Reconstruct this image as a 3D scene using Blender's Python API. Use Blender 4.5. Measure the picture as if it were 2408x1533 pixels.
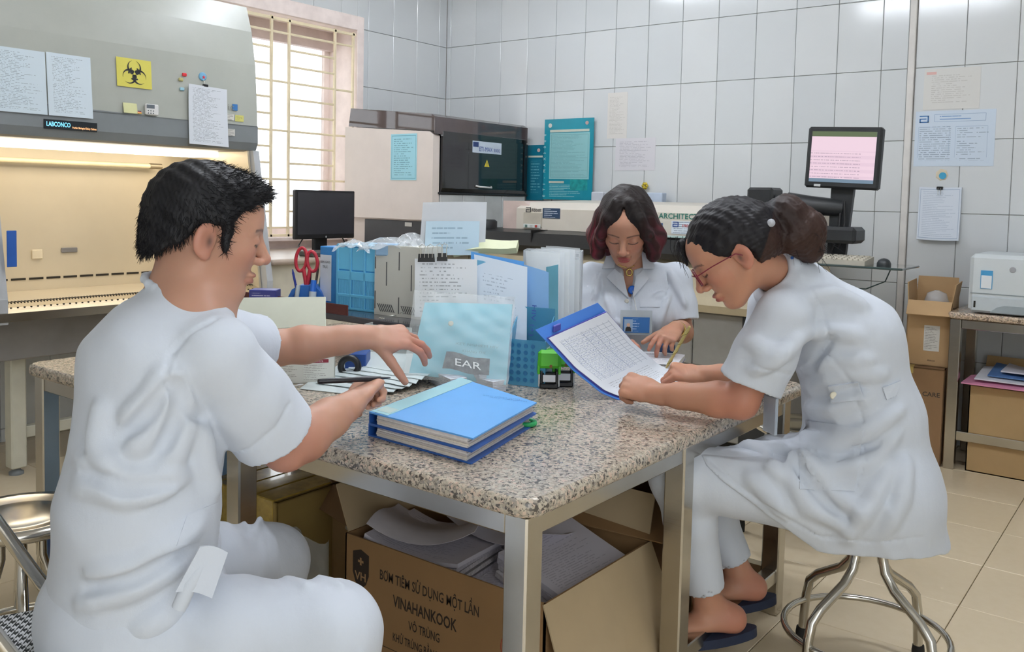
import bpy, math, random
import numpy as np
from mathutils import Vector, Matrix
for o in list(bpy.data.objects): bpy.data.objects.remove(o)
SC = bpy.context.scene
COL = SC.collection
random.seed(7)
RNG = np.random.default_rng(7)
# ---------------------------------------------------------------- camera
CAM = Vector((4.5686, -5.1222, 1.2465))
CR = Vector((0.79429716, 0.6071209, 0.02227631))
CU = Vector((-0.05524446, 0.0356641, 0.99783572))
CF = Vector((-0.60501246, 0.79380872, -0.06186796))
FPX, CX, CY = 2103.6, 1204.0, 596.7
cd = bpy.data.cameras.new('camera')
cam = bpy.data.objects.new('camera', cd); COL.objects.link(cam)
m = Matrix((( CR.x, CU.x, -CF.x, CAM.x), (CR.y, CU.y, -CF.y, CAM.y), (CR.z, CU.z, -CF.z, CAM.z), (0, 0, 0, 1)))
cam.matrix_world = m
cd.sensor_fit = 'HORIZONTAL'; cd.sensor_width = 36.0
cd.lens = FPX / 2408 * 36; cd.shift_y = (CY - 766.5) / 2408
cd.clip_start = 0.05
SC.camera = cam
# ---------------------------------------------------------------- world, light, exposure
w = bpy.data.worlds.new('world'); SC.world = w; w.use_nodes = True
bg = w.node_tree.nodes['Background']
bg.inputs[0].default_value = (0.93, 0.97, 1.0, 1); bg.inputs[1].default_value = 2.4
SC.view_settings.view_transform = 'Standard'; SC.view_settings.look = 'None'
SC.view_settings.gamma = 1; SC.view_settings.exposure = 0.42
SC.view_settings.use_curve_mapping = False

def at(px, py, d):
    """the point that lies d metres deep behind a spot of the photograph"""
    p = CAM + (CR * ((px - CX) / FPX) - CU * ((py - CY) / FPX) + CF) * d
    return np.array(p)
def atz(px, py, z):
    r = CR * ((px - CX) / FPX) - CU * ((py - CY) / FPX) + CF
    return np.array(CAM + r * ((z - CAM.z) / r.z))

def atp(px, py, ax, v):
    r = CR * ((px - CX) / FPX) - CU * ((py - CY) / FPX) + CF
    return np.array(CAM + r * ((v - CAM[ax]) / r[ax]))
def atx(px, py, x): return atp(px, py, 0, x)
def aty(px, py, y): return atp(px, py, 1, y)

# ---------------------------------------------------------------- materials
MATS = {}
def srgb(c):
    if isinstance(c, str):
        c = tuple(int(c[i:i + 2], 16) / 255 for i in (0, 2, 4))
    return tuple((x / 12.92 if x <= .04045 else ((x + .055) / 1.055) ** 2.4) for x in c) + (1,)
class NT:
    def __init__(s, name):
        s.m = bpy.data.materials.new(name); s.m.use_nodes = True
        s.t = s.m.node_tree; s.b = s.t.nodes['Principled BSDF']
    def n(s, typ, **kw):
        x = s.t.nodes.new(typ)
        for k, v in kw.items(): setattr(x, k, v)
        return x
    def l(s, a, b): s.t.links.new(a, b)
    def val(s, inp, v):
        if hasattr(v, 'is_output'): s.l(v, inp)
        else: inp.default_value = v
    def math(s, op, a, b=None, c=None, clamp=False):
        x = s.n('ShaderNodeMath', operation=op); x.use_clamp = clamp
        for i, v in enumerate((a, b, c)):
            if v is not None: s.val(x.inputs[i], v)
        return x.outputs[0]
    def mix(s, f, a, b):
        x = s.n('ShaderNodeMix', data_type='RGBA')
        s.val(x.inputs[0], f); s.val(x.inputs[6], a); s.val(x.inputs[7], b)
        return x.outputs[2]
    def obj(s): return s.n('ShaderNodeTexCoord').outputs['Object']
    def noise(s, scale, detail=3, vec=None, rough=.55):
        x = s.n('ShaderNodeTexNoise'); x.inputs['Scale'].default_value = scale
        x.inputs['Detail'].default_value = detail; x.inputs['Roughness'].default_value = rough
        s.l(vec if vec is not None else s.obj(), x.inputs['Vector'])
        return x.outputs[0]
    def ramp(s, f, stops):
        x = s.n('ShaderNodeValToRGB'); e = x.color_ramp.elements
        while len(e) < len(stops): e.new(.5)
        for q, (p, c) in zip(e, stops): q.position = p; q.color = c
        s.l(f, x.inputs[0]); return x.outputs[0]
    def bump(s, h, strength=.2, dist=.002):
        x = s.n('ShaderNodeBump'); x.inputs['Strength'].default_value = strength
        x.inputs['Distance'].default_value = dist
        s.l(h, x.inputs['Height']); s.l(x.outputs[0], s.b.inputs['Normal'])
    def set(s, **kw):
        for k, v in kw.items(): s.val(s.b.inputs[k.replace('_', ' ')], v)
def M(name, c, rough=.5, metal=0., var=.06, vs=8., bump=0., bs=60., spec=.5, alpha=1., trans=0., emit=None, es=0., coat=0., sss=0.):
    """plain procedural material: base colour with a soft noise variation and optional grain"""
    if name in MATS: return MATS[name]
    t = NT(name); c = srgb(c)
    if var:
        d = tuple(max(0, x * (1 - var * 2)) for x in c[:3]) + (1,)
        e = tuple(min(1, x * (1 + var)) for x in c[:3]) + (1,)
        col = t.ramp(t.noise(vs, 4), [(.3, d), (.7, e)])
    else: col = c
    t.set(Base_Color=col, Roughness=rough, Metallic=metal, Alpha=alpha, IOR=1.45)
    t.b.inputs['Specular IOR Level'].default_value = spec
    t.b.inputs['Transmission Weight'].default_value = trans
    t.b.inputs['Coat Weight'].default_value = coat
    if sss:
        t.b.inputs['Subsurface Weight'].default_value = sss
        t.b.inputs['Subsurface Radius'].default_value = (.012, .005, .003)
    if emit: t.b.inputs['Emission Color'].default_value = srgb(emit); t.b.inputs['Emission Strength'].default_value = es
    if bump: t.bump(t.noise(bs, 4), bump)
    MATS[name] = t.m
    return t.m
def MP(name, paper, ink, rows=30, mx=.08, my=.06, dens=.5, frame=None, words=26., amt=.75, head=None, alpha=1., rough=.5, blocks=()):
    """paper with rows of flat print (broken lines of ink), laid out in the sheet's own UV;
    blocks: (u0,u1,v0,v1,colour) flat coloured fields; frame: ruled border colour"""
    if name in MATS: return MATS[name]
    t = NT(name); paper = srgb(paper); ink = srgb(ink)
    uv = t.n('ShaderNodeUVMap').outputs[0]
    sp = t.n('ShaderNodeSeparateXYZ'); t.l(uv, sp.inputs[0]); u, v = sp.outputs[0], sp.outputs[1]
    rv = t.math('MULTIPLY', v, float(rows)); fr = t.math('FRACT', rv); ri = t.math('FLOOR', rv)
    line = t.math('MULTIPLY', t.math('GREATER_THAN', fr, .34), t.math('LESS_THAN', fr, .68))
    cb = t.n('ShaderNodeCombineXYZ'); t.l(t.math('MULTIPLY', u, words), cb.inputs[0]); t.l(t.math('MULTIPLY', ri, 7.3), cb.inputs[1])
    no = t.noise(1.0, 2, cb.outputs[0]); wd = t.math('GREATER_THAN', no, .62 - .3 * dens)
    wn = t.n('ShaderNodeTexWhiteNoise', noise_dimensions='1D'); t.l(ri, wn.inputs['W'])
    ln = t.math('ADD', t.math('MULTIPLY', wn.outputs[0], .55), .45)
    ue = t.math('DIVIDE', t.math('SUBTRACT', u, mx), 1 - 2 * mx)
    mk = t.math('MULTIPLY', t.math('GREATER_THAN', ue, 0.), t.math('LESS_THAN', ue, ln))
    mk = t.math('MULTIPLY', mk, t.math('MULTIPLY', t.math('GREATER_THAN', v, my), t.math('LESS_THAN', v, 1 - my)))
    mk = t.math('MULTIPLY', t.math('MULTIPLY', mk, line), wd)
    col = t.mix(t.math('MULTIPLY', mk, amt), paper, ink)
    for (a, b, c, d, cc) in blocks:
        bm = t.math('MULTIPLY', t.math('MULTIPLY', t.math('GREATER_THAN', u, a), t.math('LESS_THAN', u, b)),
                    t.math('MULTIPLY', t.math('GREATER_THAN', v, c), t.math('LESS_THAN', v, d)))
        col = t.mix(bm, col, srgb(cc))
    if frame:
        eu = t.math('ABSOLUTE', t.math('SUBTRACT', t.math('ABSOLUTE', t.math('SUBTRACT', u, .5)), .46))
        ev = t.math('ABSOLUTE', t.math('SUBTRACT', t.math('ABSOLUTE', t.math('SUBTRACT', v, .5)), .46))
        inn = t.math('MULTIPLY', t.math('LESS_THAN', t.math('ABSOLUTE', t.math('SUBTRACT', u, .5)), .466), t.math('LESS_THAN', t.math('ABSOLUTE', t.math('SUBTRACT', v, .5)), .466))
        fm = t.math('MULTIPLY', t.math('MAXIMUM', t.math('LESS_THAN', eu, .006), t.math('LESS_THAN', ev, .006)), inn)
        col = t.mix(fm, col, srgb(frame))
    t.set(Base_Color=col, Roughness=rough, Alpha=alpha)
    MATS[name] = t.m
    return t.m

# ---------------------------------------------------------------- mesh builder
def nrm(v):
    v = np.asarray(v, float); return v / (np.linalg.norm(v) + 1e-12)
def frame_from(n, up=(0, 0, 1)):
    n = nrm(n); x = np.cross(up, n)
    if np.linalg.norm(x) < 1e-6: x = np.cross((0, 1, 0), n)
    x = nrm(x); return x, np.cross(n, x), n
class MB:
    def __init__(s): s.v = []; s.f = []; s.sm = []; s.uv = []; s.c = 0; s.mi = []; s.cur = 0
    def add(s, V, F, smooth=False, UV=None):
        o = s.c
        V = np.asarray(V, float).reshape(-1, 3); s.v.append(V); s.c += len(V)
        for i, f in enumerate(F):
            s.f.append([o + k for k in f]); s.sm.append(smooth); s.mi.append(s.cur)
            s.uv.append(UV[i] if UV is not None else None)
        return s
    def box(s, lo, hi, b=0., ax=None, o=(0, 0, 0)):
        """box between two corners; b = chamfer; ax = three axes and o an origin for turned boxes"""
        lo = np.array(lo, float); hi = np.array(hi, float)
        lo, hi = np.minimum(lo, hi), np.maximum(lo, hi)
        b = min(b, .49 * float((hi - lo).min()))
        V = []; F = []
        if b <= 0:
            V = [(x, y, z) for z in (lo[2], hi[2]) for y in (lo[1], hi[1]) for x in (lo[0], hi[0])]
            F = [(0, 2, 3, 1), (4, 5, 7, 6), (0, 1, 5, 4), (2, 6, 7, 3), (0, 4, 6, 2), (1, 3, 7, 5)]
        else:
            ix = {}
            for X in (0, 1):
                for Y in (0, 1):
                    for Z in (0, 1):
                        p = np.array([(lo, hi)[X][0], (lo, hi)[Y][1], (lo, hi)[Z][2]])
                        sg = np.array([1 - 2 * X, 1 - 2 * Y, 1 - 2 * Z]) * b
                        for a in range(3):
                            q = p + sg; q[a] = p[a]; ix[X, Y, Z, a] = len(V); V.append(q)
            def quad(l, flip): F.append(tuple(l[::-1]) if flip else tuple(l))
            for a in range(3):
                u, w_ = (a + 1) % 3, (a + 2) % 3
                for e in (0, 1):
                    l = []
                    for p, q in ((0, 0), (1, 0), (1, 1), (0, 1)):
                        k = [0, 0, 0]; k[a] = e; k[u] = p; k[w_] = q; l.append(ix[(*k, a)])
                    quad(l, e == 0)
                for p in (0, 1):
                    for q in (0, 1):
                        k0 = [0, 0, 0]; k0[u] = p; k0[w_] = q; k1 = list(k0); k1[a] = 1
                        l = [ix[(*k0, u)], ix[(*k1, u)], ix[(*k1, w_)], ix[(*k0, w_)]]
                        quad(l, (p == q))
            for X in (0, 1):
                for Y in (0, 1):
                    for Z in (0, 1):
                        l = [ix[X, Y, Z, 0], ix[X, Y, Z, 1], ix[X, Y, Z, 2]]
                        quad(l, (X + Y + Z) % 2 == 0)
        V = np.array(V)
        if ax is not None: V = V @ np.array(ax, float)
        return s.add(V + np.array(o, float), F)
    def prism(s, poly, o, A, B, N, smooth=False):
        """polygon in the plane (o; A, B), pushed out along the vector N (both ends capped)"""
        o, A, B, N = (np.array(k, float) for k in (o, A, B, N))
        P = np.array([o + A * a + B * b for a, b in poly]); n = len(P)
        F = [tuple(range(n))[::-1], tuple(range(n, 2 * n))]
        if np.dot(np.cross(A, B), N) < 0: F = [f[::-1] for f in F]
        for i in range(n):
            j = (i + 1) % n; q = (i, j, n + j, n + i)
            F.append(q if np.dot(np.cross(A, B), N) > 0 else q[::-1])
        s.add(np.vstack([P, P + N]), F[:2]); 
        s.add(np.vstack([P, P + N]), F[2:], smooth)
        return s
    def tube(s, pts, r, n=8, closed=False, caps=True, smooth=True):
        P = np.array(pts, float); k = len(P)
        R = np.full(k, r, float) if np.isscalar(r) else np.array(r, float)
        T = np.array([nrm(P[(i + 1) % k] - P[i - 1]) if (closed or 0 < i < k - 1) else nrm(P[min(i + 1, k - 1)] - P[max(i - 1, 0)]) for i in range(k)])
        x = frame_from(T[0])[0]; V = []
        for i in range(k):
            x = nrm(x - T[i] * np.dot(x, T[i])); y = np.cross(T[i], x)
            for j in range(n):
                a = 2 * math.pi * j / n; V.append(P[i] + R[i] * (math.cos(a) * x + math.sin(a) * y))
        F = []
        for i in range(k if closed else k - 1):
            a, b = i * n, ((i + 1) % k) * n
            for j in range(n): F.append((a + j, a + (j + 1) % n, b + (j + 1) % n, b + j))
        s.add(V, F, smooth)
        if caps and not closed:
            s.add(V[:n], [tuple(range(n))[::-1]]); s.add(V[-n:], [tuple(range(n))])
        return s
    def lathe(s, prof, o=(0, 0, 0), n=24, axis=(0, 0, 1), smooth=True, caps=True):
        x, y, z = frame_from(axis); o = np.array(o, float); V = []; F = []
        for r, h in prof:
            for j in range(n):
                a = 2 * math.pi * j / n; V.append(o + z * h + r * (math.cos(a) * x + math.sin(a) * y))
        for i in range(len(prof) - 1):
            for j in range(n): F.append((i * n + j, i * n + (j + 1) % n, (i + 1) * n + (j + 1) % n, (i + 1) * n + j))
        s.add(V, F, smooth)
        if caps:
            s.add(V[:n], [tuple(range(n))[::-1]]); s.add(V[-n:], [tuple(range(n))])
        return s
    def sheet(s, fn, nu, nv, th=.0004, smooth=True):
        """a thin sheet: fn(u,v)->point, with real thickness and UVs"""
        P = np.array([[fn(i / nu, j / nv) for i in range(nu + 1)] for j in range(nv + 1)], float)
        du = np.gradient(P, axis=1); dv = np.gradient(P, axis=0)
        N = np.cross(du, dv); N /= np.linalg.norm(N, axis=2, keepdims=True) + 1e-12
        W = nu + 1; V = np.vstack([(P + N * th * .5).reshape(-1, 3), (P - N * th * .5).reshape(-1, 3)]); o = W * (nv + 1)
        F = []; UV = []
        for j in range(nv):
            for i in range(nu):
                a = j * W + i; F.append((a, a + 1, a + W + 1, a + W))
                q = [(i / nu, j / nv), ((i + 1) / nu, j / nv), ((i + 1) / nu, (j + 1) / nv), (i / nu, (j + 1) / nv)]; UV.append(q)
                F.append((o + a + W, o + a + W + 1, o + a + 1, o + a)); UV.append(q[::-1])
        s.add(V, F, smooth, UV)
        rim = [(0, j) for j in range(nv)] , [(nu, j) for j in range(nv)]
        G = []
        for j in range(nv):
            a = j * W; G.append((a, a + W, o + a + W, o + a)); a = j * W + nu; G.append((a + W, a, o + a, o + a + W))
        for i in range(nu):
            a = i; G.append((a + 1, a, o + a, o + a + 1)); a = nv * W + i; G.append((a, a + 1, o + a + 1, o + a))
        s.add(V, G)
        return s
    def card(s, o, A, B, th=.0006):
        """flat sheet with its lower left corner at o and full-size edges A, B"""
        o, A, B = (np.array(k, float) for k in (o, A, B))
        return s.sheet(lambda u, v: o + A * u + B * v, 1, 1, th, False)
    def mesh(s, name, mats):
        me = bpy.data.meshes.new(name)
        V = np.vstack(s.v)
        me.from_pydata(V.tolist(), [], s.f); me.update()
        me.polygons.foreach_set('use_smooth', s.sm)
        if any(u is not None for u in s.uv):
            L = me.uv_layers.new(name='UVMap'); d = []
            for f, u in zip(s.f, s.uv):
                for k in range(len(f)): d += list(u[k]) if u is not None else [0., 0.]
            L.data.foreach_set('uv', d)
        for m_ in (mats if isinstance(mats, (list, tuple)) else [mats]): me.materials.append(m_)
        if isinstance(mats, (list, tuple)): me.polygons.foreach_set('material_index', s.mi)
        return me
def link(name, me, parent=None):
    o = bpy.data.objects.new(name, me); COL.objects.link(o)
    if parent is not None:
        o.parent = parent
        r = parent
        o.matrix_parent_inverse = (WM[r.name]).inverted()
        WM[o.name] = Matrix.Identity(4)
    else: WM[o.name] = Matrix.Identity(4)
    return o
WM = {}
def tag(o, label=None, cat=None, group=None, kind=None):
    if label: o['label'] = label
    if cat: o['category'] = cat
    if group: o['group'] = group
    if kind: o['kind'] = kind
    return o
def thing(name, label, cat, loc=(0, 0, 0), rz=0., group=None):
    o = bpy.data.objects.new(name, None); COL.objects.link(o)
    o.empty_display_size = .05
    o.location = [float(k) for k in loc]; o.rotation_euler = (0, 0, rz)
    WM[o.name] = Matrix.Translation(Vector([float(k) for k in loc])) @ Matrix.Rotation(rz, 4, 'Z')
    return tag(o, label, cat, group)
def part(name, mb, mat, parent=None, local=False):
    """one mesh object; its coordinates are world coordinates (local=True: in its thing's own frame)"""
    me = mb.mesh(name, mat) if isinstance(mb, MB) else mb
    o = bpy.data.objects.new(name, me); COL.objects.link(o)
    WM[o.name] = Matrix.Identity(4)
    if parent is not None:
        o.parent = parent
        if not local: o.matrix_parent_inverse = WM[parent.name].inverted()
        else: WM[o.name] = WM[parent.name].copy()
    return o
def solo(name, mb, mat, label, cat, group=None):
    return tag(part(name, mb, mat), label, cat, group)
def struct(name, mb, mat): return tag(part(name, mb, mat), kind='structure')
def dup(root, loc, rz, label=None):
    r = root.copy(); COL.objects.link(r); r.location = loc; r.rotation_euler = (0, 0, rz)
    WM[r.name] = Matrix.Translation(Vector(loc)) @ Matrix.Rotation(rz, 4, 'Z')
    if label: r['label'] = label
    for ch in list(root.children):
        c = ch.copy(); COL.objects.link(c); c.parent = r
        for g in list(ch.children):
            d = g.copy(); COL.objects.link(d); d.parent = c
    return r
def text(name, s, mat, o, A, B, h, parent, width=None, align='LEFT', bold=0., depth=.0004):
    """real lettering: baseline start o, reading direction A, up B, capital height h; width = fit to this length"""
    cu = bpy.data.curves.new(name, 'FONT'); cu.body = s; cu.size = 1.; cu.align_x = align
    cu.offset = bold; cu.resolution_u = 2
    tmp = bpy.data.objects.new('t', cu)
    me = bpy.data.meshes.new_from_object(tmp); bpy.data.objects.remove(tmp); bpy.data.curves.remove(cu)
    n = len(me.vertices); V = np.empty(n * 3, np.float32); me.vertices.foreach_get('co', V); V = V.reshape(-1, 3)
    A = nrm(A); B = nrm(B); N = np.cross(A, B)
    k = h / .72; kx = k
    if width: kx = width / max(1e-6, V[:, 0].max() - V[:, 0].min())
    W = np.array(o, float) + np.outer(V[:, 0] * kx, A) + np.outer(V[:, 1] * k, B) + N * depth
    me.vertices.foreach_set('co', W.astype(np.float32).ravel()); me.update()
    me.materials.clear(); me.materials.append(mat); me.name = name
    return part(name, me, mat, parent)
X, Y, Z = np.eye(3)
# ---------------------------------------------------------------- room shell
WT_, HT_ = .24006, .38363          # wall tile
ROOM_X, ROOM_Y, ROOM_H = 6.0, -6.6, 3.07
grout = M('grout', 'bdb9b2', .8, var=.05)
def tile_mat():
    t = NT('glazed_wall_tile'); t.set(Roughness=.13)
    oi = t.n('ShaderNodeObjectInfo')
    c = t.mix(t.math('MULTIPLY', oi.outputs['Random'], 1.), srgb('cfd3d5'), srgb('d7dadb'))
    t.set(Base_Color=c); t.bump(t.noise(5, 2), .035, .01); return t.m
TILE = tile_mat()
def floor_mat():
    t = NT('floor_tile'); oi = t.n('ShaderNodeObjectInfo')
    c = t.mix(t.noise(30, 5), srgb('d2c0a0'), srgb('dccdb2'))
    c = t.mix(t.math('MULTIPLY', oi.outputs['Random'], .35), c, srgb('d0bd9b'))
    t.set(Base_Color=c, Roughness=.32); t.bump(t.noise(14, 3), .04, .01); return t.m
FTILE = floor_mat()
def tile_mesh(name, w, h, d, mat, bev=.0022, gap=.0013):
    b = MB(); b.box((gap, -d, gap), (w - gap, 0, h - gap), bev); return b.mesh(name, mat)
cr = MB(); cr.box((-.12, .012, 0), (ROOM_X, .14, ROOM_H))
wall_back = struct('wall_back', cr, grout)
me = tile_mesh('wall_tile', WT_, HT_, .012, TILE)
OFF = .0295 * 0 - .011 + .0
def put(me, parent, loc, rz=0., name='tile'):
    o = bpy.data.objects.new(name, me); COL.objects.link(o); o.parent = parent
    o.location = loc; o.rotation_euler = (0, 0, rz); return o
NR = 8
cut = {}
def cut_tile(w, h):
    k = (round(w, 4), round(h, 4))
    if k not in cut: cut[k] = tile_mesh('cut_tile', w, h, .012, TILE)
    return cut[k]
ROWA = 2.369                       # a joint line seen high on the wall
Z0 = ROWA - 6 * HT_
rows = [(0., Z0)] + [(Z0 + k * HT_, Z0 + (k + 1) * HT_) for k in range(7)]
XT = 3.318                         # the vertical trim strip
x = 0.042; cols = [(0., .042)]
while x < XT - .05: cols.append((x, min(x + WT_, XT - .02))); x += WT_
x = XT + .02
while x < ROOM_X: cols.append((x, min(x + WT_, ROOM_X))); x += WT_
for z0, z1 in rows:
    for x0, x1 in cols:
        full = abs(x1 - x0 - WT_) < 1e-3 and abs(z1 - z0 - HT_) < 1e-3
        put(me if full else cut_tile(x1 - x0, z1 - z0), wall_back, (x0, .012, z0))
b = MB(); b.box((XT - .017, -.012, 0), (XT + .017, .012, ROOM_H), .003)
struct('trim_1', b, M('trim_strip', 'd9d6d2', .5))
# left wall with the window opening
WY0, WY1, WZ0, WZ1 = -2.55, -.90, .95, 2.36
b = MB()
b.box((-.14, ROOM_Y, 0), (-.012, WY0, ROOM_H)); b.box((-.14, WY1, 0), (-.012, .14, ROOM_H))
b.box((-.14, WY0, 0), (-.012, WY1, WZ0)); b.box((-.14, WY0, WZ1), (-.012, WY1, ROOM_H))
wall_left = struct('wall_left', b, grout)
lc = [(-.324 - WT_ * k, -.324 - WT_ * (k - 1)) for k in range(0, 15)]
lc = [(-.084, 0.)] + lc
for z0, z1 in rows:
    for y0, y1 in lc:
        segs = [(y0, y1, z0, z1)]
        if y1 > WY0 and y0 < WY1:                      # trim round the opening
            segs = []
            for a, c in ((y0, min(y1, WY0)), (max(y0, WY1), y1)):
                if c - a > .02: segs.append((a, c, z0, z1))
            a, c = max(y0, WY0), min(y1, WY1)
            for p, q in ((z0, min(z1, WZ0)), (max(z0, WZ1), z1)):
                if q - p > .02 and c - a > .02: segs.append((a, c, p, q))
        for a, c, p, q in segs:
            full = abs(c - a - WT_) < 1e-3 and abs(q - p - HT_) < 1e-3
            put(me if full else cut_tile(c - a, q - p), wall_left, (-.012, a, p), math.pi / 2)
# floor
FT = .40
b = MB(); b.box((-.14, ROOM_Y, -.1), (ROOM_X, .14, -.008)); floor = struct('floor', b, M('floor_grout', '8f8168', .9))
bf = MB(); bf.box((.0012, .0012, -.008), (FT - .0012, FT - .0012, 0), .0015); fme = bf.mesh('floor_tile', FTILE)
for i in range(-1, 15):
    for j in range(-1, 17):
        x0 = 4.044 - FT * 10 + FT * i - .0; y0 = -.077 - .0 - FT * j
        if x0 < -.02 - FT * .9 or x0 > ROOM_X: continue
        o = put(fme, floor, (x0, y0 - .0, 0), name='tile')
b = MB(); b.box((-.14, ROOM_Y, ROOM_H), (ROOM_X, .14, ROOM_H + .1)); struct('ceiling', b, M('ceiling_paint', 'eceae6', .9))
b = MB(); b.box((-.14, ROOM_Y - .12, 0), (ROOM_X, ROOM_Y, ROOM_H)); struct('wall_front_unseen', b, M('wall_paint', 'dfe0de', .8))  # unseen wall behind the camera, added to cut the frontal sky fill
b = MB(); b.box((ROOM_X, ROOM_Y + 1.8, 0), (ROOM_X + .12, .14, ROOM_H)); struct('wall_right', b, M('wall_paint', 'dfe0de', .8))

# window with plastered reveal, inner frame and grille
pink = M('plaster', 'faeae4', .75)
cream = M('cream_paint', 'f5e6c4', .5, bump=.05)
win = MB(); D = .24
win.box((-.14 - D, WY1 - .006, WZ0 - .1), (.004, WY1 + .055, WZ1 + .09), .004)     # right jamb
win.box((-.14 - D, WY0 - .055, WZ0 - .1), (.004, WY0 + .006, WZ1 + .09), .004)
win.box((-.14 - D, WY0, WZ1 - .006), (.004, WY1, WZ1 + .09), .004)
win.box((-.14 - D, WY0, WZ0 - .1), (.004, WY1, WZ0 + .006), .004)
window = struct('window_1', win, pink)
b = MB(); b.box((-.1, WY0 - .05, WZ0 - .004), (.05, WY1 + .06, WZ0 + .022), .004); part('window_sill', b, pink, window)
b = MB()
for y in (WY0 + .0, WY1 - .05): b.box((-.33, y, WZ0), (-.28, y + .05, WZ1))
b.box((-.33, WY0, WZ1 - .05), (-.28, WY1, WZ1)); b.box((-.33, WY0, WZ0), (-.28, WY1, WZ0 + .06))
b.box((-.33, WY0 + .8, WZ0), (-.28, WY0 + .85, WZ1)); part('window_frame', b, pink, window)
b = MB(); b.box((-.275, WY0, WZ1 - .13), (-.225, WY1, WZ1 - .004)); part('blind_box', b, M('blind', 'dccac4', .6), window)
glass = M('clear_glass', 'ffffff', .02, var=0, trans=1.)
for a, c in ((WY0 + .05, WY0 + .8), (WY0 + .85, WY1 - .05)):
    b = MB(); b.box((-.307, a, WZ0 + .06), (-.303, c, WZ1 - .05)); part('pane', b, glass, window)
# grille: flat bars welded into a frame
GX = -.02
gy = [WY0 + .02, WY0 + .30, -2.12, -1.98, -1.597, -1.462, -1.085, -.925]
for y in gy:
    b = MB(); b.box((GX - .008, y - .0085, WZ0 + .02), (GX + .008, y + .0085, WZ1 - .02), .002); part('grille_bar', b, cream, window)
for z in (WZ0 + .03, WZ1 - .035):
    b = MB(); b.box((GX - .008, WY0, z - .009), (GX + .008, WY1, z + .009), .002); part('grille_bar', b, cream, window)
nz = 12; zs = [1.03 + k * (2.245 - 1.03) / nz for k in range(nz + 1)]
for k, z in enumerate(zs):
    lon = (k % 3 == 0)
    for a, c in ([(WY0, -.925)] if lon else [(WY0, -1.98), (-1.98, -1.597), (-1.462, -1.085)]):
        if not lon and (a, c) == (-1.98, -1.597): pass
        b = MB(); b.box((GX - .006, a, z - .0065), (GX + .006, c, z + .0065), .002); part('grille_bar', b, cream, window)

# ceiling lamps (two-tube fluorescent battens)
tubem = M('lamp_tube', 'ffffff', .3, var=0, emit='f0f6ff', es=60.)
lampw = M('lamp_housing', 'eeeeee', .4)
def lamp(x, y, label):
    t = thing('ceiling_lamp', label, 'lamp', (x, y, ROOM_H), 0, 'fluorescent ceiling lamps')
    b = MB(); b.box((-.62, -.07, -.06), (.62, .07, 0), .01); part('housing', b, lampw, t, True)
    for s_ in (-.04, .04):
        b = MB(); b.tube([(-.59, s_, -.08), (.59, s_, -.08)], .013, 12); part('lamp_tube', b, tubem, t, True)
lamp(1.5, -1.7, 'twin tube ceiling lamp between the window and the corner analyser')
lamp(4.1, -2.7, 'twin tube ceiling lamp above the right end of the table')
lamp(2.7, -3.1, 'twin tube ceiling lamp above the middle of the table')
# ---------------------------------------------------------------- the long granite table
def granite(name, base, pale, dark, sc=1.):
    t = NT(name); o = t.obj()
    v = t.n('ShaderNodeTexVoronoi'); v.inputs['Scale'].default_value = 160 * sc; t.l(o, v.inputs['Vector'])
    sp = t.n('ShaderNodeSeparateColor'); t.l(v.outputs['Color'], sp.inputs[0])
    c = t.ramp(sp.outputs[0], [(0., srgb(dark)), (.12, srgb(dark)), (.17, srgb('97918a')), (.42, srgb(base)), (.72, srgb(pale)), (1., srgb('cdb3a2'))])
    n = t.noise(235 * sc, 3, o); c = t.mix(t.math('GREATER_THAN', n, .60), c, srgb(dark))
    n2 = t.noise(85 * sc, 2, o); c = t.mix(t.math('MULTIPLY', t.math('GREATER_THAN', n2, .58), .45), c, srgb(pale))
    t.set(Base_Color=c, Roughness=.17); return t.m
GRAN = granite('granite', 'a89d8d', 'c3b9a8', '5a5550')
GRAN2 = granite('granite_far', 'b59d86', 'd2c0a8', '7a6a5c', 1.)
STEEL = None
def steel_mat(name, c='c9c6bf', r=.22):
    t = NT(name); o = t.obj()
    mp = t.n('ShaderNodeMapping'); t.l(o, mp.inputs[0]); mp.inputs['Scale'].default_value = (3, 3, 60)
    n = t.noise(4, 4, mp.outputs[0]); n2 = t.noise(9, 5, o)
    t.set(Base_Color=t.mix(t.math('MULTIPLY', n2, .5), srgb(c), srgb('a79f90')), Metallic=1., Roughness=t.math('ADD', t.math('MULTIPLY', n, .14), r - .06))
    return t.m
STEEL = steel_mat('stainless_steel'); CHROME = steel_mat('chrome_tube', 'd4d2cc', .16)
def round_rect(x0, x1, y0, y1, r, n=6):
    P = []
    for cx, cy, a0 in ((x1 - r, y1 - r, 0), (x0 + r, y1 - r, 90), (x0 + r, y0 + r, 180), (x1 - r, y0 + r, 270)):
        for k in range(n + 1):
            a = math.radians(a0 + 90 * k / n); P.append((cx + r * math.cos(a), cy + r * math.sin(a)))
    return P
def slab(x0, x1, y0, y1, z0, z1, r, e=.008):
    """stone slab with rounded corners and a rounded edge"""
    b = MB(); P = []; zz = []
    prof = [(e, z0), (0, z0 + e), (0, z1 - e * 1.4), (e * .35, z1 - e * .45), (e * 1.3, z1)]
    V = []; n = 0
    for ins, z in prof:
        Q = round_rect(x0 + ins, x1 - ins, y0 + ins, y1 - ins, r - ins); n = len(Q)
        V += [(p[0], p[1], z) for p in Q]
    F = []
    for i in range(len(prof) - 1):
        for j in range(n): F.append((i * n + j, i * n + (j + 1) % n, (i + 1) * n + (j + 1) % n, (i + 1) * n + j))
    b.add(V, F, True); b.add(V[:n], [tuple(range(n))[::-1]]); b.add(V[-n:], [tuple(range(n))])
    return b
TX0, TX1, TY0, TY1, TZ = 1.686, 3.649, -3.845, -2.40, .70
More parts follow.
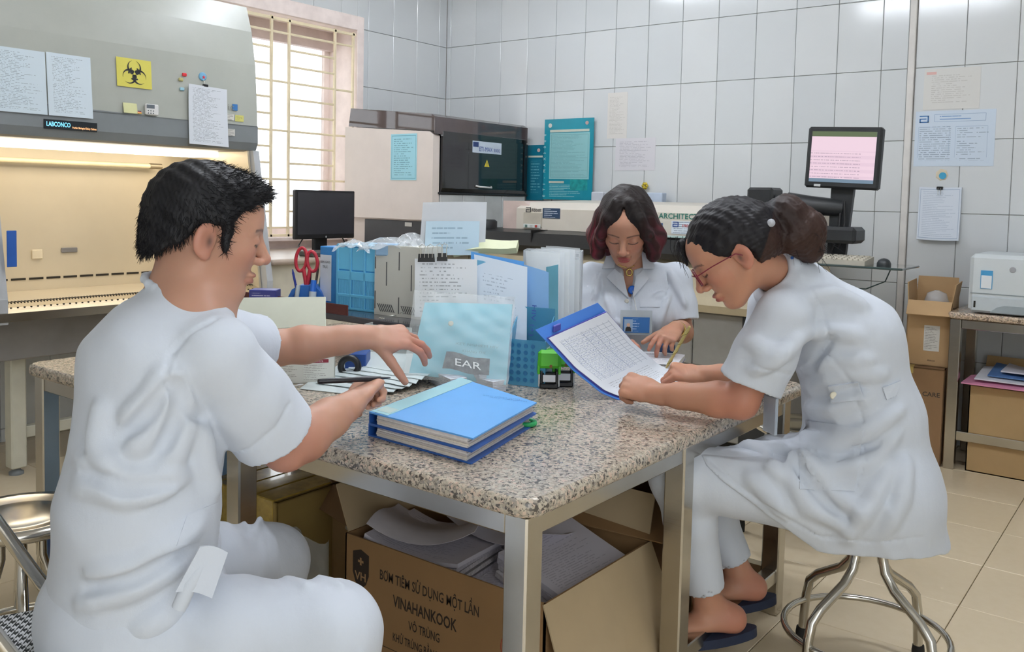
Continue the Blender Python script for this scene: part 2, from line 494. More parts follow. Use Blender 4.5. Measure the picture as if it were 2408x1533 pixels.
table = thing('lab_table', 'long granite-topped table on a stainless steel frame that the three people work at', 'table', ((TX0 + TX1) / 2, (TY0 + TY1) / 2, 0))
part('tabletop', slab(TX0, TX1, TY0, TY1, TZ - .036, TZ, .05), GRAN, table)
lx = (TX0 + .05, 2.735, TX1 - .05); ly = (TY0 + .05, -3.155, -2.50); lw = .027
for x in lx:
    for y in ly:
        if (x == lx[1] and y == ly[1]): continue
        b = MB(); b.box((x - lw, y - lw, 0), (x + lw, y + lw, TZ - .037), .004); part('leg', b, STEEL, table)
for y in ly:
    b = MB(); b.box((lx[0] + lw, y - .022, TZ - .083), (lx[2] - lw, y + .022, TZ - .037), .003); part('top_rail', b, STEEL, table)
for x in (lx[0], lx[2]):
    b = MB(); b.box((x - .022, ly[0] + lw, TZ - .083), (x + .022, ly[2] - lw, TZ - .037), .003); part('top_rail', b, STEEL, table)
    b = MB(); b.box((x - .02, ly[1] + lw, .10), (x + .02, ly[2] - lw, .14), .003); part('stretcher', b, STEEL, table)
    b = MB(); b.box((x - .02, ly[0] + lw, .10), (x + .02, ly[1] - lw, .14), .003)
    if x == lx[0]: part('stretcher', b, STEEL, table)
b = MB(); b.box((lx[1] + .1, ly[2] - .02, .10), (lx[2] - lw, ly[2] + .02, .14), .003); part('stretcher', b, STEEL, table)
# ---------------------------------------------------------------- biological safety cabinet by the window
HOODC = M('hood_enamel', 'aeb1a9', .3, var=.02)
HOODG = M('hood_grey', '7d8285', .45, var=.03)
STEELW = M('warm_steel', 'd8cdb6', .36, .35, var=.03, vs=3)
bsc = thing('safety_cabinet', 'large cream and grey biological safety cabinet with open steel work area by the window', 'lab cabinet', (.45, -2.87, 0))
YA, YB = -3.56, -2.24
HP = [(.70, 1.47), (.707, 1.53), (.705, 1.60), (.70, 1.72), (.686, 1.90), (.655, 2.07), (.612, 2.20)]
def xh(z):
    return float(np.interp(z, [p[1] for p in HP], [p[0] for p in HP]))
body = [(x, z) for x, z in HP if z >= 1.585]
body = [(xh(1.585), 1.585)] + [p for p in body if p[1] > 1.586] + [(.05, 2.26), (.05, 1.585)]
b = MB(); b.prism(body, (0, YA, 0), X, Z, Y * (YB - YA)); part('hood_panel', b, HOODC, bsc)
b = MB(); b.prism([(.66, 1.455), (.695, 1.462), (.712, 1.50), (.71, 1.585), (.05, 1.585), (.05, 1.455)], (0, YA, 0), X, Z, Y * (YB - YA)); part('sash_band', b, HOODG, bsc)
# cream wave that dips over the grey band towards the right
b = MB(); pts = [(YA, 1.585), (YA, 1.59)]; P = []
for k in range(25):
    u = k / 24; P.append((YA + u * (YB - YA), 1.585 + .022 * max(0, 1 - u * 1.35) ** 1.6))
b.prism([(YA, 1.586)] + [(y, z) for y, z in P] + [(YB, 1.586)], (.7125, 0, 0), Y, Z, X * -.004); part('grey_wave', b, HOODG, bsc)
# work area
b = MB(); b.box((.05, YA, .70), (.15, YB, 1.46), .003); part('back_wall', b, STEELW, bsc)
b = MB(); b.prism([(.15, .74), (.80, .74), (.69, 1.46), (.15, 1.46)], (0, YB - .05, 0), X, Z, Y * .012); part('side_wall', b, STEELW, bsc)
b = MB(); b.prism([(.15, .74), (.80, .74), (.69, 1.46), (.15, 1.46)], (0, YA + .04, 0), X, Z, Y * .012); part('side_wall', b, STEELW, bsc)
for y in (YB - .036, YA):
    b = MB(); b.prism([(.55, .70), (.84, .70), (.84, .80), (.72, 1.46), (.55, 1.46)], (0, y, 0), X, Z, Y * .036); part('side_column', b, M('column_grey', 'b9bcc0', .4), bsc)
b = MB(); b.box((.15, YA + .05, .71), (.70, YB - .05, .755), .004); part('work_surface', b, STEELW, bsc)
b = MB(); b.prism([(.70, .71), (.845, .71), (.845, .745), (.80, .762), (.74, .775), (.70, .775)], (0, YA, 0), X, Z, Y * (YB - YA)); part('front_lip', b, STEEL, bsc)
DARK = M('dark_gap', '2a2722', .8)
for k in range(15):
    y = YA + .10 + k * .082
    b = MB(); b.box((.1505, y, .806), (.1535, y + .066, .816)); part('air_slot', b, DARK, bsc)
b = MB()
for k in range(92):
    y = YA + .06 + k * .0132; b.prism([(0, 0), (.006, 0), (.011, .045), (.005, .045)], (.748, y, .7755), Y, X * -1, Z * .0008)
    if k % 2 == 0: b.box((.80, y, .7605), (.806, y + .006, .7635))
o = part('intake_grille', b, DARK, bsc); o['kind'] = 'stuff'
b = MB(); b.box((.151, -2.98, .93), (.158, -2.90, .955), .003); part('vent_plate', b, M('grey_plastic', '77777a', .5), bsc)
b = MB(); b.box((.151, -3.12, .905), (.16, -3.07, .95), .003); part('socket', b, M('socket_beige', 'd9cfb8', .4), bsc)
tm = M('uv_tube', 'efe3bf', .2, coat=.4)
t1 = MB(); t1.tube([(.21, YA + .06, 1.372), (.21, -2.50, 1.372)], .0125, 14); q = part('lamp_tube', t1, tm, bsc)
b = MB(); b.tube([(.21, -2.545, 1.372), (.21, -2.478, 1.372)], .015, 14); part('tube_socket', b, M('socket_metal', 'a79b84', .4, .6), q)
lm_ = M('work_light', 'ffe2a8', .4, var=0, emit='fff2dc', es=4.)
b = MB(); b.box((.30, YA + .1, 1.425), (.52, YB - .1, 1.452), .004); part('work_light', b, lm_, bsc)
b = MB(); b.box((.10, YA + .03, .52), (.66, YB - .03, .70), .006); part('lower_panel', b, M('under_panel', '8d8a88', .5), bsc)
LEGC = M('stand_cream', 'cdcbbb', .5)
for x in (.10, .515):
    for y in (YB - .10, -3.405):
        b = MB(); b.box((x, y, .03), (x + .065, y + .065, .70), .006); part('stand_leg', b, LEGC, bsc)
        b = MB(); b.lathe([(.03, 0), (.03, .012), (.018, .018), (.018, .035)], (x + .032, y + .032, 0), 14); part('foot', b, HOODG, bsc)
b = MB(); b.box((.5, -3.40, .15), (.545, YB - .05, .20), .004); part('stretcher', b, LEGC, bsc)
INKD = M('ink_dark', '33363a', .6, var=0); INKB = M('ink_blue', '2b4c9b', .6, var=0); INKR = M('ink_red', 'b8322e', .6, var=0)
text('lettering', 'Logic', M('ink_grey', '8c8d88', .5, var=0), (.7075, -2.512, 1.657), Y, Z, .030, bsc, width=.125)
t = text('lit_lettering', 'LABCONCO', M('lit_blue', '9fe4ff', .4, var=0, emit='5fc8ff', es=1.6), (.7165, -3.310, 1.507), Y, Z, .020, bsc, width=.10, bold=.008)
text('lit_lettering', 'Purifier Biological Safety Cabinet', M('lit_orange', 'ffd9a8', .4, var=0, emit='ffb070', es=1.3), (.7165, -3.20, 1.503), Y, Z, .009, bsc, width=.105)
b = MB(); b.box((.7125, -3.32, 1.495), (.7155, -3.09, 1.535), .001); part('sign_strip', b, M('sign_black', '20262b', .3), bsc)
b = MB(); b.box((.835, YA, .93), (.846, YA + .035, 1.07), .004)
def on_hood(y, z, w_, h_, th=.0012):
    """a sheet lying on the hood front: lower left corner at (y,z)"""
    p0 = np.array(((.718 if z < 1.6 else xh(z) + .0045), y, z)); p1 = np.array((xh(z + h_) + .0045, y, z + h_))
    m0 = MB(); m0.card(p0, Y * w_, p1 - p0, th); return m0, p0, nrm(p1 - p0)
PAPL = MP('sop_sheet', 'cfdde6', '5b6975', 42, .07, .05, .45, amt=.6)
m0, _, _ = on_hood(-3.54, 1.552, .235, .262); t0 = thing('laminated_sheet', 'left laminated text sheet taped to the cabinet hood', 'paper', (.70, -3.42, 1.53)); part('sheet', m0, PAPL, t0)
m0, p0, _ = on_hood(-3.30, 1.552, .190, .265); t0 = thing('laminated_sheet', 'right laminated text sheet beside the yellow biohazard sign', 'paper', (.70, -3.2, 1.53)); part('sheet', m0, MP('sop_sheet_b', 'd2dfe8', '56646f', 40, .12, .05, .4, amt=.6), t0)
# biohazard sign
m0, p0, bb = on_hood(-2.992, 1.710, .168, .130)
bio = thing('biohazard_sign', 'yellow square sign with black biohazard symbol on the cabinet hood', 'sign', (.7, -2.91, 1.71))
part('plate', m0, M('sign_yellow', 'd9cf5e', .5, var=.02), bio)
ctr = p0 + Y * .084 + bb * .063 + X * .0012
def crescent(c, ang, R1, r2, off, gap):
    """ring with an eccentric hole, open at the outside"""
    P = []; n = 40
    A_ = [ang + gap + (2 * math.pi - 2 * gap) * k / n for k in range(n + 1)]
    out = [c + R1 * np.array((math.cos(a), math.sin(a))) for a in A_]
    c2 = c + off * np.array((math.cos(ang), math.sin(ang)))
    inn = [c2 + r2 * np.array((math.cos(a), math.sin(a))) for a in A_]
    return out, inn
bk = M('sign_black_ink', '26262a', .6, var=0)
b = MB()
def ribbon(out, inn, lift=.0006):
    n = len(out); V = [ctr + Y * p[0] + bb * p[1] + X * lift for p in out] + [ctr + Y * p[0] + bb * p[1] + X * lift for p in inn]
    b.add(V, [(i, n + i, n + i + 1, i + 1) for i in range(n - 1)])
for k in range(3):
    a = math.pi / 2 + k * 2 * math.pi / 3
    c = .0265 * np.array((math.cos(a), math.sin(a)))
    o_, i_ = crescent(c, a, .0335, .0268, .0062, .33); ribbon(o_, i_)
    A_ = [a + math.pi - .60 + 1.2 * k2 / 10 for k2 in range(11)]
    ribbon([np.array((.0305 * math.cos(q), .0305 * math.sin(q))) for q in A_], [np.array((.0245 * math.cos(q), .0245 * math.sin(q))) for q in A_], .0008)
    u = np.array((math.cos(a), math.sin(a))); vperp = np.array((-u[1], u[0]))
part('symbol', b, bk, bio)
b = MB(); V = [ctr + X * .0011 + .0052 * (Y * math.cos(a) + bb * math.sin(a)) for a in np.linspace(0, 2 * math.pi, 20)[:-1]]
b.add(V, [tuple(range(19))])
for k in range(3):
    a = math.pi / 2 + k * 2 * math.pi / 3; u = Y * math.cos(a) + bb * math.sin(a); pv = Y * -math.sin(a) + bb * math.cos(a)
    b.add([ctr + X * .0011 + u * .004 + pv * .0012, ctr + X * .0011 + u * .004 - pv * .0012, ctr + X * .0011 + u * .0145 - pv * .0012, ctr + X * .0011 + u * .0145 + pv * .0012], [(0, 1, 2, 3)])
part('symbol_centre', b, M('sign_yellow', 'd9cf5e'), bio)
# small things stuck on the hood
m0, _, _ = on_hood(-2.968, 1.592, .066, .046); tag(part('sticky_note', m0, M('note_yellow', 'cfcf9c', .7)), 'blank pale yellow note stuck left of the white timer', 'note')
m0, p0, bb2 = on_hood(-2.903, 1.594, .02, .014, .004)
g = thing('magnet', 'small black red and gold striped flag magnet at the corner of the pale note', 'magnet', p0)
for k, c in enumerate(('d9a93a', 'c8322d', '2a2320')):
    b = MB(); q0 = p0 + bb2 * .0047 * k; b.card(q0, Y * .02, bb2 * .0045, .004); part('stripe', b, M('flag' + str(k), c), g)
tmr = thing('digital_timer', 'small white digital timer with grey screen and six buttons on the hood', 'timer', (.70, -2.83, 1.595))
b = MB(); z0 = 1.592; b.box((0, -2.865, z0), (.016, -2.80, z0 + .050), .004, o=(xh(1.61) + .002, 0, 0)); part('case', b, M('white_plastic', 'e6e6e4', .35), tmr)
xf = xh(1.61) + .0182
b = MB(); b.box((xf, -2.861, 1.622), (xf + .0008, -2.822, 1.639)); part('screen', b, M('lcd', '6d757c', .25), tmr)
for i in range(3):
    for j in range(2):
        b = MB(); b.lathe([(.0028, 0), (.0028, .001)], (xf, -2.853 + i * .0125, 1.600 + j * .011), 10, X); part('button', b, M('btn', '555a60', .5), tmr)
for y, z, c, lb in ((-2.665, 1.792, 'c8323a', 'small red magnet left of the hanging checklist'), (-2.685, 1.767, 'b9b27a', 'small yellow magnet left of the hanging checklist'), (-2.681, 1.722, '9cc7d8', 'small pale blue magnet left of the hanging checklist')):
    b = MB(); b.box((xh(z), y, z), (xh(z) + .008, y + .024, z + .016), .003); solo('magnet', b, M('mag' + c, c, .4), lb, 'magnet', 'magnets on the hood')
hk = thing('hook', 'round pale blue hook with red star on the hood above the checklist', 'hook', (.70, -2.55, 1.78))
b = MB(); b.lathe([(.021, 0), (.021, .004), (.016, .007)], (xh(1.80), -2.553, 1.803), 20, X); part('disc', b, M('hook_blue', '7fb7d9', .35), hk)
b = MB(); b.prism([(math.cos(math.pi / 2 + k * math.pi / 5) * (.010 if k % 2 == 0 else .0045), math.sin(math.pi / 2 + k * math.pi / 5) * (.010 if k % 2 == 0 else .0045)) for k in range(10)], (xh(1.80) + .0072, -2.550, 1.800), Y, Z, X * .001); part('star', b, M('star_red', 'c7303a', .4), hk)
b = MB(); b.tube([(xh(1.78) + .006, -2.552, 1.785), (xh(1.78) + .012, -2.548, 1.772), (xh(1.78) + .014, -2.552, 1.765)], .0015, 6); part('wire', b, CHROME, hk)
ck = thing('checklist', 'several printed sheets hanging from a black clip on the right of the hood', 'paper', (.70, -2.53, 1.47))
b = MB(); b.sheet(lambda u, v: (xh(1.60) + .008 + .012 * (1 - v) ** 2 + .010 * (1 - v) * u * u, -2.640 + .212 * u - .004 * (1 - v), 1.474 + .285 * v - .006 * u), 8, 10, .003); part('sheet', b, MP('checklist_print', 'd8dde4', '596069', 46, .1, .05, .5, amt=.6), ck)
b = MB(); b.box((xh(1.75) + .004, -2.560, 1.752), (xh(1.75) + .018, -2.532, 1.766), .003); part('clip', b, M('clip_black', '1f1f21', .35), ck)
for y, z, w_, h_, mt, lb in ((-2.390, 1.655, .030, .032, M('sticker_blue', '3f77b4', .4), 'square blue sticker after the script lettering on the hood'),
        (-2.432, 1.605, .050, .030, MP('sticker_w', 'd6d4cc', '555555', 4, .08, .1, .9), 'white text sticker left of the yellow sticker on the hood'),
        (-2.375, 1.602, .050, .032, MP('sticker_y', 'd0cc74', '8b874a', 5, .1, .1, .6), 'small yellow sticker at the right edge of the hood'),
        (-2.432, 1.527, .050, .034, MP('sticker_g', 'c9c7c2', '6b6b6b', 7, .05, .05, .9), 'white text sticker on the grey band of the hood')):
    m0, _, _ = on_hood(y, z, w_, h_, .001); m0 = MB(); m0.card((max(xh(z), .7125 if z < 1.585 else 0) + .003, y, z), Y * w_, Z * h_, .001); tag(part('sticker', m0, mt), lb, 'sticker')
# blue control label at the left column
b = MB(); b.box((.846, -3.53, .93), (.850, -3.492, 1.075), .002); solo('control_label', b, M('label_blue', '2f5fb0', .4), 'narrow blue control label on the left column of the safety cabinet', 'label')

# ---------------------------------------------------------------- bench along the window wall
BZ = .90
bench = thing('wall_bench', 'cream bench under the window carrying the black monitor', 'bench', (.4, -1.15, 0))
part('benchtop', slab(.012, .78, -2.20, -.012, BZ - .03, BZ, .02), M('bench_top', 'b9a99a', .35), bench)
for k in range(4):
    b = MB(); b.box((.03, -2.18 + k * .54, .05), (.74, -2.18 + k * .54 + .53, BZ - .03), .004); part('cupboard', b, M('bench_cream', 'dcd6c4', .5), bench)
# ETI analyser: cream body, smoked black lid
eti = thing('analyser', 'tall immunoassay analyser with pale side panel and glossy black front in the corner', 'lab machine', (.45, -.57, BZ))
ETIW = M('analyser_pale', 'e3d8d0', .4, var=.02); BLK = M('glossy_black', '17181a', .08, var=.05, coat=.5)
EY, EX = -1.05, .84
b = MB(); b.prism([(.05, BZ + .2), (EX - .02, BZ + .2), (EX, BZ + .22), (EX, 1.62), (EX - .03, 1.645), (.05, 1.695)], (0, EY, 0), X, Z, Y * .06); part('side_panel', b, ETIW, eti)
b = MB(); b.prism([(.05, BZ), (EX - .03, BZ), (EX - .03, BZ + .2), (.05, BZ + .2)], (0, EY + .03, 0), X, Z, Y * .9); part('base', b, ETIW, eti)
b = MB(); b.box((.22, EY + .024, BZ + .004), (EX - .08, EY + .0295, BZ + .19), .002); part('base_grille', b, M('dark_panel', '3c3d40', .4), eti)
b = MB(); b.box((EX - .25, EY + .021, 1.055), (EX - .19, EY + .0235, 1.08)); part('sticker', b, M('sticker_grey', 'cfcfcb', .5), eti)
b = MB(); b.box((.06, EY + .06, BZ + .2), (EX - .06, -.10, 1.60), .004); part('core', b, ETIW, eti)
b = MB(); b.prism([(.08, 1.697), (.10, 1.815), (EX - .02, 1.752), (EX + .012, 1.735), (EX + .012, 1.63), (EX, 1.648)], (0, EY + .002, 0), X, Z, Y * .95); part('smoked_lid', b, M('smoked_acrylic', '4a3f40', .06, var=.05, coat=.6), eti)
b = MB(); b.prism([(EX - .06, 1.27), (EX + .004, 1.27), (EX + .02, 1.30), (EX + .02, 1.62), (EX - .06, 1.62)], (0, EY + .066, 0), X, Z, Y * .88); part('front_lid', b, BLK, eti)
b = MB(); b.box((EX - .06, EY + .066, 1.60), (EX + .014, -.10, 1.66), .01); part('front_band', b, BLK, eti)
b = MB(); b.box((EX - .05, EY + .05, 1.262), (EX + .012, -.08, 1.275), .003); part('frame_strip', b, M('matt_black', '202124', .5), eti)
for k in range(4):
    y0, y1 = [(EY + .07, -.765), (-.76, -.545), (-.54, -.36), (-.355, -.10)][k]
    b = MB(); b.box((EX - .05, y0, BZ + .02), (EX + .004, y1, 1.26), .003); part('front_panel', b, M('panel_grey', 'cfd1d0', .4), eti)
lab = MB(); lab.card((EX + .0212, -.70, 1.535), Y * .30, Z * .075, .001); pl = part('name_plate', lab, M('plate_white', 'cdd8e6', .4), eti)
text('lettering', 'ETI-MAX', INKB, (EX + .0222, -.635, 1.547), Y, Z, .030, eti, width=.135); text('lettering', '3000', INKB, (EX + .0222, -.485, 1.547), Y, Z, .024, eti, width=.065)
b = MB(); b.card((EX + .0218, -.695, 1.572), Y * .055, Z * .032, .001); part('logo_block', b, M('logo_navy', '2c3f74', .4), eti)
b = MB(); b.prism([(-.026, 0), (.026, 0), (0, .046)], (EX + .0202, -.55, 1.448), Y, Z, X * .0012); part('warning_triangle', b, M('warn_yellow', 'd6c53a', .4), eti)
text('lettering', '!', INKD, (EX + .0216, -.555, 1.452), Y, Z, .028, eti, bold=.02)
b = MB(); b.tube([(EX + .02, -.66, 1.322), (EX + .04, -.64, 1.315), (EX + .04, -.52, 1.312), (EX + .02, -.50, 1.318)], .006, 8); part('handle', b, M('handle_pale', 'd8d8d6', .3), eti)
b = MB(); b.card((.48, EY - .0015, 1.345), X * .225, Z * .29, .001); tag(part('notice', b, MP('blue_notice', '9fd6e4', '4d7f92', 22, .12, .08, .5, frame='5f9fb4')), 'light blue notice taped to the pale side of the corner analyser', 'paper')

# desktop monitor on the bench
mon = thing('monitor', 'black flat desktop monitor with dark screen in front of the window', 'monitor', (.5, -1.60, BZ))
b = MB(); b.box((.485, -1.835, .985), (.515, -1.385, 1.268), .005); part('housing', b, M('monitor_black', '1d1d20', .35), mon)
b = MB(); b.box((.5152, -1.822, 1.012), (.5168, -1.398, 1.256)); part('screen', b, M('dark_screen', '35353a', .25, var=.02), mon)
b = MB(); b.lathe([(.006, 0), (.006, .0014)], (.5155, -1.61, .997), 14, X); part('badge', b, M('badge_silver', 'b5b6ba', .3, .5), mon)
b = MB(); b.box((.455, -1.67, BZ + .012), (.485, -1.57, 1.08), .006); part('neck', b, M('monitor_black', ''), mon)
b = MB(); b.box((.40, -1.73, BZ), (.60, -1.49, BZ + .014), .006); part('foot', b, M('monitor_black', ''), mon)
b = MB(); b.box((.62, -1.90, BZ), (.75, -1.45, BZ + .03), .006); solo('keyboard', b, M('kb_grey', '5a5652', .6), 'dark flat keyboard lying on the bench before the black monitor', 'keyboard')
for pts, lb in (([(.48, -1.75, .99), (.50, -1.80, .95), (.55, -1.83, .925), (.60, -1.84, .906)], 'thin cable hanging left under the black monitor'), ([(.48, -1.46, 1.0), (.47, -1.42, .95), (.5, -1.38, .92), (.56, -1.36, .906)], 'thin cable hanging right under the black monitor')):
    b = MB(); b.tube(pts, .004, 6); solo('cable', b, M('cable_black', '2a2a2c', .5), lb, 'cable')

# ---------------------------------------------------------------- long analyser along the back wall
AW = M('analyser_cream', 'd5cec2', .42, var=.02); AY = -.95
arc = thing('analyser', 'long low cream analyser with black deck along the back wall behind the dark-haired woman', 'lab machine', (2.2, -.55, 0))
b = MB(); b.prism([(0, 1.07), (0, 1.19), (.10, 1.228), (.70, 1.245), (.72, 1.07)], (1.40, AY + .02, 0), Y, Z, X * 1.62); part('hood', b, AW, arc)
b = MB(); b.prism([(-.12, .955), (-.14, .985), (-.12, 1.055), (0, 1.068), (.75, 1.068), (.75, .955)], (1.16, AY, 0), Y, Z, X * 1.86); part('deck', b, M('deck_black', '2b2b2c', .35), arc)
b = MB(); b.box((1.62, AY - .135, .952), (1.626, AY + .02, 1.071)); b.box((2.30, AY - .135, .952), (2.306, AY + .02, 1.071)); part('deck_joint', b, M('joint_black', '111111', .6), arc)
b = MB(); b.prism([(-.06, .70), (-.09, .74), (-.09, .92), (-.05, .953), (.75, .953), (.75, .70)], (1.2, AY, 0), Y, Z, X * 1.80); part('mid_body', b, M('mid_cream', 'd8cdb2', .45), arc)
for k, (x0, x1) in enumerate(((1.25, 1.85), (1.86, 2.30), (2.31, 2.57), (2.575, 2.98))):
    for z0, z1 in ((.06, .42), (.425, .695)):
        b = MB(); b.box((x0, AY - .03, z0), (x1, -.15, z1), .006); part('cabinet_door', b, M('cab_grey', '8f8d88', .45), arc)
b = MB(); b.box((1.3, AY, 0), (2.95, -.15, .06)); part('plinth', b, M('joint_black', ''), arc)
b = MB(); b.prism([(-.01, 1.085), (-.01, 1.165), (.01, 1.175), (.02, 1.085)], (1.455, AY + .025, 0), Y, Z, X * .13); part('recess', b, M('recess_grey', 'bdb6a8', .5), arc)
b = MB(); b.box((1.46, AY + .008, 1.078), (1.58, AY + .015, 1.100), .001); part('key_strip', b, M('key_white', 'd5dbd9', .4), arc)
for k, c in enumerate(('57706a', 'c3c3c0', 'b5483f')):
    b = MB(); b.box((1.475 + k * .035, AY + .005, 1.082), (1.490 + k * .035, AY + .0082, 1.096)); part('key', b, M('key' + c, c), arc)
def logo_a(name, o, s, mat, parent, A=X, B=Z):
    """open square letter mark"""
    N = np.cross(A, B); b = MB(); t_ = .16
    for (u0, u1, v0, v1) in ((0, 1, .86, 1), (.86, 1, 0, 1), (0, 1, 0, .14), (0, .14, 0, .55), (0, .74, .45, .59)):
        b.prism([(u0 * s, v0 * s * .8), (u1 * s, v0 * s * .8), (u1 * s, v1 * s * .8), (u0 * s, v1 * s * .8)], np.array(o, float) + N * .0004, A, B, N * .0008)
    return part(name, b, mat, parent)
logo_a('logo', (1.47, AY + .018, 1.168), .036, INKD, arc); text('lettering', 'Abbott', INKD, (1.512, AY + .018, 1.174), X, Z, .021, arc, width=.068, bold=.01)
b = MB(); b.card((1.59, AY + .0185, 1.137), X * .12, Z * .058, .001); part('label_plate', b, MP('navy_label', '26405e', 'dfe6ee', 5, .08, .1, .8), arc)
text('lettering', 'ARCHITECT', M('ink_teal', '2f7568', .4, var=0), (2.335, AY + .018, 1.160), X, Z, .028, arc, width=.225, bold=.014)
text('lettering', 'PLUS', M('ink_paleteal', '9fb7af', .4, var=0), (2.565, AY + .018, 1.160), X, Z, .024, arc, width=.07)
b = MB(); b.card((2.41, AY + .0185, 1.082), X * .21, Z * .066, .001); part('service_label', b, MP('service_print', 'dbe2ea', '5c6f86', 6, .05, .05, .7), arc)
logo_a('logo', (2.418, AY + .0165, 1.118), .033, INKB, arc); text('lettering', '1900-5458', INKR, (2.47, AY + .0165, 1.118), X, Z, .015, arc, width=.10, bold=.01)
b = MB(); b.card((2.32, AY + .0185, 1.085), X * .04, Z * .05, .001); part('label_plate', b, M('label_navy2', '35527a', .4), arc)
b = MB(); b.box((2.30, AY - .10, 1.066), (2.62, AY - .03, 1.076), .002); part('glass_strip', b, M('glass_tint', 'b9d3cd', .1), arc)
b = MB(); b.prism([(0, 0), (.17, 0), (.20, .02), (.20, .14), (.15, .17), (0, .17)], (1.27, AY + .06, 1.062), X, Z, Y * .3); part('end_cover', b, M('cover_pink', 'd3c0b8', .5), arc)
b = MB(); b.lathe([(.07, 0), (.07, .045), (.055, .055)], (1.20, AY - .02, 1.062), 20); part('sample_cup', b, M('matt_black', ''), arc)

# touch-screen station: post, arm, monitor, keyboard shelf
st = thing('touch_terminal', 'black touch-screen terminal with arm and keyboard shelf at the end of the long analyser', 'terminal', (3.1, -.9, 0))
MB_ = M('terminal_black', '2a2c2e', .45)
b = MB(); b.box((2.84, -1.0, .0), (2.97, -.86, 1.325), .012); part('post', b, MB_, st)
b = MB(); b.box((2.965, -.98, 1.20), (3.04, -.90, 1.29), .01); part('hinge', b, MB_, st)
b = MB(); b.tube([(3.02, -.94, 1.255), (3.12, -.92, 1.245), (3.25, -.86, 1.235)], [.05, .045, .04], 12); part('arm', b, MB_, st)
SCR = np.array([aty(1903, 298, -.9), aty(2077, 300, -.9), aty(2068, 448, -.9), aty(1896, 440, -.9)])
tl, tr, br_, bl = SCR
cc = SCR.mean(0); ax_ = nrm((tr - tl) + (br_ - bl)); up_ = nrm((tl - bl) + (tr - br_)); up_ = nrm(up_ - ax_ * np.dot(up_, ax_)); nn = np.cross(ax_, up_)
FR = np.array([ax_, nn * -1, up_]); W2, H2 = .168, .142
b = MB(); b.box((-W2, -.02, -H2), (W2, .03, H2), .010, FR, cc); hs = part('housing', b, MB_, st)
def scr_mat():
    t = NT('lit_screen'); uv = t.n('ShaderNodeUVMap').outputs[0]
    sp = t.n('ShaderNodeSeparateXYZ'); t.l(uv, sp.inputs[0]); u, v = sp.outputs[0], sp.outputs[1]
    c = t.mix(t.math('GREATER_THAN', v, .90), srgb('e3c9d6'), srgb('5d6a4e'))
    c = t.mix(t.math('LESS_THAN', v, .07), c, srgb('6f8496'))
    rv = t.math('MULTIPLY', v, 15.); f_ = t.math('FRACT', rv)
    row = t.math('MULTIPLY', t.math('LESS_THAN', v, .62), t.math('GREATER_THAN', v, .09))
    c = t.mix(t.math('MULTIPLY', row, t.math('MULTIPLY', t.math('GREATER_THAN', t.math('FRACT', t.math('MULTIPLY', rv, .5)), .5), .35)), c, srgb('cfb3c6'))
    cb = t.n('ShaderNodeCombineXYZ'); t.l(t.math('MULTIPLY', u, 40.), cb.inputs[0]); t.l(t.math('FLOOR', rv), cb.inputs[1])
    wd = t.math('MULTIPLY', t.math('GREATER_THAN', t.noise(1., 2, cb.outputs[0]), .47), t.math('MULTIPLY', t.math('GREATER_THAN', f_, .4), t.math('LESS_THAN', f_, .65)))
    wd = t.math('MULTIPLY', t.math('MULTIPLY', wd, row), t.math('LESS_THAN', u, .78))
    c = t.mix(t.math('MULTIPLY', wd, .5), c, srgb('776a80'))
    t.set(Base_Color=(0, 0, 0, 1), Roughness=.3); t.l(c, t.b.inputs['Emission Color']); t.b.inputs['Emission Strength'].default_value = .85
    return t.m
b = MB(); b.card(cc - ax_ * (W2 - .022) - up_ * (H2 - .028) + nn * .0215, ax_ * 2 * (W2 - .022), up_ * (2 * H2 - .05), .001); part('screen', b, scr_mat(), hs)
b = MB(); b.card(cc - ax_ * .12 - up_ * (H2 - .006) + nn * .021, ax_ * .03, up_ * .011, .001); part('badge', b, M('badge_pale', 'cfd2d2', .4), hs)
b = MB(); b.prism([(-.052, .06), (.052, .06), (.035, -.32), (-.045, -.32)], cc - up_ * (H2 + .04) - nn * .05, ax_, up_, nn * .03); part('bracket', b, MB_, st)
b = MB(); b.tube([cc - up_ * .2 - nn * .02, cc - up_ * .33 + ax_ * .005, cc - up_ * .44 + ax_ * -.02], .006, 6); b.tube([cc - up_ * .2 + ax_ * .02, cc - up_ * .3 + ax_ * .03, cc - up_ * .42 + ax_ * .01], .005, 6); part('cable', b, M('cable_black', ''), st)
b = MB(); b.box((3.10, -1.0, 1.075), (3.36, -.84, 1.15), .015); part('scanner_holder', b, MB_, st)
b = MB(); b.box((3.05, -1.0, 1.155), (3.17, -.93, 1.175), .006); part('scanner', b, MB_, st)
b = MB(); b.box((3.02, -1.10, .975), (3.59, -.80, .985), .003); part('shelf', b, M('shelf_glass', '3b4a4a', .1, coat=.5), st)
b = MB(); b.box((3.0, -1.06, .94), (3.15, -.84, .975), .004); part('shelf_bracket', b, MB_, st)
kb = thing('keyboard', 'beige keyboard on the black shelf under the touch screen', 'keyboard', (3.25, -.95, .985))
b = MB(); b.prism([(0, 0), (.14, 0), (.14, .034), (0, .018)], (3.05, -1.05, .985), Y, Z, X * .37); part('case', b, M('kb_beige', 'b6b0a2', .6), kb)
kr = []
for r_ in range(4):
    b = MB()
    for k in range(15): b.box((3.062 + k * .0235, -1.04 + r_ * .030, 1.003 + r_ * .0036), (3.062 + k * .0235 + .019, -1.04 + r_ * .030 + .022, 1.012 + r_ * .0036), .002)
    part('key_row', b, M('kb_keys', 'c4beb0', .6), kb)
ms = MB(); ms.lathe([(.001, .032), (.012, .030), (.024, .022), (.030, .010), (.030, 0)][::-1], (3.475, -.95, .985), 20); solo('mouse', ms, M('mouse_dark', '33373a', .4), 'dark computer mouse on the right end of the terminal shelf', 'mouse')
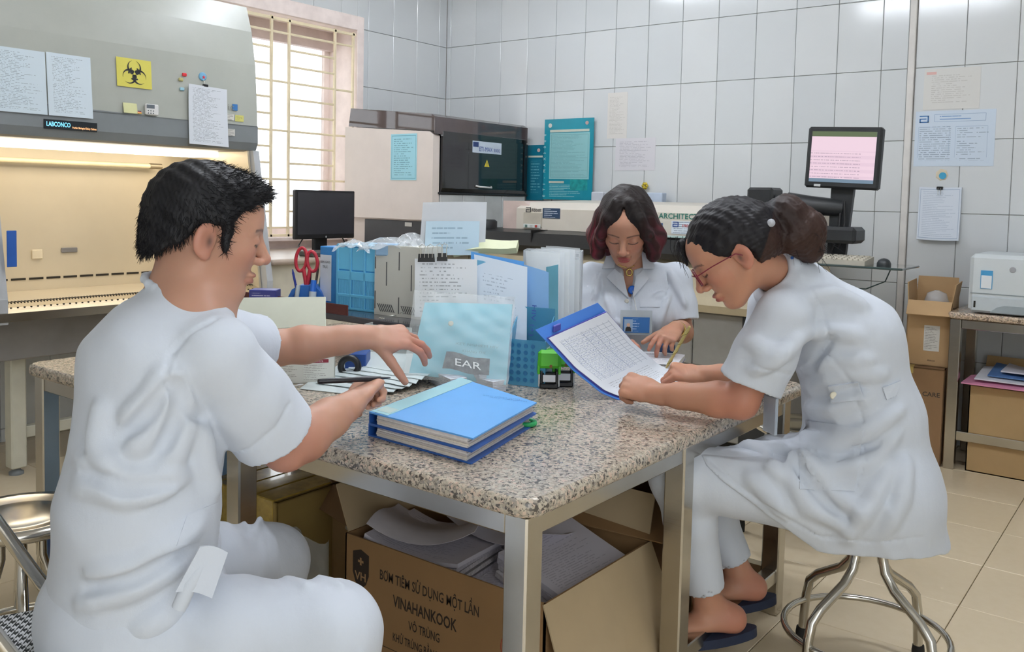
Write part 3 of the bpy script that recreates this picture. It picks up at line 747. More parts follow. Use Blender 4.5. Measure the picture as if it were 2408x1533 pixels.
b = MB(); b.tube([(3.46, -.93, .99), (3.47, -.80, .97), (3.44, -.78, .90), (3.36, -.80, .86), (3.25, -.82, .86)], .003, 6); solo('cable', b, M('cable_teal', '3f5556', .5), 'thin mouse cable looping under the terminal shelf', 'cable')

# ---------------------------------------------------------------- things on the back wall
def wall_card(name, x0, x1, z0, z1, mat, label, cat, lift=.0006, th=.0012, group=None):
    t = thing(name, label, cat, ((x0 + x1) / 2, 0, z0), 0, group)
    b = MB(); b.card((x0, -lift - th / 2, z0), X * (x1 - x0), Z * (z1 - z0), th); part('sheet', b, mat, t); return t
TEAL = '1c8fa3'
po = wall_card('poster', .952, 1.352, 1.245, 1.795, M('poster_teal', TEAL, .3, var=.03), 'large teal instruction poster in front of the tiles with vertical white letters', 'poster', .03, .006)
def pcard(parent, x0, x1, z0, z1, mat, y=-.0375, name='print'):
    b = MB(); b.card((x0, y, z0), X * (x1 - x0), Z * (z1 - z0), .0006); return part(name, b, mat, parent)
pcard(po, 1.0, 1.325, 1.385, 1.70, MP('poster_table', '8fc3c6', '5f8f93', 34, .02, .02, .75, amt=.5, frame='79acb0'))
pcard(po, 1.0, 1.32, 1.705, 1.722, M('poster_bar', 'c9cfc2', .4)); pcard(po, 1.0, 1.125, 1.357, 1.372, M('poster_bar', ''))
pcard(po, 1.0, 1.28, 1.262, 1.350, MP('poster_bullets', TEAL, 'a5d6d8', 8, .02, .02, .8, amt=.8))
pcard(po, 1.175, 1.315, 1.31, 1.385, M('poster_pic', '2a9a9a', .3, vs=30, var=.2), -.0382)
b = MB(); b.lathe([(.015, 0), (.015, .001)], (1.0, -.0375, 1.752), 20, -Y); part('emblem', b, M('emblem', 'd9d7cf', .4), po); b = MB(); b.lathe([(.013, 0), (.013, .001)], (1.30, -.0375, 1.762), 20, -Y); part('emblem', b, M('emblem2', 'c9a9a5', .4), po)
for k, ch in enumerate('ETI-MAX3000'):
    text('lettering', ch, M('poster_white', 'd8f0f0', .4, var=0), (.968, -.0372, 1.262 + k * .042), Z, -X, .020, po)
po2 = wall_card('poster', .80, .945, 1.238, 1.622, M('poster_teal_dark', '146d84', .3, var=.03), 'narrow dark teal poster half hidden behind the black analyser', 'poster', .02, .006)
pcard(po2, .81, .935, 1.535, 1.548, M('poster_bar', ''), -.0272); pcard(po2, .83, .93, 1.28, 1.52, MP('poster2_lines', '146d84', '6fb0bd', 12, .05, .05, .5), -.0272)
b = MB(); b.lathe([(.013, 0), (.013, .001)], (.90, -.0272, 1.585), 20, -Y); part('emblem', b, M('emblem2', ''), po2)
wall_card('notice', 1.435, 1.585, 1.655, 1.955, MP('aged_sheet', 'd8d5d0', 'a29d96', 34, .1, .08, .55, amt=.5), 'upper faded sheet with columns of print taped right of the teal poster', 'paper')
wall_card('notice', 1.505, 1.80, 1.445, 1.655, MP('wall_sheet_2', 'd5d3d8', '8d8a96', 22, .1, .08, .55, amt=.5), 'curling white printed sheet taped lower right of the teal poster', 'paper')
wall_card('notice', 3.385, 3.655, 1.762, 1.975, MP('aged_sheet_2', 'd3d2ce', 'a5a19b', 20, .14, .15, .5, amt=.5, blocks=((.04, .22, .86, .93, 'd8aca6'),)), 'uppermost faded beige sheet on the wall right of the trim strip', 'paper')
ab = wall_card('instruction_sheet', 3.352, 3.735, 1.465, 1.755, MP('abbott_sheet', 'c9d6e4', '66798c', 26, .06, .1, .55, amt=.6, blocks=((.0, 1., .74, 1., 'c9d6e4'), (.46, .54, 0, .76, 'c9d6e4'))), 'wide pale blue instruction sheet with square blue logo on the right wall', 'paper')
logo_a('logo', (3.372, -.0014, 1.695), .046, M('logo_blue', '3f74ae', .4, var=0), ab)
b = MB()
for x0, x1, z0, z1 in ((3.445, 3.69, 1.735, 1.737), (3.445, 3.69, 1.697, 1.699), (3.445, 3.447, 1.697, 1.737), (3.688, 3.69, 1.697, 1.737), (3.37, 3.52, 1.67, 1.6715), (3.37, 3.371, 1.51, 1.67), (3.52, 3.521, 1.51, 1.67), (3.55, 3.70, 1.67, 1.6715), (3.55, 3.551, 1.51, 1.67), (3.70, 3.701, 1.51, 1.67)):
    b.box((x0, -.0022, z0), (x1, -.0018, z1))
part('ruled_frames', b, M('rule_blue', '8fa8c4', .5), ab)
pcard(ab, 3.465, 3.67, 1.703, 1.732, MP('abbott_title', 'c9d6e4', '4f83bd', 2, .03, .02, .9), -.0019)
hk2 = thing('hook', 'round blue adhesive hook above the hanging paper pad on the wall', 'hook', (3.50, 0, 1.42))
b = MB(); b.lathe([(.018, 0), (.018, .006)], (3.500, -.0005, 1.415), 18, -Y); part('disc', b, M('hook_cyan', '4aa6cc', .35), hk2)
b = MB(); b.lathe([(.032, 0), (.026, .003)], (3.495, -.0002, 1.42), 7, -Y); part('backing', b, M('hook_backing', 'd9cdb4', .5), hk2)
pad = thing('paper_pad', 'thick pad of forms hanging from a black clip on the right wall', 'paper', (3.49, 0, 1.08))
b = MB(); b.sheet(lambda u, v: (3.392 + .205 * u, -.012 - .012 * (1 - v) ** 2, 1.078 + .278 * v - .004 * math.sin(3 * u)), 6, 8, .014); part('sheets', b, MP('form_grid', 'd3dbe6', '9aa9bd', 30, .1, .06, .8, amt=.5, frame='9fb0c6'), pad)
b = MB(); b.box((3.478, -.028, 1.342), (3.508, -.010, 1.358), .002); part('clip', b, M('clip_black', ''), pad)
b = MB(); b.tube([(3.486, -.03, 1.35), (3.487, -.032, 1.315), (3.499, -.032, 1.315), (3.500, -.03, 1.35)], .0012, 5); part('clip_wire', b, CHROME, pad)
fl = thing('yellow_flower', 'small yellow flower ornament on the wall above the dark-haired woman', 'ornament', aty(1517, 437, -.02))
b = MB()
p = aty(1517, 437, -.02)
for k in range(6):
    a = k * math.pi / 3; b.lathe([(.001, 0), (.011, .003), (.001, .006)], p + X * .014 * math.cos(a) + Z * .014 * math.sin(a), 10, -Y)
part('petals', b, M('petal_yellow', 'd3bb3f', .5), fl)
b = MB(); p = aty(1540, 466, -.10); b.box(p + (-.06, 0, -.05), p + (.05, .06, .035), .004); solo('blue_box', b, M('pale_blue_card', 'c3d0e2', .5), 'pale blue carton standing on the long analyser behind the dark-haired woman', 'box')
b = MB(); p = aty(1402, 462, -.10); b.box(p + (-.04, 0, -.05), p + (.05, .05, .03), .004); solo('paper_stack', b, M('pale_paper', 'd5d9e2', .6), 'stack of white papers on the long analyser left of the dark-haired woman', 'paper')

# ---------------------------------------------------------------- printer table, printer and cartons at the right
pt = thing('printer_table', 'granite-topped steel table with the white printer by the back wall', 'table', (4.3, -.25, 0))
PX0, PX1, PY0, PY1, PZ = 3.655, 5.2, -.50, -.03, .755
part('tabletop', slab(PX0, PX1, PY0, PY1, PZ - .03, PZ, .03, .006), GRAN2, pt)
for x in (PX0 + .035, 4.9):
    for y in (PY0 + .035, PY1 - .035):
        b = MB(); b.box((x - .024, y - .024, 0), (x + .024, y + .024, PZ - .031), .003); part('leg', b, STEEL, pt)
for z in (PZ - .055, .165):
    for y in (PY0 + .035, PY1 - .035):
        b = MB(); b.box((PX0 + .06, y - .018, z - .022), (4.875, y + .018, z + .022), .003); part('rail', b, STEEL, pt)
b = MB(); b.box((PX0 + .017, PY0 + .06, PZ - .077), (PX0 + .053, PY1 - .06, PZ - .033), .003); part('rail', b, STEEL, pt)
pn = thing('printer', 'white laser printer with blue label standing on the right-hand granite table', 'printer', (4.0, -.28, PZ))
PW = M('printer_white', 'd3dadd', .4, var=.015); b = MB(); b.box((3.735, -.475, PZ + .005), (4.20, -.08, 1.035), .018); part('body', b, PW, pn)
b = MB(); b.box((3.75, -.482, PZ + .012), (4.185, -.47, PZ + .085), .006); tr_ = part('paper_tray', b, M('printer_tray', 'c6cfd4', .4), pn)
b = MB(); b.prism([(0, 0), (.33, 0), (.33, .035), (.06, .035), (.03, .025)], (3.83, -.4825, PZ + .012), X, Z, -Y * .003); part('tray_handle', b, M('printer_grey', '9ca7ad', .5), tr_)  # handle shape in a darker grey than the tray
b = MB(); b.box((3.745, -.4775, PZ + .095), (4.19, -.4735, PZ + .099)); part('seam', b, M('printer_seam', '8f9a9e', .5), pn)
b = MB(); b.box((3.785, -.4785, PZ + .12), (3.835, -.4745, PZ + .205)); lb_ = part('label', b, M('label_cyan', '4d9ed0', .4), pn)
b = MB(); b.box((3.788, -.4792, PZ + .122), (3.832, -.4783, PZ + .182)); part('label_white', b, MP('label_prn', 'e5eaee', '7c97ab', 4, .1, .1, .6), lb_)
b = MB(); b.lathe([(.014, 0), (.012, .004)], (3.915, -.4745, PZ + .215), 18, -Y); part('badge', b, M('badge_silver', ''), pn)
b = MB(); b.box((3.762, -.4845, PZ + .03), (3.770, -.4815, PZ + .06)); part('level_slot', b, DARK, pn)

CARD = None
def card_mat(name, c, d=.07):
    t = NT(name); n = t.noise(6, 5); mp = t.n('ShaderNodeMapping'); t.l(t.obj(), mp.inputs[0]); mp.inputs['Scale'].default_value = (1, 1, 1)
    wv = t.noise(160, 2, mp.outputs[0])
    a = srgb(c); dk = tuple(x * (1 - d * 3) for x in a[:3]) + (1,)
    t.set(Base_Color=t.mix(n, dk, a), Roughness=.85); t.bump(wv, .12, .001); return t.m
CB1 = card_mat('cardboard_warm', '9b7850'); CB5 = card_mat('cardboard_pale', 'c2a075'); CB2 = card_mat('cardboard_tan', 'b39569'); CB3 = card_mat('cardboard_dark', '8f6f4d'); CBI = card_mat('cardboard_inside', 'bba684')
CB4 = card_mat('cardboard_yellow', 'a98f52')
def carton(name, label, o, rz, w_, d_, h_, mat, flaps=(), inside=None, th=.005, group=None, closed=False):
    """open cardboard box: bottom, four walls, flaps [(side, fold angle from vertical, length, inset)]; sides -y +x +y -x"""
    t = thing(name, label, 'box', o, rz, group)
    def loc(b, nm, mt): return part(nm, b, mt, t, True)
    b = MB(); b.box((-w_ / 2, -d_ / 2, 0), (w_ / 2, d_ / 2, th)); loc(b, 'bottom', mat)
    S = {'-y': ((-w_ / 2, -d_ / 2), (w_ / 2, -d_ / 2), (0, -1)), '+x': ((w_ / 2, -d_ / 2), (w_ / 2, d_ / 2), (1, 0)), '+y': ((w_ / 2, d_ / 2), (-w_ / 2, d_ / 2), (0, 1)), '-x': ((-w_ / 2, d_ / 2), (-w_ / 2, -d_ / 2), (-1, 0))}
    W = {}
    for k, (a, c, n) in S.items():
        b = MB(); a = np.array((*a, 0.)); c = np.array((*c, 0.)); n = np.array((*n, 0.)); L = c - a; l = np.linalg.norm(L); u = L / l
        b.prism([(0, 0), (l, 0), (l, h_), (0, h_)], a, u, Z, -n * th); W[k] = loc(b, 'wall', mat)
        for sd, ang, ln, ins in flaps:
            if sd != k: continue
            r = math.radians(ang); dr = Z * math.cos(r) + n * math.sin(r)
            b = MB(); b.prism([(ins * .3, 0), (l - ins * .3, 0), (l - ins, ln), (ins, ln)], a + Z * h_, u, dr, np.cross(u, dr) * -th * .8 if np.dot(np.cross(u, dr), n) > 0 else np.cross(u, dr) * th * .8); loc(b, 'flap', inside or mat)
    if closed:
        b = MB(); b.box((-w_ / 2, -d_ / 2, h_ - th), (w_ / 2, -.001, h_)); loc(b, 'flap', mat)
        b = MB(); b.box((-w_ / 2, .001, h_ - th), (w_ / 2, d_ / 2, h_)); loc(b, 'flap', mat)
    return t
# lower carton, then the open Abbott carton on it
lo = carton('carton', 'large closed brown carton with red and black handling words under the open logo carton', (3.46, -.28, 0), .12, .34, .44, .47, CB3, closed=True)
def ltext(parent, s, o, A, B, h, mat, width=None, bold=.012):
    mw = WM[parent.name]; o = np.array(mw @ Vector([float(k) for k in o])); A = np.array(mw.to_3x3() @ Vector(A)); B = np.array(mw.to_3x3() @ Vector(B))
    return text('lettering', s, mat, o, A, B, h, parent, width=width, bold=bold)
INKK = M('ink_box_black', '3b332c', .8, var=0); INKX = M('ink_box_red', '9c4034', .8, var=0)
for s, z, mt, wd in (('HANDLE WITH CARE', .335, INKK, .30), ('USE NO HOOK', .275, INKX, .24), ('KEEP DRY', .215, INKX, .19), ('FRAGILE', .155, INKX, .13)):
    ltext(lo, s, (-.15, -.2205, z), (1, 0, 0), (0, 0, 1), .022, mt, wd)
b = MB(); b.box((-.03, -.222, .44), (.03, .20, .472)); part('tape', b, M('tape_tan', 'b59c58', .35), lo, True)
hi = carton('carton', 'open tan carton with black square logo standing on another carton by the printer table', (3.545, -.27, .472), .10, .20, .31, .32, CB5, (('-y', 128, .10, .005), ('+x', 8, .085, .005), ('+y', 5, .10, .005), ('-x', 4, .085, .005)))
b = MB(); b.card((-.02, -.1556, .075), X * .07, Z * .125, .0008); 
part('shipping_label', b, MP('ship_label', 'd7d5d0', '6d6b68', 16, .06, .05, .6), hi, True)
mw = WM[hi.name]
logo_a('logo', np.array(mw @ Vector((-.085, -.156, .262))), .034, INKK, hi, np.array(mw.to_3x3() @ Vector((1, 0, 0)))); ltext(hi, 'Abbott', (-.04, -.156, .275), (1, 0, 0), (0, 0, 1), .012, INKK, .05)
ltext(hi, 'Abbott', (.0, -.156, .025), (1, 0, 0), (0, 0, 1), .008, INKK, .035)
logo_a('logo', np.array(mw @ Vector((.1005, -.13, .262))), .034, INKK, hi, np.array(mw.to_3x3() @ Vector((0, 1, 0)))); ltext(hi, 'Abbott', (.101, -.085, .272), (0, 1, 0), (0, 0, 1), .014, INKK, .11)
for z in (.22, .16, .10): ltext(hi, 'REF LOT', (.101, -.12, z), (0, 1, 0), (0, 0, 1), .009, INKK, .06)
b = MB(); b.lathe([(.01, .06), (.045, .045), (.06, 0), (.05, -.05)][::-1], np.array(mw @ Vector((.01, .02, .30))), 14); solo('plastic_bag', b, M('clear_wrap', 'dfe3e6', .15, alpha=.45), 'crumpled clear plastic bag poking out of the open logo carton', 'plastic bag')
ub = carton('carton', 'wide tan carton full of papers under the printer table', (4.18, -.28, 0), 0, .84, .36, .41, CB2, (('+y', 10, .10, .01),))
for k in range(3):
    b = MB(); y = -.4605; b.prism([(0, 0), (.05, 0), (.05, .012), (0, .012)], (4.02, y, .02 + k * .05), X, Z, -Y * .0008)
    part('red_print', b, INKX, ub)
for k, (c, lb, dz) in enumerate((('d9ccd8', 'pink folder sticking out of the carton under the printer table', .012), ('dfe1ea', 'white paper bundle lying across the carton under the printer table', .028), ('4f74a8', 'blue folder on the papers in the carton under the printer table', .04), ('cfcfda', 'uppermost grey paper sheaf in the carton under the printer table', .056))):
    b = MB(); b.sheet(lambda u, v, k=k, dz=dz: (3.73 + .05 * k + .32 * u, -.50 + .03 * k + .24 * v, .412 + dz + .03 * math.sin(2.2 * u + k) * v + .006 * k), 8, 6, .006); solo('paper_sheaf' if k != 0 else 'folder', b, M('sheaf' + c, c if k != 0 else 'd98fb0', .6), lb, 'paper')
# ---------------------------------------------------------------- things on the granite table
T = TZ + .0005
def hull(P4, z0, z1, b=None):
    """flat block over a four-cornered footprint"""
    b = b or MB(); P = [(p[0], p[1]) for p in P4]
    area = sum(P[i][0] * P[(i + 1) % 4][1] - P[(i + 1) % 4][0] * P[i][1] for i in range(4))
    if area < 0: P = P[::-1]
    return b.prism(P, (0, 0, z0), X, Y, Z * (z1 - z0))
def lerp(a, c, t): return np.asarray(a) * (1 - t) + np.asarray(c) * t
def quad(P4):
    """bilinear patch: corners bottom left, bottom right, top right, top left"""
    a, b_, c, d = (np.asarray(p, float) for p in P4)
    return lambda u, v: lerp(lerp(a, b_, u), lerp(d, c, u), v)
PLAST = M('clear_plastic', 'eef3f6', .12, alpha=.30, var=0)
PLAST2 = M('milky_plastic', 'e3eaef', .2, alpha=.55, var=.03)
BLUEF = M('folder_blue', '62a8ea', .42, var=.02); BLUED = M('folder_blue_dark', '2d5fae', .4); CYAN = M('folder_cyan', '8adcf0', .4, var=.03)
PAPER = M('paper_edges', 'dedcd8', .7, var=.12, vs=120); WHITE = M('paper_white', 'e9ebee', .6, var=.02)
# two stacked ring binders
zt = T + .057
c4 = [atz(868, 968, zt), atz(1112, 1030, zt), atz(1262, 946, zt), atz(1082, 888, zt)]     # spine-front, right-front, right-back, spine-back
def binder(name, label, z0, hgt, C, top, strip):
    t = thing(name, label, 'binder', (*C.mean(0)[:2], z0))
    ctr_ = C.mean(0)
    b = hull(C, z0, z0 + .003); part('cover', b, BLUED, t)
    inn = [lerp(C[0], C[1], .07), lerp(C[0], C[1], .965), lerp(C[3], C[2], .965), lerp(C[3], C[2], .07)]
    inn = [lerp(p, ctr_, .02) for p in inn]
    n = 5
    for k in range(n):
        q = [p + RNG.normal(0, .0018, 3) for p in inn]
        za = z0 + .0035 + (hgt - .0075) * k / n; zb = z0 + .0035 + (hgt - .0075) * (k + .93) / n
        c = ('dcd9d4', 'd9d2c6', 'c9c3c0', 'dfdcd8', 'd6cfd0')[k]
        part('pages', hull(q, za, zb), M('pages' + c, c, .7, var=.06, vs=90), t)
    b = hull(C, z0 + hgt - .0035, z0 + hgt); part('cover', b, top, t)
    e = lerp(C[0], C[1], .012); f_ = lerp(C[3], C[2], .012)
    part('spine', hull([C[0], e, f_, C[3]], z0 + .0031, z0 + hgt - .0036), BLUED, t)
    if strip:
        a = [lerp(C[0], C[1], .012), lerp(C[0], C[1], .185), lerp(C[3], C[2], .185), lerp(C[3], C[2], .012)]
        a[0] = lerp(a[0], a[3], .01); a[1] = lerp(a[1], a[2], .01)
        part('label_strip', hull(a, z0 + hgt + .0002, z0 + hgt + .0012), M('strip_cyan', 'a5d3dc', .35, var=.04), t)
        g = [lerp(a[0], a[3], .02), lerp(a[1], a[2], .02), lerp(a[1], a[2], .14), lerp(a[0], a[3], .14)]; g = [lerp(p, sum(g) / 4, .2) for p in g]
        part('sticker', hull(g, z0 + hgt + .0013, z0 + hgt + .0018), M('sticker_pale', 'b9cfcc', .5), t)
        A_ = nrm(C[1] - C[0]); o = lerp(lerp(C[0], C[1], .50), lerp(C[3], C[2], .50), .80); o[2] = z0 + hgt + .0001
        for s, d in (('giao nhan mau', 0), ('xet nghiem', .012)):
            B_ = nrm((C[3] - C[0]) * (1, 1, 0)); A2 = nrm(np.cross(B_, Z))
            text('handwriting', s, M('ink_faint', '3f6fb5', .6, var=0), o - B_ * d + A2 * d * 2, A2, B_, .006, t, width=.10)
    return t
c_lo = np.array([p + np.array((0, 0, 0)) for p in c4]); sh = nrm(c_lo[0] - c_lo[1]) * .002 + np.array((-.004, .004, 0))
binder('ring_binder', 'lower blue ring binder under the pale-labelled one on the table front', T, .028, np.array([p + sh for p in c4]), BLUED, False)
binder('ring_binder', 'upper blue ring binder with pale blue spine strip on the table front', T + .0285, .0285, np.array(c4), BLUEF, True)
# green scissors under the binder
sc = thing('scissors', 'green-handled scissors lying flat beneath the edge of the blue binders', 'scissors', atz(1225, 1003, T))
def loop(c, rx, ry, ang, r, z, nn_=18):
    a = [2 * math.pi * k / nn_ for k in range(nn_)]; ca, sa = math.cos(ang), math.sin(ang)
    return [(c[0] + rx * math.cos(q) * ca - ry * math.sin(q) * sa, c[1] + rx * math.cos(q) * sa + ry * math.sin(q) * ca, z) for q in a]
GRN = M('green_plastic', '2fa862', .35, var=.03)
b = MB(); b.tube(loop(atz(1238, 1000, T), .020, .024, .8, .0055, T + .007), .0062, 8, True); part('handle', b, GRN, sc)
b = MB(); b.tube(loop(atz(1200, 1003, T), .019, .022, .8, .0055, T + .007), .0062, 8, True); part('handle', b, GRN, sc)
p0 = atz(1222, 990, T); dr = nrm((-.75, .66, 0))
b = MB(); b.prism([(-.008, 0), (.008, 0), (.004, .05), (-.004, .05)], (*(p0[:2]), T + .002), np.cross(dr, Z), dr, Z * .003); part('blade', b, CHROME, sc)
# two self-inking stamps
SG = M('stamp_green', '5fc93a', .4, var=.02); SB = M('stamp_black', '1b1b1d', .4)
def stamp(px, py, label, k=1.):
    p = atz(px, py, T); t = thing('stamp', label, 'stamp', p, math.radians(38), 'green self-inking stamps')
    b = MB(); b.box((-.027, -.019, 0), (.027, .019, .014), .003); b.box((-.025, -.017, .014), (-.019, .017, .05), .001); b.box((.019, -.017, .014), (.025, .017, .05), .001); b.box((-.019, -.012, .014), (.019, .012, .045), .002); part('base', b, SB, t, True)
    for s_ in (-1, 1):
        b = MB(); b.box((s_ * .0285 - .0025, -.011, .004), (s_ * .0285 + .0025, .011, .062), .001); part('arm', b, M('stamp_white', 'dcdedb', .4), t, True)
    b = MB(); b.box((-.033, -.021, .058), (.033, .021, .112), .009); b.box((-.034, -.013, .040), (-.026, .013, .08), .002); b.box((.026, -.013, .040), (.034, .013, .08), .002); part('cap', b, SG, t, True)
    b = MB(); b.lathe([(.0045, 0), (.0045, .001)], (.004, -.0212, .066), 12, -Y); part('dot', b, M('stamp_dot', '8a5a2a', .5), t, True)
    b = MB(); b.box((-.018, -.0195, .02), (.018, -.0175, .04)); part('date_plate', b, WHITE, t, True)
stamp(1290, 911, 'nearer bright green self-inking stamp beside the blue file box')
stamp(1325, 907, 'farther bright green self-inking stamp half behind the first one')
# file box of clear blue plastic with folders
FB = thing('file_box', 'open clear blue plastic file box with round dots, full of folders', 'file box', atz(1235, 905, T))
e0, e1 = atz(1192, 903, T), atz(1281, 913, T); back = nrm((-.35, .94, 0))
BLT = M('blue_clear', '5fb0d8', .2, alpha=.72, var=.03)
def wallq(a, c, h0, h1, mat, name, parent, th=.003):
    a = np.array(a, float); c = np.array(c, float); u = nrm(c - a); n = np.cross(u, Z); b = MB()
    l = np.linalg.norm(c - a); b.prism([(0, 0), (l, 0), (l, h1), (0, h0)], a, u, Z, -n * th); return part(name, b, mat, parent)
e2, e3 = e1 + back * .10, e0 + back * .10
wallq(e0, e1, .135, .135, BLT, 'front_wall', FB); wallq(e1, e2, .135, .20, BLT, 'side_wall', FB); wallq(e2, e3, .22, .22, BLT, 'back_wall', FB); wallq(e3, e0, .20, .135, BLT, 'side_wall', FB)
b = MB(); ua = nrm(e1 - e0); na = np.cross(ua, Z)
for i in range(4):
    for j in range(6): b.lathe([(.007, 0), (.007, .0006)], e0 + ua * (.014 + .022 * i) + Z * (.018 + .02 * j) + na * .0004, 10, na)
o = part('dots', b, M('dot_blue', '3d7fb0', .3), FB)
wallq(e1 + back * .012 + Z * .055 + np.cross(nrm(e2 - e1), Z) * .001, e1 + back * .045 + Z * .055 + np.cross(nrm(e2 - e1), Z) * .001, .06, .06, M('box_label', 'cfe0dc', .5), 'label', FB, .001)
def leaf(name, pix, deps, mat, label, cat='folder', th=.0025, bend=0., n=6):
    """a standing sheet or folder through four spots of the picture, corners bl br tr tl with their own depths"""
    P4 = [at(x, y, d) for (x, y), d in zip(pix, deps)]; q = quad(P4)
    nn_ = nrm(np.cross(P4[1] - P4[0], P4[3] - P4[0]))
    b = MB(); b.sheet(lambda u, v: q(u, v) + nn_ * bend * math.sin(math.pi * u) * (.4 + .6 * v), n, n, th)
    return solo(name, b, mat, label, cat) if label else b
hv = leaf('folder', [(1215, 880), (1290, 890), (1290, 640), (1180, 605)], [2.70, 2.66, 2.72, 2.80], M('hiv_blue', '8fbdec', .35, alpha=.93, var=.03), 'pale blue folder with upright handwritten lettering in the file box')
p = at(1252, 716, 2.675); dn = nrm(at(1240, 850, 2.64) - at(1252, 716, 2.675)); rt = nrm(at(1290, 720, 2.67) - p)
text('handwriting', 'HIV (+) 2017', INKB, p - nrm(np.cross(rt, -dn)) * -.004, dn, rt, .014, hv, width=.165)
leaf('paper_form', [(1130, 870), (1238, 875), (1240, 628), (1115, 598)], [2.69, 2.66, 2.73, 2.80], MP('form_a', 'd6e2f0', '6a7f9a', 30, .15, .15, .35, amt=.5), 'white form standing before the pale blue folder in the file box', 'paper', .001, .004)
leaf('folder', [(1100, 872), (1215, 880), (1232, 615), (1108, 592)], [2.74, 2.70, 2.76, 2.84], BLUEF, 'bright blue folder standing directly behind the white form')
b = MB(); b.lathe([(.105, 0), (.105, .003)], at(1118, 690, 2.79), 32, np.array(CAM) * 0 + nrm((.35, -.94, 0.05))); solo('card_disc', b, M('disc_blue', '7fc2e6', .4), 'round pale blue card behind the white forms', 'card')
leaf('folder', [(1290, 870), (1312, 868), (1312, 622), (1285, 628)], [2.75, 2.80, 2.86, 2.80], M('teal_edge', '5fa3b8', .35), 'narrow teal folder right of the lettered pale blue folder')
for k in range(5):
    x0 = 1296 + k * 12
    leaf('clear_sleeve', [(x0 - 40, 850), (x0 + 16, 842), (x0 + 20, 596 - k * 3), (x0 - 60, 590 - k * 3)], [2.86 + k * .03, 2.84 + k * .03, 2.92 + k * .03, 2.95 + k * .03], PLAST2 if k % 2 else PLAST, 'clear plastic sleeve %s in the row right of the lettered folder' % ('nearest', 'second', 'third', 'fourth', 'farthest')[k], 'sleeve', .0012, .006)
# clear box behind the files
cb = thing('clear_box', 'tall milky plastic box behind the row of clear sleeves', 'plastic box', at(1300, 780, 3.1))
q0 = at(1225, 840, 3.08); q1 = at(1362, 820, 3.05); q1[2] = q0[2] = T; hh = .37
bk2 = nrm((-.5, .86, 0)); PB = M('box_milky', 'dfe5ea', .25, alpha=.6, var=.02)
for a, c in ((q0, q1), (q1, q1 + bk2 * .12), (q1 + bk2 * .12, q0 + bk2 * .12), (q0 + bk2 * .12, q0)): wallq(a, c, hh, hh, PB, 'wall', cb)
b = MB(); hull([q0, q1, q1 + bk2 * .12, q0 + bk2 * .12], T, T + .003, b); part('bottom', b, PB, cb)
b = MB(); ua = nrm(q1 - q0)
for i in range(4):
    b.box((0, 0, 0), (.0012, .001, .03), 0, (ua, np.cross(Z, ua), Z), q1 - ua * (.045 - .012 * i) + Z * .335 + np.cross(ua, Z) * .002)
for j in range(3): b.box((0, 0, 0), (.038, .001, .0012), 0, (ua, np.cross(Z, ua), Z), q1 - ua * .046 + Z * (.335 + .0145 * j) + np.cross(ua, Z) * .002)
part('grid_mark', b, M('mark_white', 'f4f6f8', .4), cb)
b = MB(); pq = quad([at(1065, 600, 3.0), at(1215, 585, 2.95), at(1220, 567, 3.0), at(1066, 574, 3.05)]); b.sheet(lambda u, v: pq(u, v) + Z * .006 * math.sin(5 * u), 8, 3, .02); solo('yellow_folder', b, M('folder_yellow', 'd8dcb6', .5, alpha=.95), 'pale yellow plastic folder lying across the tops of the files', 'folder')
leaf('grid_sleeve', [(985, 600), (1140, 600), (1145, 475), (995, 476)], [3.02, 3.0, 3.02, 3.04], M('sleeve_white', 'dde1e6', .2, alpha=.8, var=.03), 'upright clear sleeve with fine white grid behind the clipboards', 'sleeve', .002, .008)
leaf('blue_note', [(998, 600), (1125, 600), (1128, 520), (1002, 520)], [3.0, 2.98, 2.99, 3.01], MP('note_blue', 'c3dcec', '6f8fa8', 7, .12, .1, .6, amt=.6), 'pale blue lined note inside the upright grid sleeve', 'paper', .001, .006)
g_ = MB(); Pq = [at(985, 600, 3.0), at(1140, 600, 2.98), at(1145, 475, 3.0), at(995, 476, 3.02)]; qq = quad(Pq)
# clipboards with binder clips
cl = leaf('clipboard_paper', [(975, 745), (1122, 745), (1122, 610), (976, 608)], [2.78, 2.74, 2.77, 2.81], MP('order_form', 'e3e6ea', '6c7178', 16, .08, .05, .35, amt=.6), 'white request form held by two black binder clips', 'paper', .002, .003)
def bclip(px, py, d, w_, label):
    t = thing('binder_clip', label, 'clip', at(px, py, d), 0, 'binder clips on the request form')
    rt = np.array(CR); up = np.array(CU); fw = np.array(CF); c = at(px, py, d)
    b = MB(); b.prism([(-w_, -.013), (w_, -.013), (w_ * .92, .012), (-w_ * .92, .012)], c - fw * .012, rt, up, fw * .02); part('body', b, M('clip_black', ''), t)
    for s_ in (-.45, .5):
        x0 = s_ * w_
        b = MB(); b.tube([c + rt * (x0 - .006) - fw * .014 + up * .0, c + rt * (x0 - .006) - fw * .012 + up * .025, c + rt * (x0 - .009) - fw * .01 + up * .036, c + rt * x0 - fw * .01 + up * .041, c + rt * (x0 + .009) - fw * .01 + up * .036, c + rt * (x0 + .006) - fw * .012 + up * .025, c + rt * (x0 + .006) - fw * .014 + up * .0], .0011, 6); part('wire_loop', b, CHROME, t)
bclip(1003, 606, 2.76, .026, 'larger black binder clip with wire loops on the request form')
bclip(1040, 604, 2.755, .016, 'smaller black binder clip right beside the larger one')
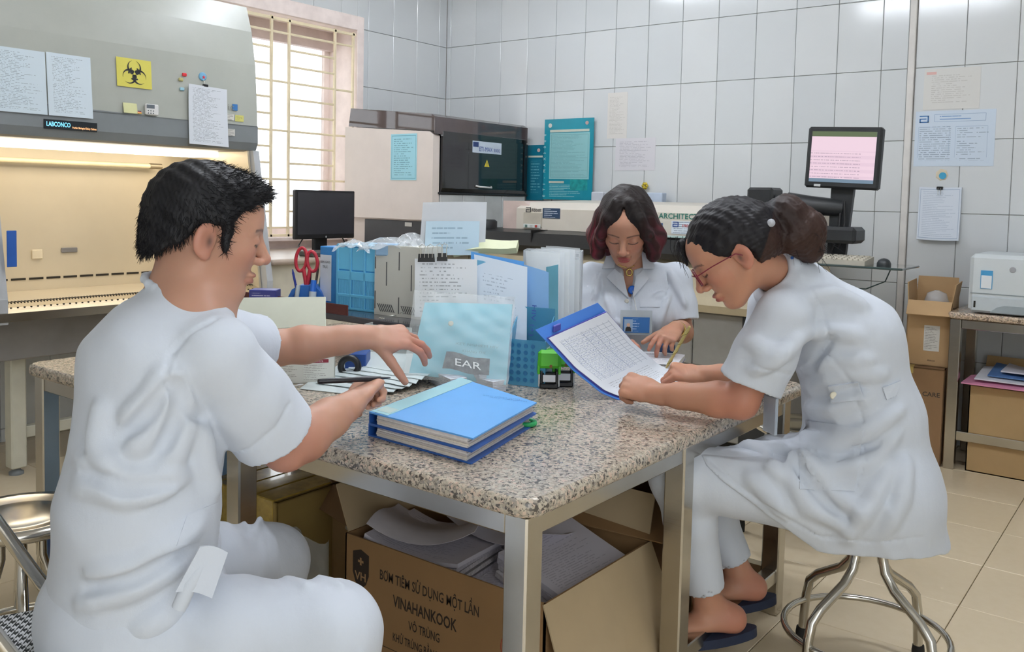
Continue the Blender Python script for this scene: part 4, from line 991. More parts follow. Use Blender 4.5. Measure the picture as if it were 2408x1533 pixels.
# zip bag with pale cyan folder
zb = thing('zip_bag', 'clear plastic bag holding a pale cyan folder, leaning against the file box', 'plastic bag', atz(1090, 905, T))
ZB = [at(962, 880, 2.60), at(1190, 905, 2.53), at(1205, 716, 2.60), at(1000, 712, 2.68)]
zq = quad(ZB); zn = nrm(np.cross(ZB[1] - ZB[0], ZB[3] - ZB[0]))
b = MB(); b.sheet(lambda u, v: zq(u, v) + zn * (.008 * math.sin(math.pi * u) * math.sin(math.pi * v)), 10, 10, .006); fo = part('folder', b, CYAN, zb)
ZO = [at(950, 888, 2.585), at(1195, 912, 2.51), at(1212, 700, 2.585), at(975, 683, 2.66)]; zo = quad(ZO)
def wr(u, v): return .004 * math.sin(17 * u + 6 * math.sin(5 * v)) * math.sin(13 * v + 3 * u) + .003 * math.sin(31 * u * v + 9 * v)
b = MB(); b.sheet(lambda u, v: zo(u, v) + zn * (.004 + .012 * math.sin(math.pi * u) * math.sin(math.pi * v) + wr(u, v)), 26, 24, .0008); part('film', b, M('bag_film', 'f2f7f9', .08, alpha=.22, var=0, coat=.4), zb)
b = MB(); bpz = zq(.36, .70) + zn * .016; b.lathe([(.008, 0), (.008, .002), (.005, .003)], bpz, 16, zn); part('snap_button', b, M('button_cream', 'e6dfc6', .4), fo)
ft = zq(.44, .43) + zn * .0135; fa = nrm(ZB[1] - ZB[0])
text('lettering', 'XET NGHIEM HIV', M('ink_faded_teal', '6fa9b3', .5, var=0), ft, fa, nrm(ZB[3] - ZB[0]), .008, fo, width=.13); text('lettering', 'KHANG THE', MATS['ink_faded_teal'], ft - nrm(ZB[3] - ZB[0]) * .02 + fa * .025, fa, nrm(ZB[3] - ZB[0]), .008, fo, width=.07)
b = MB(); b.sheet(lambda u, v: quad([at(1040, 866, 2.48), at(1150, 885, 2.45), at(1152, 846, 2.46), at(1050, 826, 2.49)])(u, v) + Z * .003 * math.sin(8 * u), 6, 4, .001); gl = solo('plastic_pouch', b, M('pouch_grey', 'a9adb0', .2, alpha=.8, var=.1, vs=60), 'small clear pouch with grey print lying against the plastic bag', 'pouch')
text('lettering', 'EAR', M('pouch_white', 'dfe3e4', .4, var=0), at(1068, 858, 2.455), nrm(at(1150, 876, 2.43) - at(1060, 858, 2.455)), nrm(at(1060, 836, 2.47) - at(1060, 858, 2.455)), .022, gl, width=.075)
# stacks of printed strips
def strips(px, py, n, z0, ang, label, group):
    p = atz(px, py, z0); t = thing('strip_stack', label, 'paper', p, ang, group)
    for k in range(n):
        b = MB(); b.box((-.075, -.026, k * .0042), (.075, .026, k * .0042 + .0036), .0006); part('strip_card', b, M('strip_white', 'dfe2ea', .5, var=.03), t, True)
    b = MB(); z = n * .0042
    for k in range(9): b.box((-.068 + k * .016, -.025, z - .0006), (-.0672 + k * .016, .025, z + .0001))
    part('ruled_lines', b, M('rule_grey', '8f93a6', .6), t, True)
strips(1132, 912, 8, T, math.radians(-8), 'lowest stack of ruled white strips behind the blue binders', 'ruled white strips')
strips(1112, 878, 4, T + .0342, math.radians(-18), 'topmost stack of ruled white strips behind the blue binders', 'ruled white strips')
strips(1052, 908, 9, T, math.radians(-24), 'left stack of ruled white strips next to the foil packets', 'ruled white strips')
# fan of white foil packets
FOIL = M('foil_white', 'dfeaec', .25, var=.03)
nm = ('lowest', 'second lowest', 'third lowest', 'middle', 'third highest', 'second highest', 'topmost')
fan = [((705, 914), (903, 936), (930, 882), (772, 862)), ((742, 900), (925, 924), (968, 876), (806, 850)), ((768, 890), (945, 916), (990, 872), (826, 842)), ((788, 882), (962, 908), (1006, 866), (842, 834)), ((804, 874), (978, 900), (1020, 860), (858, 828)), ((818, 866), (992, 893), (1032, 854), (872, 821)), ((832, 858), (1004, 886), (1042, 848), (888, 814))]
for k, F4 in enumerate(fan):
    zb, zt_ = T + .0015 + .0050 * k, T + .0022 + .0085 * k; ph = k * 1.3
    fq = quad([atz(*F4[0], zb), atz(*F4[1], zb), atz(*F4[2], zt_), atz(*F4[3], zt_)])
    b = MB(); b.sheet(lambda u, v: fq(u, v) + Z * (.0010 * math.sin(4 * u + ph) * math.sin(math.pi * v) + .0009 * math.sin(23 * u + ph) * u * (k > 0) + .0035 * max(0, u - .8) * 5 * math.sin(9 * v + ph) * (k > 0)), 16, 8, .0016)
    o = tag(part('foil_packet', b, FOIL), '%s white foil packet in the fan between the man\'s hands' % nm[k], 'packet', 'white foil packets')
    if k == 0: text('handwriting', 'bo kit', INKR, fq(.26, .22) + Z * .0016, nrm(fq(1, 0) - fq(0, 0)), nrm(fq(0, 1) - fq(0, 0)), .008, o, width=.03)
b = MB(); p = atz(660, 905, T); b.sheet(lambda u, v: (p[0] - .1 + .14 * u, p[1] - .05 + .1 * v, T + .001 + .003 * math.sin(5 * u + v)), 6, 5, .001); solo('loose_paper', b, WHITE, 'loose white paper by the kit box, partly under the man\'s sleeve', 'paper')
# opened kit carton (white, red-banded print)
kt = thing('kit_carton', 'opened white test-kit carton with dark red bands of print', 'box', atz(690, 905, T))
k0, k1 = atz(560, 908, T), atz(788, 898, T); ku = nrm(k1 - k0); kn = np.cross(ku, Z); kl = np.linalg.norm(k1 - k0); kd = .15; kh = .082
KW = M('kit_white', 'dcddd6', .55, var=.02)
def kbox(lo, hi, mat, nm): b = MB(); b.box(lo, hi, 0, (ku, -kn, Z), k0); return part(nm, b, mat, kt)
kbox((0, 0, 0), (kl, .003, kh), KW, 'front_wall'); kbox((0, kd, 0), (kl, kd + .003, kh), KW, 'back_wall'); kbox((0, 0, 0), (.003, kd, kh), KW, 'side_wall'); kbox((kl - .003, 0, 0), (kl, kd, kh), KW, 'side_wall'); kbox((0, 0, 0), (kl, kd, .002), KW, 'bottom')
for k in range(3):
    u0 = .012 + (kl - .02) * k / 3
    kbox((u0, -.0008, .058), (u0 + kl / 3 - .018, 0, .068), M('band_red', '8e2b3a', .5), 'red_band')
    b = MB(); b.card(k0 + ku * u0 + Z * .008 + kn * .0009, ku * (kl / 3 - .02), Z * .046, .0005); part('print', b, MP('kit_print', 'dcddd6', '7c7470', 9, .02, .02, .6, amt=.7, blocks=()), kt)
    text('lettering', 'TEST HIV-1/2', M('ink_white', 'f0e6e6', .5, var=0), k0 + ku * (u0 + .006) + Z * .0605 + kn * .0012, ku, Z, .0055, kt, width=.05)
ld = quad([at(545, 775, 2.62), at(766, 768, 2.50), at(764, 699, 2.56), at(548, 701, 2.68)])
b = MB(); b.sheet(lambda u, v: ld(u, v) + np.array(CF) * .01 * v * v, 6, 6, .003); part('raised_lid', b, M('kit_inside', 'dfe3d4', .6, var=.03), kt)
text('lettering', 'KIT', INKD, at(533, 722, 2.58), nrm(np.array(CR)), nrm(np.array(CU)), .004, kt)
# small grey clip tray, blue box and black tape roll
tray = thing('clip_tray', 'shallow pale grey plastic tray holding silver paper clips', 'tray', at(910, 800, 2.85))
y0 = at(856, 812, 2.86); y0[2] = T; y1 = at(968, 812, 2.80); y1[2] = T; tb = nrm((-.3, .95, 0))
for a, c in ((y0, y1), (y1, y1 + tb * .1), (y1 + tb * .1, y0 + tb * .1), (y0 + tb * .1, y0)): wallq(a, c, .135, .135, M('tray_grey', 'd3d6d4', .4, var=.02), 'wall', tray, .004)
b = MB(); hull([y0, y1, y1 + tb * .1, y0 + tb * .1], T + .06, T + .063, b); part('floor_plate', b, MATS['tray_grey'], tray)
for k in range(3):
    c = at(898 + k * 24, 748 - k * 3, 2.82); b = MB(); b.tube(loop(c, .013, .007, k, .001, c[2] + .004 * k), .0012, 5, True); solo('paper_clip', b, CHROME, 'silver wire clip lying %s in the pale grey tray' % ('left', 'in the middle', 'right')[k], 'clip')
b = MB(); p = at(838, 842, 2.72); b.box((-.03, -.03, 0), (.035, .05, .07), .003, (nrm((.8, .6, 0)), nrm((-.6, .8, 0)), Z), (p[0], p[1], T)); solo('blue_box', b, M('navy_box', '2c4f95', .4), 'dark blue carton behind the foil packets', 'box')
b = MB(); p = at(822, 850, 2.66); p[2] = T + .036; b.tube([p + .026 * (np.array((.8, .6, 0)) * math.cos(a) + Z * math.sin(a)) for a in np.linspace(0, 2 * math.pi, 22)[:-1]], .010, 8, True); solo('tape_roll', b, M('tape_black', '1c1c1f', .35), 'black tape roll standing beside the white kit carton', 'tape')
# low desk rack with holder, blue binder, blue basket and grey file holder
RZ = .845
rk = thing('desk_rack', 'low dark rack on the table carrying the blue basket and file holder', 'rack', (2.25, -2.98, TZ))
r0, r1 = np.array((1.78, -3.10)), np.array((2.66, -2.82))
b = MB(); b.box((r0[0], r0[1], RZ - .022), (r1[0], r1[1], RZ), .003); part('board', b, M('rack_dark', '4b4a50', .2, coat=.3), rk)
b = MB(); b.box((r0[0], r0[1] - .004, RZ), (2.35, r0[1], RZ + .035), .001); part('edge_strip', b, M('rack_brown', '5f2d2b', .35), rk)
for x in (r0[0] + .02, r1[0] - .05):
    b = MB(); b.box((x, r0[1] + .02, T), (x + .02, r1[1] - .02, RZ - .022), .002); part('support', b, M('rack_dark', ''), rk)
RT = RZ + .0005
ph = thing('pen_holder', 'blue slanted pen holder on the rack', 'pen holder', (2.10, -3.02, RT))
PHB = M('holder_blue', '2f6fc0', .4)
hx = atz(662, 702, RT); hx = np.array((hx[0], hx[1], RT)); hu = np.array(CR) * (1, 1, 0); hu = nrm(hu); hn = np.cross(hu, Z)
hx = np.array((2.06, -3.045, RT))
b = MB(); b.prism([(-.075, 0), (.085, 0), (.055, .055), (.035, .075), (-.02, .075), (-.045, .06)], hx - hn * .0, hu, Z, -hn * .07); part('body', b, PHB, ph)
b = MB(); b.prism([(-.06, .02), (-.03, .05), (-.02, .05), (-.05, .02)], hx + hn * .001, hu, Z, hn * .002); part('slot', b, BLUED, ph)
RED = M('scissor_red', 'b5293a', .35, var=.03)
rs = thing('scissors', 'large red-handled scissors standing upright in the blue pen holder', 'scissors', hx + Z * .06)
for cxp, rx, ry, an, nm_ in ((-.020, .019, .042, .10, 0), (.020, .018, .036, -.12, 1)):
    c = hx + hu * cxp + Z * (.165 + (0 if nm_ == 0 else -.006)) - hn * .03
    pts = [c + hu * (rx * math.cos(a) * math.cos(an) + ry * math.sin(a) * math.sin(an)) + Z * (-rx * math.cos(a) * math.sin(an) + ry * math.sin(a) * math.cos(an)) for a in np.linspace(0, 2 * math.pi, 24)[:-1]]
    b = MB(); b.tube(pts, .0062, 8, True); b.tube([c + hu * (.008 if nm_ == 0 else -.008) - Z * .03, c + hu * (-cxp * .8) - Z * .075, c - hu * cxp - Z * .12], [.007, .0075, .006], 8); part('handle', b, RED, rs)
for k, (dx, dz, c, nm_) in enumerate(((-.055, .115, '2b3f9a', 'blue ballpoint pen left of the red scissors in the holder'), (.008, .12, '23232a', 'black pen directly under the red scissors in the holder'), (.035, .13, '5f5348', 'brown pencil right of the red scissors in the holder'), (.055, .145, '5fa0a0', 'teal pen at the right of the holder'))):
    b = MB(); b.tube([hx + hu * dx * .6 + Z * .02 - hn * .05, hx + hu * dx + Z * dz - hn * .055], .0045, 8); b.tube([hx + hu * dx + Z * dz - hn * .055, hx + hu * dx * 1.03 + Z * (dz + .012) - hn * .055], [.0035, .002], 8); solo('pen', b, M('pen' + c, c, .4), nm_, 'pen', 'pens in the holder')
cf = thing('correction_pen', 'white correction pen with blue cap leaning in front of the holder', 'pen', hx + hu * .025)
b = MB(); b.tube([hx + hu * .030 + hn * .016, hx + hu * .032 + hn * .012 + Z * .055], [.013, .013], 10); part('barrel', b, M('corr_white', 'cdd8e2', .3), cf); b = MB(); b.tube([hx + hu * .032 + hn * .012 + Z * .055, hx + hu * .034 + hn * .008 + Z * .095], [.0115, .010], 10); part('cap', b, M('cap_blue', '2f6fd0', .35), cf)
b = MB(); b.tube([hx - hu * .028 + hn * .014 + Z * .01, hx - hu * .020 + hn * .010 + Z * .075], [.008, .008], 8); solo('clear_marker', b, M('marker_clear', 'cfd8dc', .2, alpha=.85), 'clear barrelled marker clipped to the left face of the pen holder', 'pen')
# small medicine box and card left of holder
b = MB(); b.box((-.05, -.03, 0), (.045, .04, .058), .002, (hu, -hn, Z), hx - hu * .14 + hn * .0); o = solo('medicine_box', b, M('med_navy', '3a3f86', .4), 'dark blue medicine box left of the pen holder', 'box')
b = MB(); b.card(hx - hu * .188 + hn * .031 + Z * .006, hu * .09, Z * .046, .0005); part('print', b, MP('med_print', '3a3f86', 'c9c9e0', 5, .1, .1, .6), o)
def uprightbox(name, label, cat, o, u, w_, d_, h_, mat, th=.003):
    n = np.cross(u, Z); t = thing(name, label, cat, o); b = MB(); b.box((0, 0, 0), (w_, d_, h_), .003, (u, -n, Z), o); part('body', b, mat, t); return t, n
ux = nrm((1, .06, 0))
o1 = np.array((2.075, -2.99, RT)); bb1, n1 = uprightbox('box_file', 'blue box file with white spine label beside the blue basket', 'binder', o1, ux, .10, .10, .215, M('boxfile_blue', '3f8fd6', .4))
b = MB(); b.card(o1 + ux * .006 + n1 * .0022 + Z * .02, ux * .055, Z * .165, .001); part('label', b, M('label_white', 'dfe6f0', .5), bb1)
text('lettering', 'BÀN GIAO', INKD, o1 + ux * .010 + n1 * .004 + Z * .155, ux, Z, .009, bb1, width=.045); text('lettering', 'TRỰC', INKD, o1 + ux * .020 + n1 * .004 + Z * .138, ux, Z, .009, bb1, width=.025)
o2 = np.array((2.178, -3.00, RT)); bas = thing('basket', 'bright blue plastic basket with slotted side on the rack', 'basket', o2); BAS = M('basket_blue', '74d0ff', .4, var=.02)
BW, BH = .195, .225; n2 = np.cross(ux, Z)
def bp(lo, hi, nm, mat=BAS): b = MB(); b.box(lo, hi, .001, (ux, -n2, Z), o2); return part(nm, b, mat, bas)
bp((0, .006, 0), (BW, .012, BH), 'back_plate', M('basket_deep', '4aa8e4', .5)); bp((0, 0, BH - .004), (BW, .16, BH + .004), 'rim')
for k in range(4): bp((k * BW / 3 - .004, 0, 0), (k * BW / 3 + .004, .006, BH), 'rib')
bp((0, 0, .105), (BW, .006, .135), 'band'); bp((0, 0, .045), (BW, .006, .055), 'band'); bp((0, 0, 0), (BW, .006, .008), 'band')
for k in range(3):
    x0 = k * BW / 3 + .006; bp((x0, .002, .14), (x0 + BW / 3 - .012, .0058, .218), 'panel')
    for j in range(10):
        x1 = x0 + .003 + j * (BW / 3 - .014) / 9.5; bp((x1, .001, .008), (x1 + .0032, .0058, .105), 'slat')
bp((BW - .006, 0, 0), (BW, .16, BH), 'side_plate'); bp((0, 0, 0), (.006, .16, BH), 'side_plate')
o3 = np.array((2.378, -3.01, RT)); mh = thing('file_holder', 'pale grey magazine file holder with slotted front on the rack', 'file holder', o3)
GH = M('holder_grey', 'd9d9d2', .45, var=.015); HW, HH = .205, .235
def hp(lo, hi, nm, mat): b = MB(); b.box(lo, hi, 0, (ux, -n2, Z), o3); return part(nm, b, mat, mh)
hp((0, 0, 0), (HW, .10, HH), 'body', GH)
GD = M('slot_dark', '55565a', .6)
for u, z0, z1 in ((.002, .155, .195), (.002, .02, .08), (.052, .10, .18), (.107, .155, .215), (.107, .01, .065), (.160, .09, .175)): hp((u, -.0008, z0), (u + .0035, .0002, z1), 'slot', GD)
for g0 in (.028, .132):
    for j in range(8):
        b = MB(); b.prism([(0, 0), (.0035, 0), (-.011, .026), (-.0145, .026)], o3 + ux * (g0 + j * .0085) + n2 * .0001 + Z * .012, ux, Z, n2 * .0008); part('slot', b, GD, mh)
# crumpled clear bags on top of the row
for k, (P, lb) in enumerate((([(838, 592), (985, 592), (975, 566), (852, 572)], 'crumpled clear bag lying on the basket and file holder'), ([(930, 585), (1000, 590), (995, 556), (935, 560)], 'crumpled clear bag just left of the grid sleeve'), ([(780, 588), (870, 592), (865, 575), (800, 576)], 'flat clear bag on top of the blue basket'))):
    pq = quad([at(x, y, 2.95 + .1 * (i > 1)) for i, (x, y) in enumerate(P)]); ph_ = k * 2.
    b = MB(); b.sheet(lambda u, v: pq(u, v) + Z * (.016 * math.sin(math.pi * u) + .007 * math.sin(14 * u + ph_) * math.cos(11 * v)), 18, 8, .001); solo('clear_bag', b, M('bag_clear', 'e8eef2', .1, alpha=.32, var=.05, vs=40), lb, 'plastic bag')
b = MB(); c = at(912, 580, 3.0); b.box((-.04, -.02, -.03), (.05, .03, .012), .004, (hu, -hn, Z), c); solo('blue_packet', b, M('packet_blue', '9cc0e0', .3, alpha=.9), 'pale blue packet lying on the file holder under clear bags', 'packet')

# notebook before the dark-haired woman
nb = thing('notebook', 'open white notebook on the far table edge under the dark-haired woman\'s hand', 'notebook', (3.05, -2.52, T))
N4 = [atz(1455, 868, T), atz(1590, 872, T), atz(1612, 845, T), atz(1490, 838, T)]
hull_ = lambda ins, z0, z1: hull([lerp(p, sum(N4) / 4, ins) for p in N4], z0, z1)
part('cover', hull_(0, T, T + .002), M('nb_cover', '8d87a8', .5), nb); part('pages', hull_(.02, T + .0021, T + .016), PAPER, nb)
N5 = [lerp(p, sum(N4) / 4, .02) for p in N4]
b = MB(); q5 = quad([p * (1, 1, 0) + Z * (T + .0166) for p in N5]); b.sheet(lambda u, v: q5(u, v) + Z * .004 * math.sin(math.pi * u), 6, 4, .0005); part('top_page', b, MP('nb_page', 'e6e8ee', '8a8fa5', 9, .08, .08, .6, amt=.5), nb)
b = MB(); p = atz(1560, 842, T); b.box((-.03, -.012, 0), (.03, .012, .03), .003, (nrm((.9, .4, 0)), nrm((-.4, .9, 0)), Z), (p[0], p[1] + .02, T + .017)); solo('blue_clip', b, M('navy_clip', '2f4a78', .4), 'small dark blue block behind the open notebook', 'clip')
# folder of forms held by the bespectacled woman
fd = thing('form_folder', 'open blue folder of white ruled forms, its left leaf lifted by the woman with glasses', 'folder', atz(1500, 920, T))
FL, FRt = atz(1436, 934, T + .004), atz(1560, 872, T + .004)
TL, TR = at(1283, 790, 2.40), at(1420, 729, 2.56)
EL, ER = atz(1640, 938, T + .004), atz(1735, 880, T + .004)
def leafc(v):
    """edge curve along the leaf: 0 = lying end, 1 = lifted top"""
    def cv(E_, F_, T_):
        pts = [E_, lerp(E_, F_, .6), F_ + (E_ - F_) * .10, F_ + (T_ - F_) * .10 + Z * .0, lerp(F_, T_, .55) - Z * .012, T_]
        ks = [0, .3, .5, .58, .8, 1.]
        return np.array([np.interp(v, ks, [p[i] for p in pts]) for i in range(3)])
    return cv(EL, FL, TL), cv(ER, FRt, TR)
def ff(off, vmax=1., vmin=0.):
    def f(u, v):
        a, c = leafc(vmin + (vmax - vmin) * v); p = lerp(a, c, u)
        a2, c2 = leafc(min(1, vmin + (vmax - vmin) * v + .02)); a1, c1 = leafc(max(0, vmin + (vmax - vmin) * v - .02)); n_ = nrm(np.cross(c - a, a2 - a1)); n_ = n_ if n_[2] > 0 else -n_
        return p + n_ * off
    return f
b = MB(); b.sheet(lambda u, v: ff(-.004)(u * 1.06 - .03, .42 + .58 * v) + nrm(TL - FL) * (.03 * max(0, v - .9) * 10), 6, 24, .002); part('cover', b, M('cover_blue', '4d86dc', .4, var=.02), fd)
b = MB(); b.sheet(lambda u, v: ff(-.001)(u * 1.02, .44 + .55 * v), 6, 24, .003); part('under_leaf', b, M('under_navy', '5a55b0', .5), fd)
def form_mat():
    t = NT('ruled_form'); uv = t.n('ShaderNodeUVMap').outputs[0]; sp = t.n('ShaderNodeSeparateXYZ'); t.l(uv, sp.inputs[0]); u, v = sp.outputs[0], sp.outputs[1]
    pc = srgb('e6ebf2'); inn = t.math('MULTIPLY', t.math('MULTIPLY', t.math('GREATER_THAN', u, .09), t.math('LESS_THAN', u, .93)), t.math('MULTIPLY', t.math('GREATER_THAN', v, .66), t.math('LESS_THAN', v, .965)))
    g1 = t.math('LESS_THAN', t.math('FRACT', t.math('MULTIPLY', v, 46.)), .09)
    cols = None
    for x0 in (.092, .17, .45, .60, .72, .82, .925):
        k = t.math('LESS_THAN', t.math('ABSOLUTE', t.math('SUBTRACT', u, x0)), .0035); cols = k if cols is None else t.math('MAXIMUM', cols, k)
    gr = t.math('MULTIPLY', inn, t.math('MAXIMUM', g1, cols)); c = t.mix(t.math('MULTIPLY', gr, .65), pc, srgb('6d7f9a'))
    cb = t.n('ShaderNodeCombineXYZ'); t.l(t.math('MULTIPLY', u, 60.), cb.inputs[0]); t.l(t.math('MULTIPLY', v, 170.), cb.inputs[1])
    n = t.noise(1., 2, cb.outputs[0]); fr = t.math('FRACT', t.math('MULTIPLY', v, 46.))
    hw = t.math('MULTIPLY', t.math('MULTIPLY', t.math('GREATER_THAN', n, .56), t.math('MULTIPLY', t.math('GREATER_THAN', fr, .25), t.math('LESS_THAN', fr, .85))), t.math('MULTIPLY', inn, t.math('LESS_THAN', u, .7)))
    c = t.mix(t.math('MULTIPLY', hw, .6), c, srgb('4f6aa8'))
    lo = t.math('MULTIPLY', t.math('LESS_THAN', v, .63), t.math('MULTIPLY', t.math('GREATER_THAN', n, .52), t.math('LESS_THAN', t.math('FRACT', t.math('MULTIPLY', v, 60.)), .35)))
    lo = t.math('MULTIPLY', lo, t.math('MULTIPLY', t.math('GREATER_THAN', u, .12), t.math('LESS_THAN', u, .85)))
    c = t.mix(t.math('MULTIPLY', lo, .55), c, srgb('5f6470')); t.set(Base_Color=c, Roughness=.55); return t.m
b = MB(); b.sheet(lambda u, v: ff(.0030)(u, v * .985), 10, 40, .001); part('form', b, form_mat(), fd)
b = MB(); b.sheet(lambda u, v: ff(.0012)(u * .98 + .01, v * .97), 8, 30, .001); part('under_form', b, WHITE, fd)
b = MB(); tb_ = nrm(TR - TL); b.box((-.0, -.004, -.006), (.028, .004, .012), .002, (tb_, np.cross(Z, tb_), Z), TL + tb_ * .03 + Z * .006); part('tab', b, M('tab_violet', '4a4fa8', .4), fd)
# ---------------------------------------------------------------- soft bodies: smooth unions sampled on a grid, surfaced as one skin
def V3(p): return np.asarray(p, np.float32)
class Soft:
    def __init__(s, lo, hi, r):
        s.lo = V3(lo); s.r = r; s.n = np.ceil((V3(hi) - s.lo) / r).astype(int) + 1
        s.D = np.full(s.n, .2, np.float32)
        s.ax = [s.lo[i] + r * np.arange(s.n[i], dtype=np.float32) for i in range(3)]
    def sub(s, lo, hi):
        a = np.clip(np.floor((V3(lo) - s.lo) / s.r).astype(int), 0, s.n - 1); b = np.clip(np.ceil((V3(hi) - s.lo) / s.r).astype(int) + 1, 1, s.n)
        sl = tuple(slice(a[i], max(a[i] + 1, b[i])) for i in range(3))
        return sl, s.ax[0][sl[0]][:, None, None], s.ax[1][sl[1]][None, :, None], s.ax[2][sl[2]][None, None, :]
    def op(s, fn, lo, hi, k, mode):
        pad = k + 3 * s.r
        sl, x, y, z = s.sub(V3(lo) - pad, V3(hi) + pad)
        d = fn(x, y, z).astype(np.float32); A = s.D[sl]
        if mode == 'u':
            h = np.maximum(k - np.abs(A - d), 0) / k if k > 0 else 0
            s.D[sl] = np.minimum(A, d) - h * h * k * .25
        else:
            d = -d; h = np.maximum(k - np.abs(A - d), 0) / k if k > 0 else 0
            s.D[sl] = np.maximum(A, d) + h * h * k * .25
        return s
    def cone(s, a, b, ra, rb, k=.01, mode='u'):
        a = V3(a); b = V3(b); v = b - a; L = float(v @ v) + 1e-12
        def fn(x, y, z):
            px, py, pz = x - a[0], y - a[1], z - a[2]
            t = np.clip((px * v[0] + py * v[1] + pz * v[2]) / L, 0, 1)
            return np.sqrt((px - t * v[0]) ** 2 + (py - t * v[1]) ** 2 + (pz - t * v[2]) ** 2) - (ra + (rb - ra) * t)
        m_ = max(ra, rb); return s.op(fn, np.minimum(a, b) - m_, np.maximum(a, b) + m_, k, mode)
    def chain(s, P, R, k=.01, kk=.004):
        for i in range(len(P) - 1): s.cone(P[i], P[i + 1], R[i], R[i + 1], k if i == 0 else kk)
        return s
    def econe(s, a, b, ra, rb, xd, k=.02, mode='u', flat=False):
        """cone of elliptical section: radii (along xd, across)"""
        a = V3(a); b = V3(b); v = b - a; L = float(v @ v) + 1e-12; w_ = v / math.sqrt(L)
        u = V3(xd) - w_ * float(V3(xd) @ w_); u /= np.linalg.norm(u); q = np.cross(w_, u)
        def fn(x, y, z):
            px, py, pz = x - a[0], y - a[1], z - a[2]
            t = np.clip((px * v[0] + py * v[1] + pz * v[2]) / L, 0, 1)
            px = px - t * v[0]; py = py - t * v[1]; pz = pz - t * v[2]
            rx = ra[0] + (rb[0] - ra[0]) * t; ry = ra[1] + (rb[1] - ra[1]) * t; rm = np.minimum(rx, ry)
            if flat: rm = rm * .35
            e, f_, g = px * u[0] + py * u[1] + pz * u[2], px * q[0] + py * q[1] + pz * q[2], px * w_[0] + py * w_[1] + pz * w_[2]
            k0 = np.sqrt((e / rx) ** 2 + (f_ / ry) ** 2 + (g / rm) ** 2); k1 = np.sqrt((e / rx ** 2) ** 2 + (f_ / ry ** 2) ** 2 + (g / rm ** 2) ** 2)
            return k0 * (k0 - 1) / np.maximum(k1, 1e-4)
        m_ = max(*ra, *rb); return s.op(fn, np.minimum(a, b) - m_, np.maximum(a, b) + m_, k, mode)
    def ell(s, c, r, R=None, k=.01, mode='u'):
        """ellipsoid; R = rows are its three axes"""
        c = V3(c); R = np.eye(3, dtype=np.float32) if R is None else V3(R); m_ = max(r)
        def fn(x, y, z):
            px, py, pz = x - c[0], y - c[1], z - c[2]
            q = [px * R[i][0] + py * R[i][1] + pz * R[i][2] for i in range(3)]
            k0 = np.sqrt(sum((q[i] / r[i]) ** 2 for i in range(3))); k1 = np.sqrt(sum((q[i] / r[i] ** 2) ** 2 for i in range(3)))
            return k0 * (k0 - 1) / np.maximum(k1, 1e-4)
        return s.op(fn, c - m_, c + m_, k, mode)
    def cut(s, o, n, k=.0, lo=None, hi=None):
        """remove everything on the side n points to"""
        o = V3(o); n = V3(nrm(n))
        lo = s.lo if lo is None else lo; hi = s.lo + s.n * s.r if hi is None else hi
        sl, x, y, z = s.sub(lo, hi); d = (x - o[0]) * n[0] + (y - o[1]) * n[1] + (z - o[2]) * n[2]
        A = s.D[sl]
        if k > 0:
            h = np.maximum(k - np.abs(A - d), 0) / k; s.D[sl] = np.maximum(A, d) + h * h * k * .25
        else: s.D[sl] = np.maximum(A, d)
        return s
    def hit(s, px, py, d0=1.0, d1=4.2):
        """first point of the body met behind a spot of the photograph"""
        dr = V3(CR * ((px - CX) / FPX) - CU * ((py - CY) / FPX) + CF); T_ = np.arange(d0, d1, s.r * .4, dtype=np.float32)
        P = V3(CAM)[None] + T_[:, None] * dr[None]; q = (P - s.lo) / s.r; i = np.floor(q).astype(int)
        ok = ((i >= 0) & (i < s.n - 1)).all(1); i = np.clip(i, 0, s.n - 2); f_ = q - i; v = 0
        for o in [(a, b, c) for a in (0, 1) for b in (0, 1) for c in (0, 1)]:
            w_ = np.prod([f_[:, k] if o[k] else 1 - f_[:, k] for k in range(3)], axis=0); v = v + w_ * s.D[i[:, 0] + o[0], i[:, 1] + o[1], i[:, 2] + o[2]]
        m_ = np.flatnonzero(ok & (v < 0))
        return None if len(m_) == 0 else P[m_[0]].astype(float)
    def crease(s, pts, r=.006, k=.018, mode='u', n=7, taper=True):
        """a fold of cloth lying on the surface along a path (spots of the photograph)"""
        pts = np.array(pts, float); L = np.concatenate([[0], np.cumsum(np.linalg.norm(np.diff(pts, axis=0), axis=1))]); U = np.linspace(0, L[-1], n * (len(pts) - 1) + 1)
        H_ = [s.hit(np.interp(u, L, pts[:, 0]), np.interp(u, L, pts[:, 1])) for u in U]
        rr = [r * (math.sin(math.pi * min(max(u / L[-1], .06), .94)) if taper else 1) for u in U]
        for a, b, ra, rb in zip(H_, H_[1:], rr, rr[1:]):
            if a is None or b is None or np.linalg.norm(a - b) > .08: continue
            s.cone(a, b, ra, rb, k, mode)
        return s
    def pts(s, band=.03):
        idx = np.argwhere(np.abs(s.D) < band); return idx, s.lo + idx.astype(np.float32) * s.r
    def displace(s, fn, band=.02):
        idx, P = s.pts(band); s.D[idx[:, 0], idx[:, 1], idx[:, 2]] += fn(P).astype(np.float32); return s
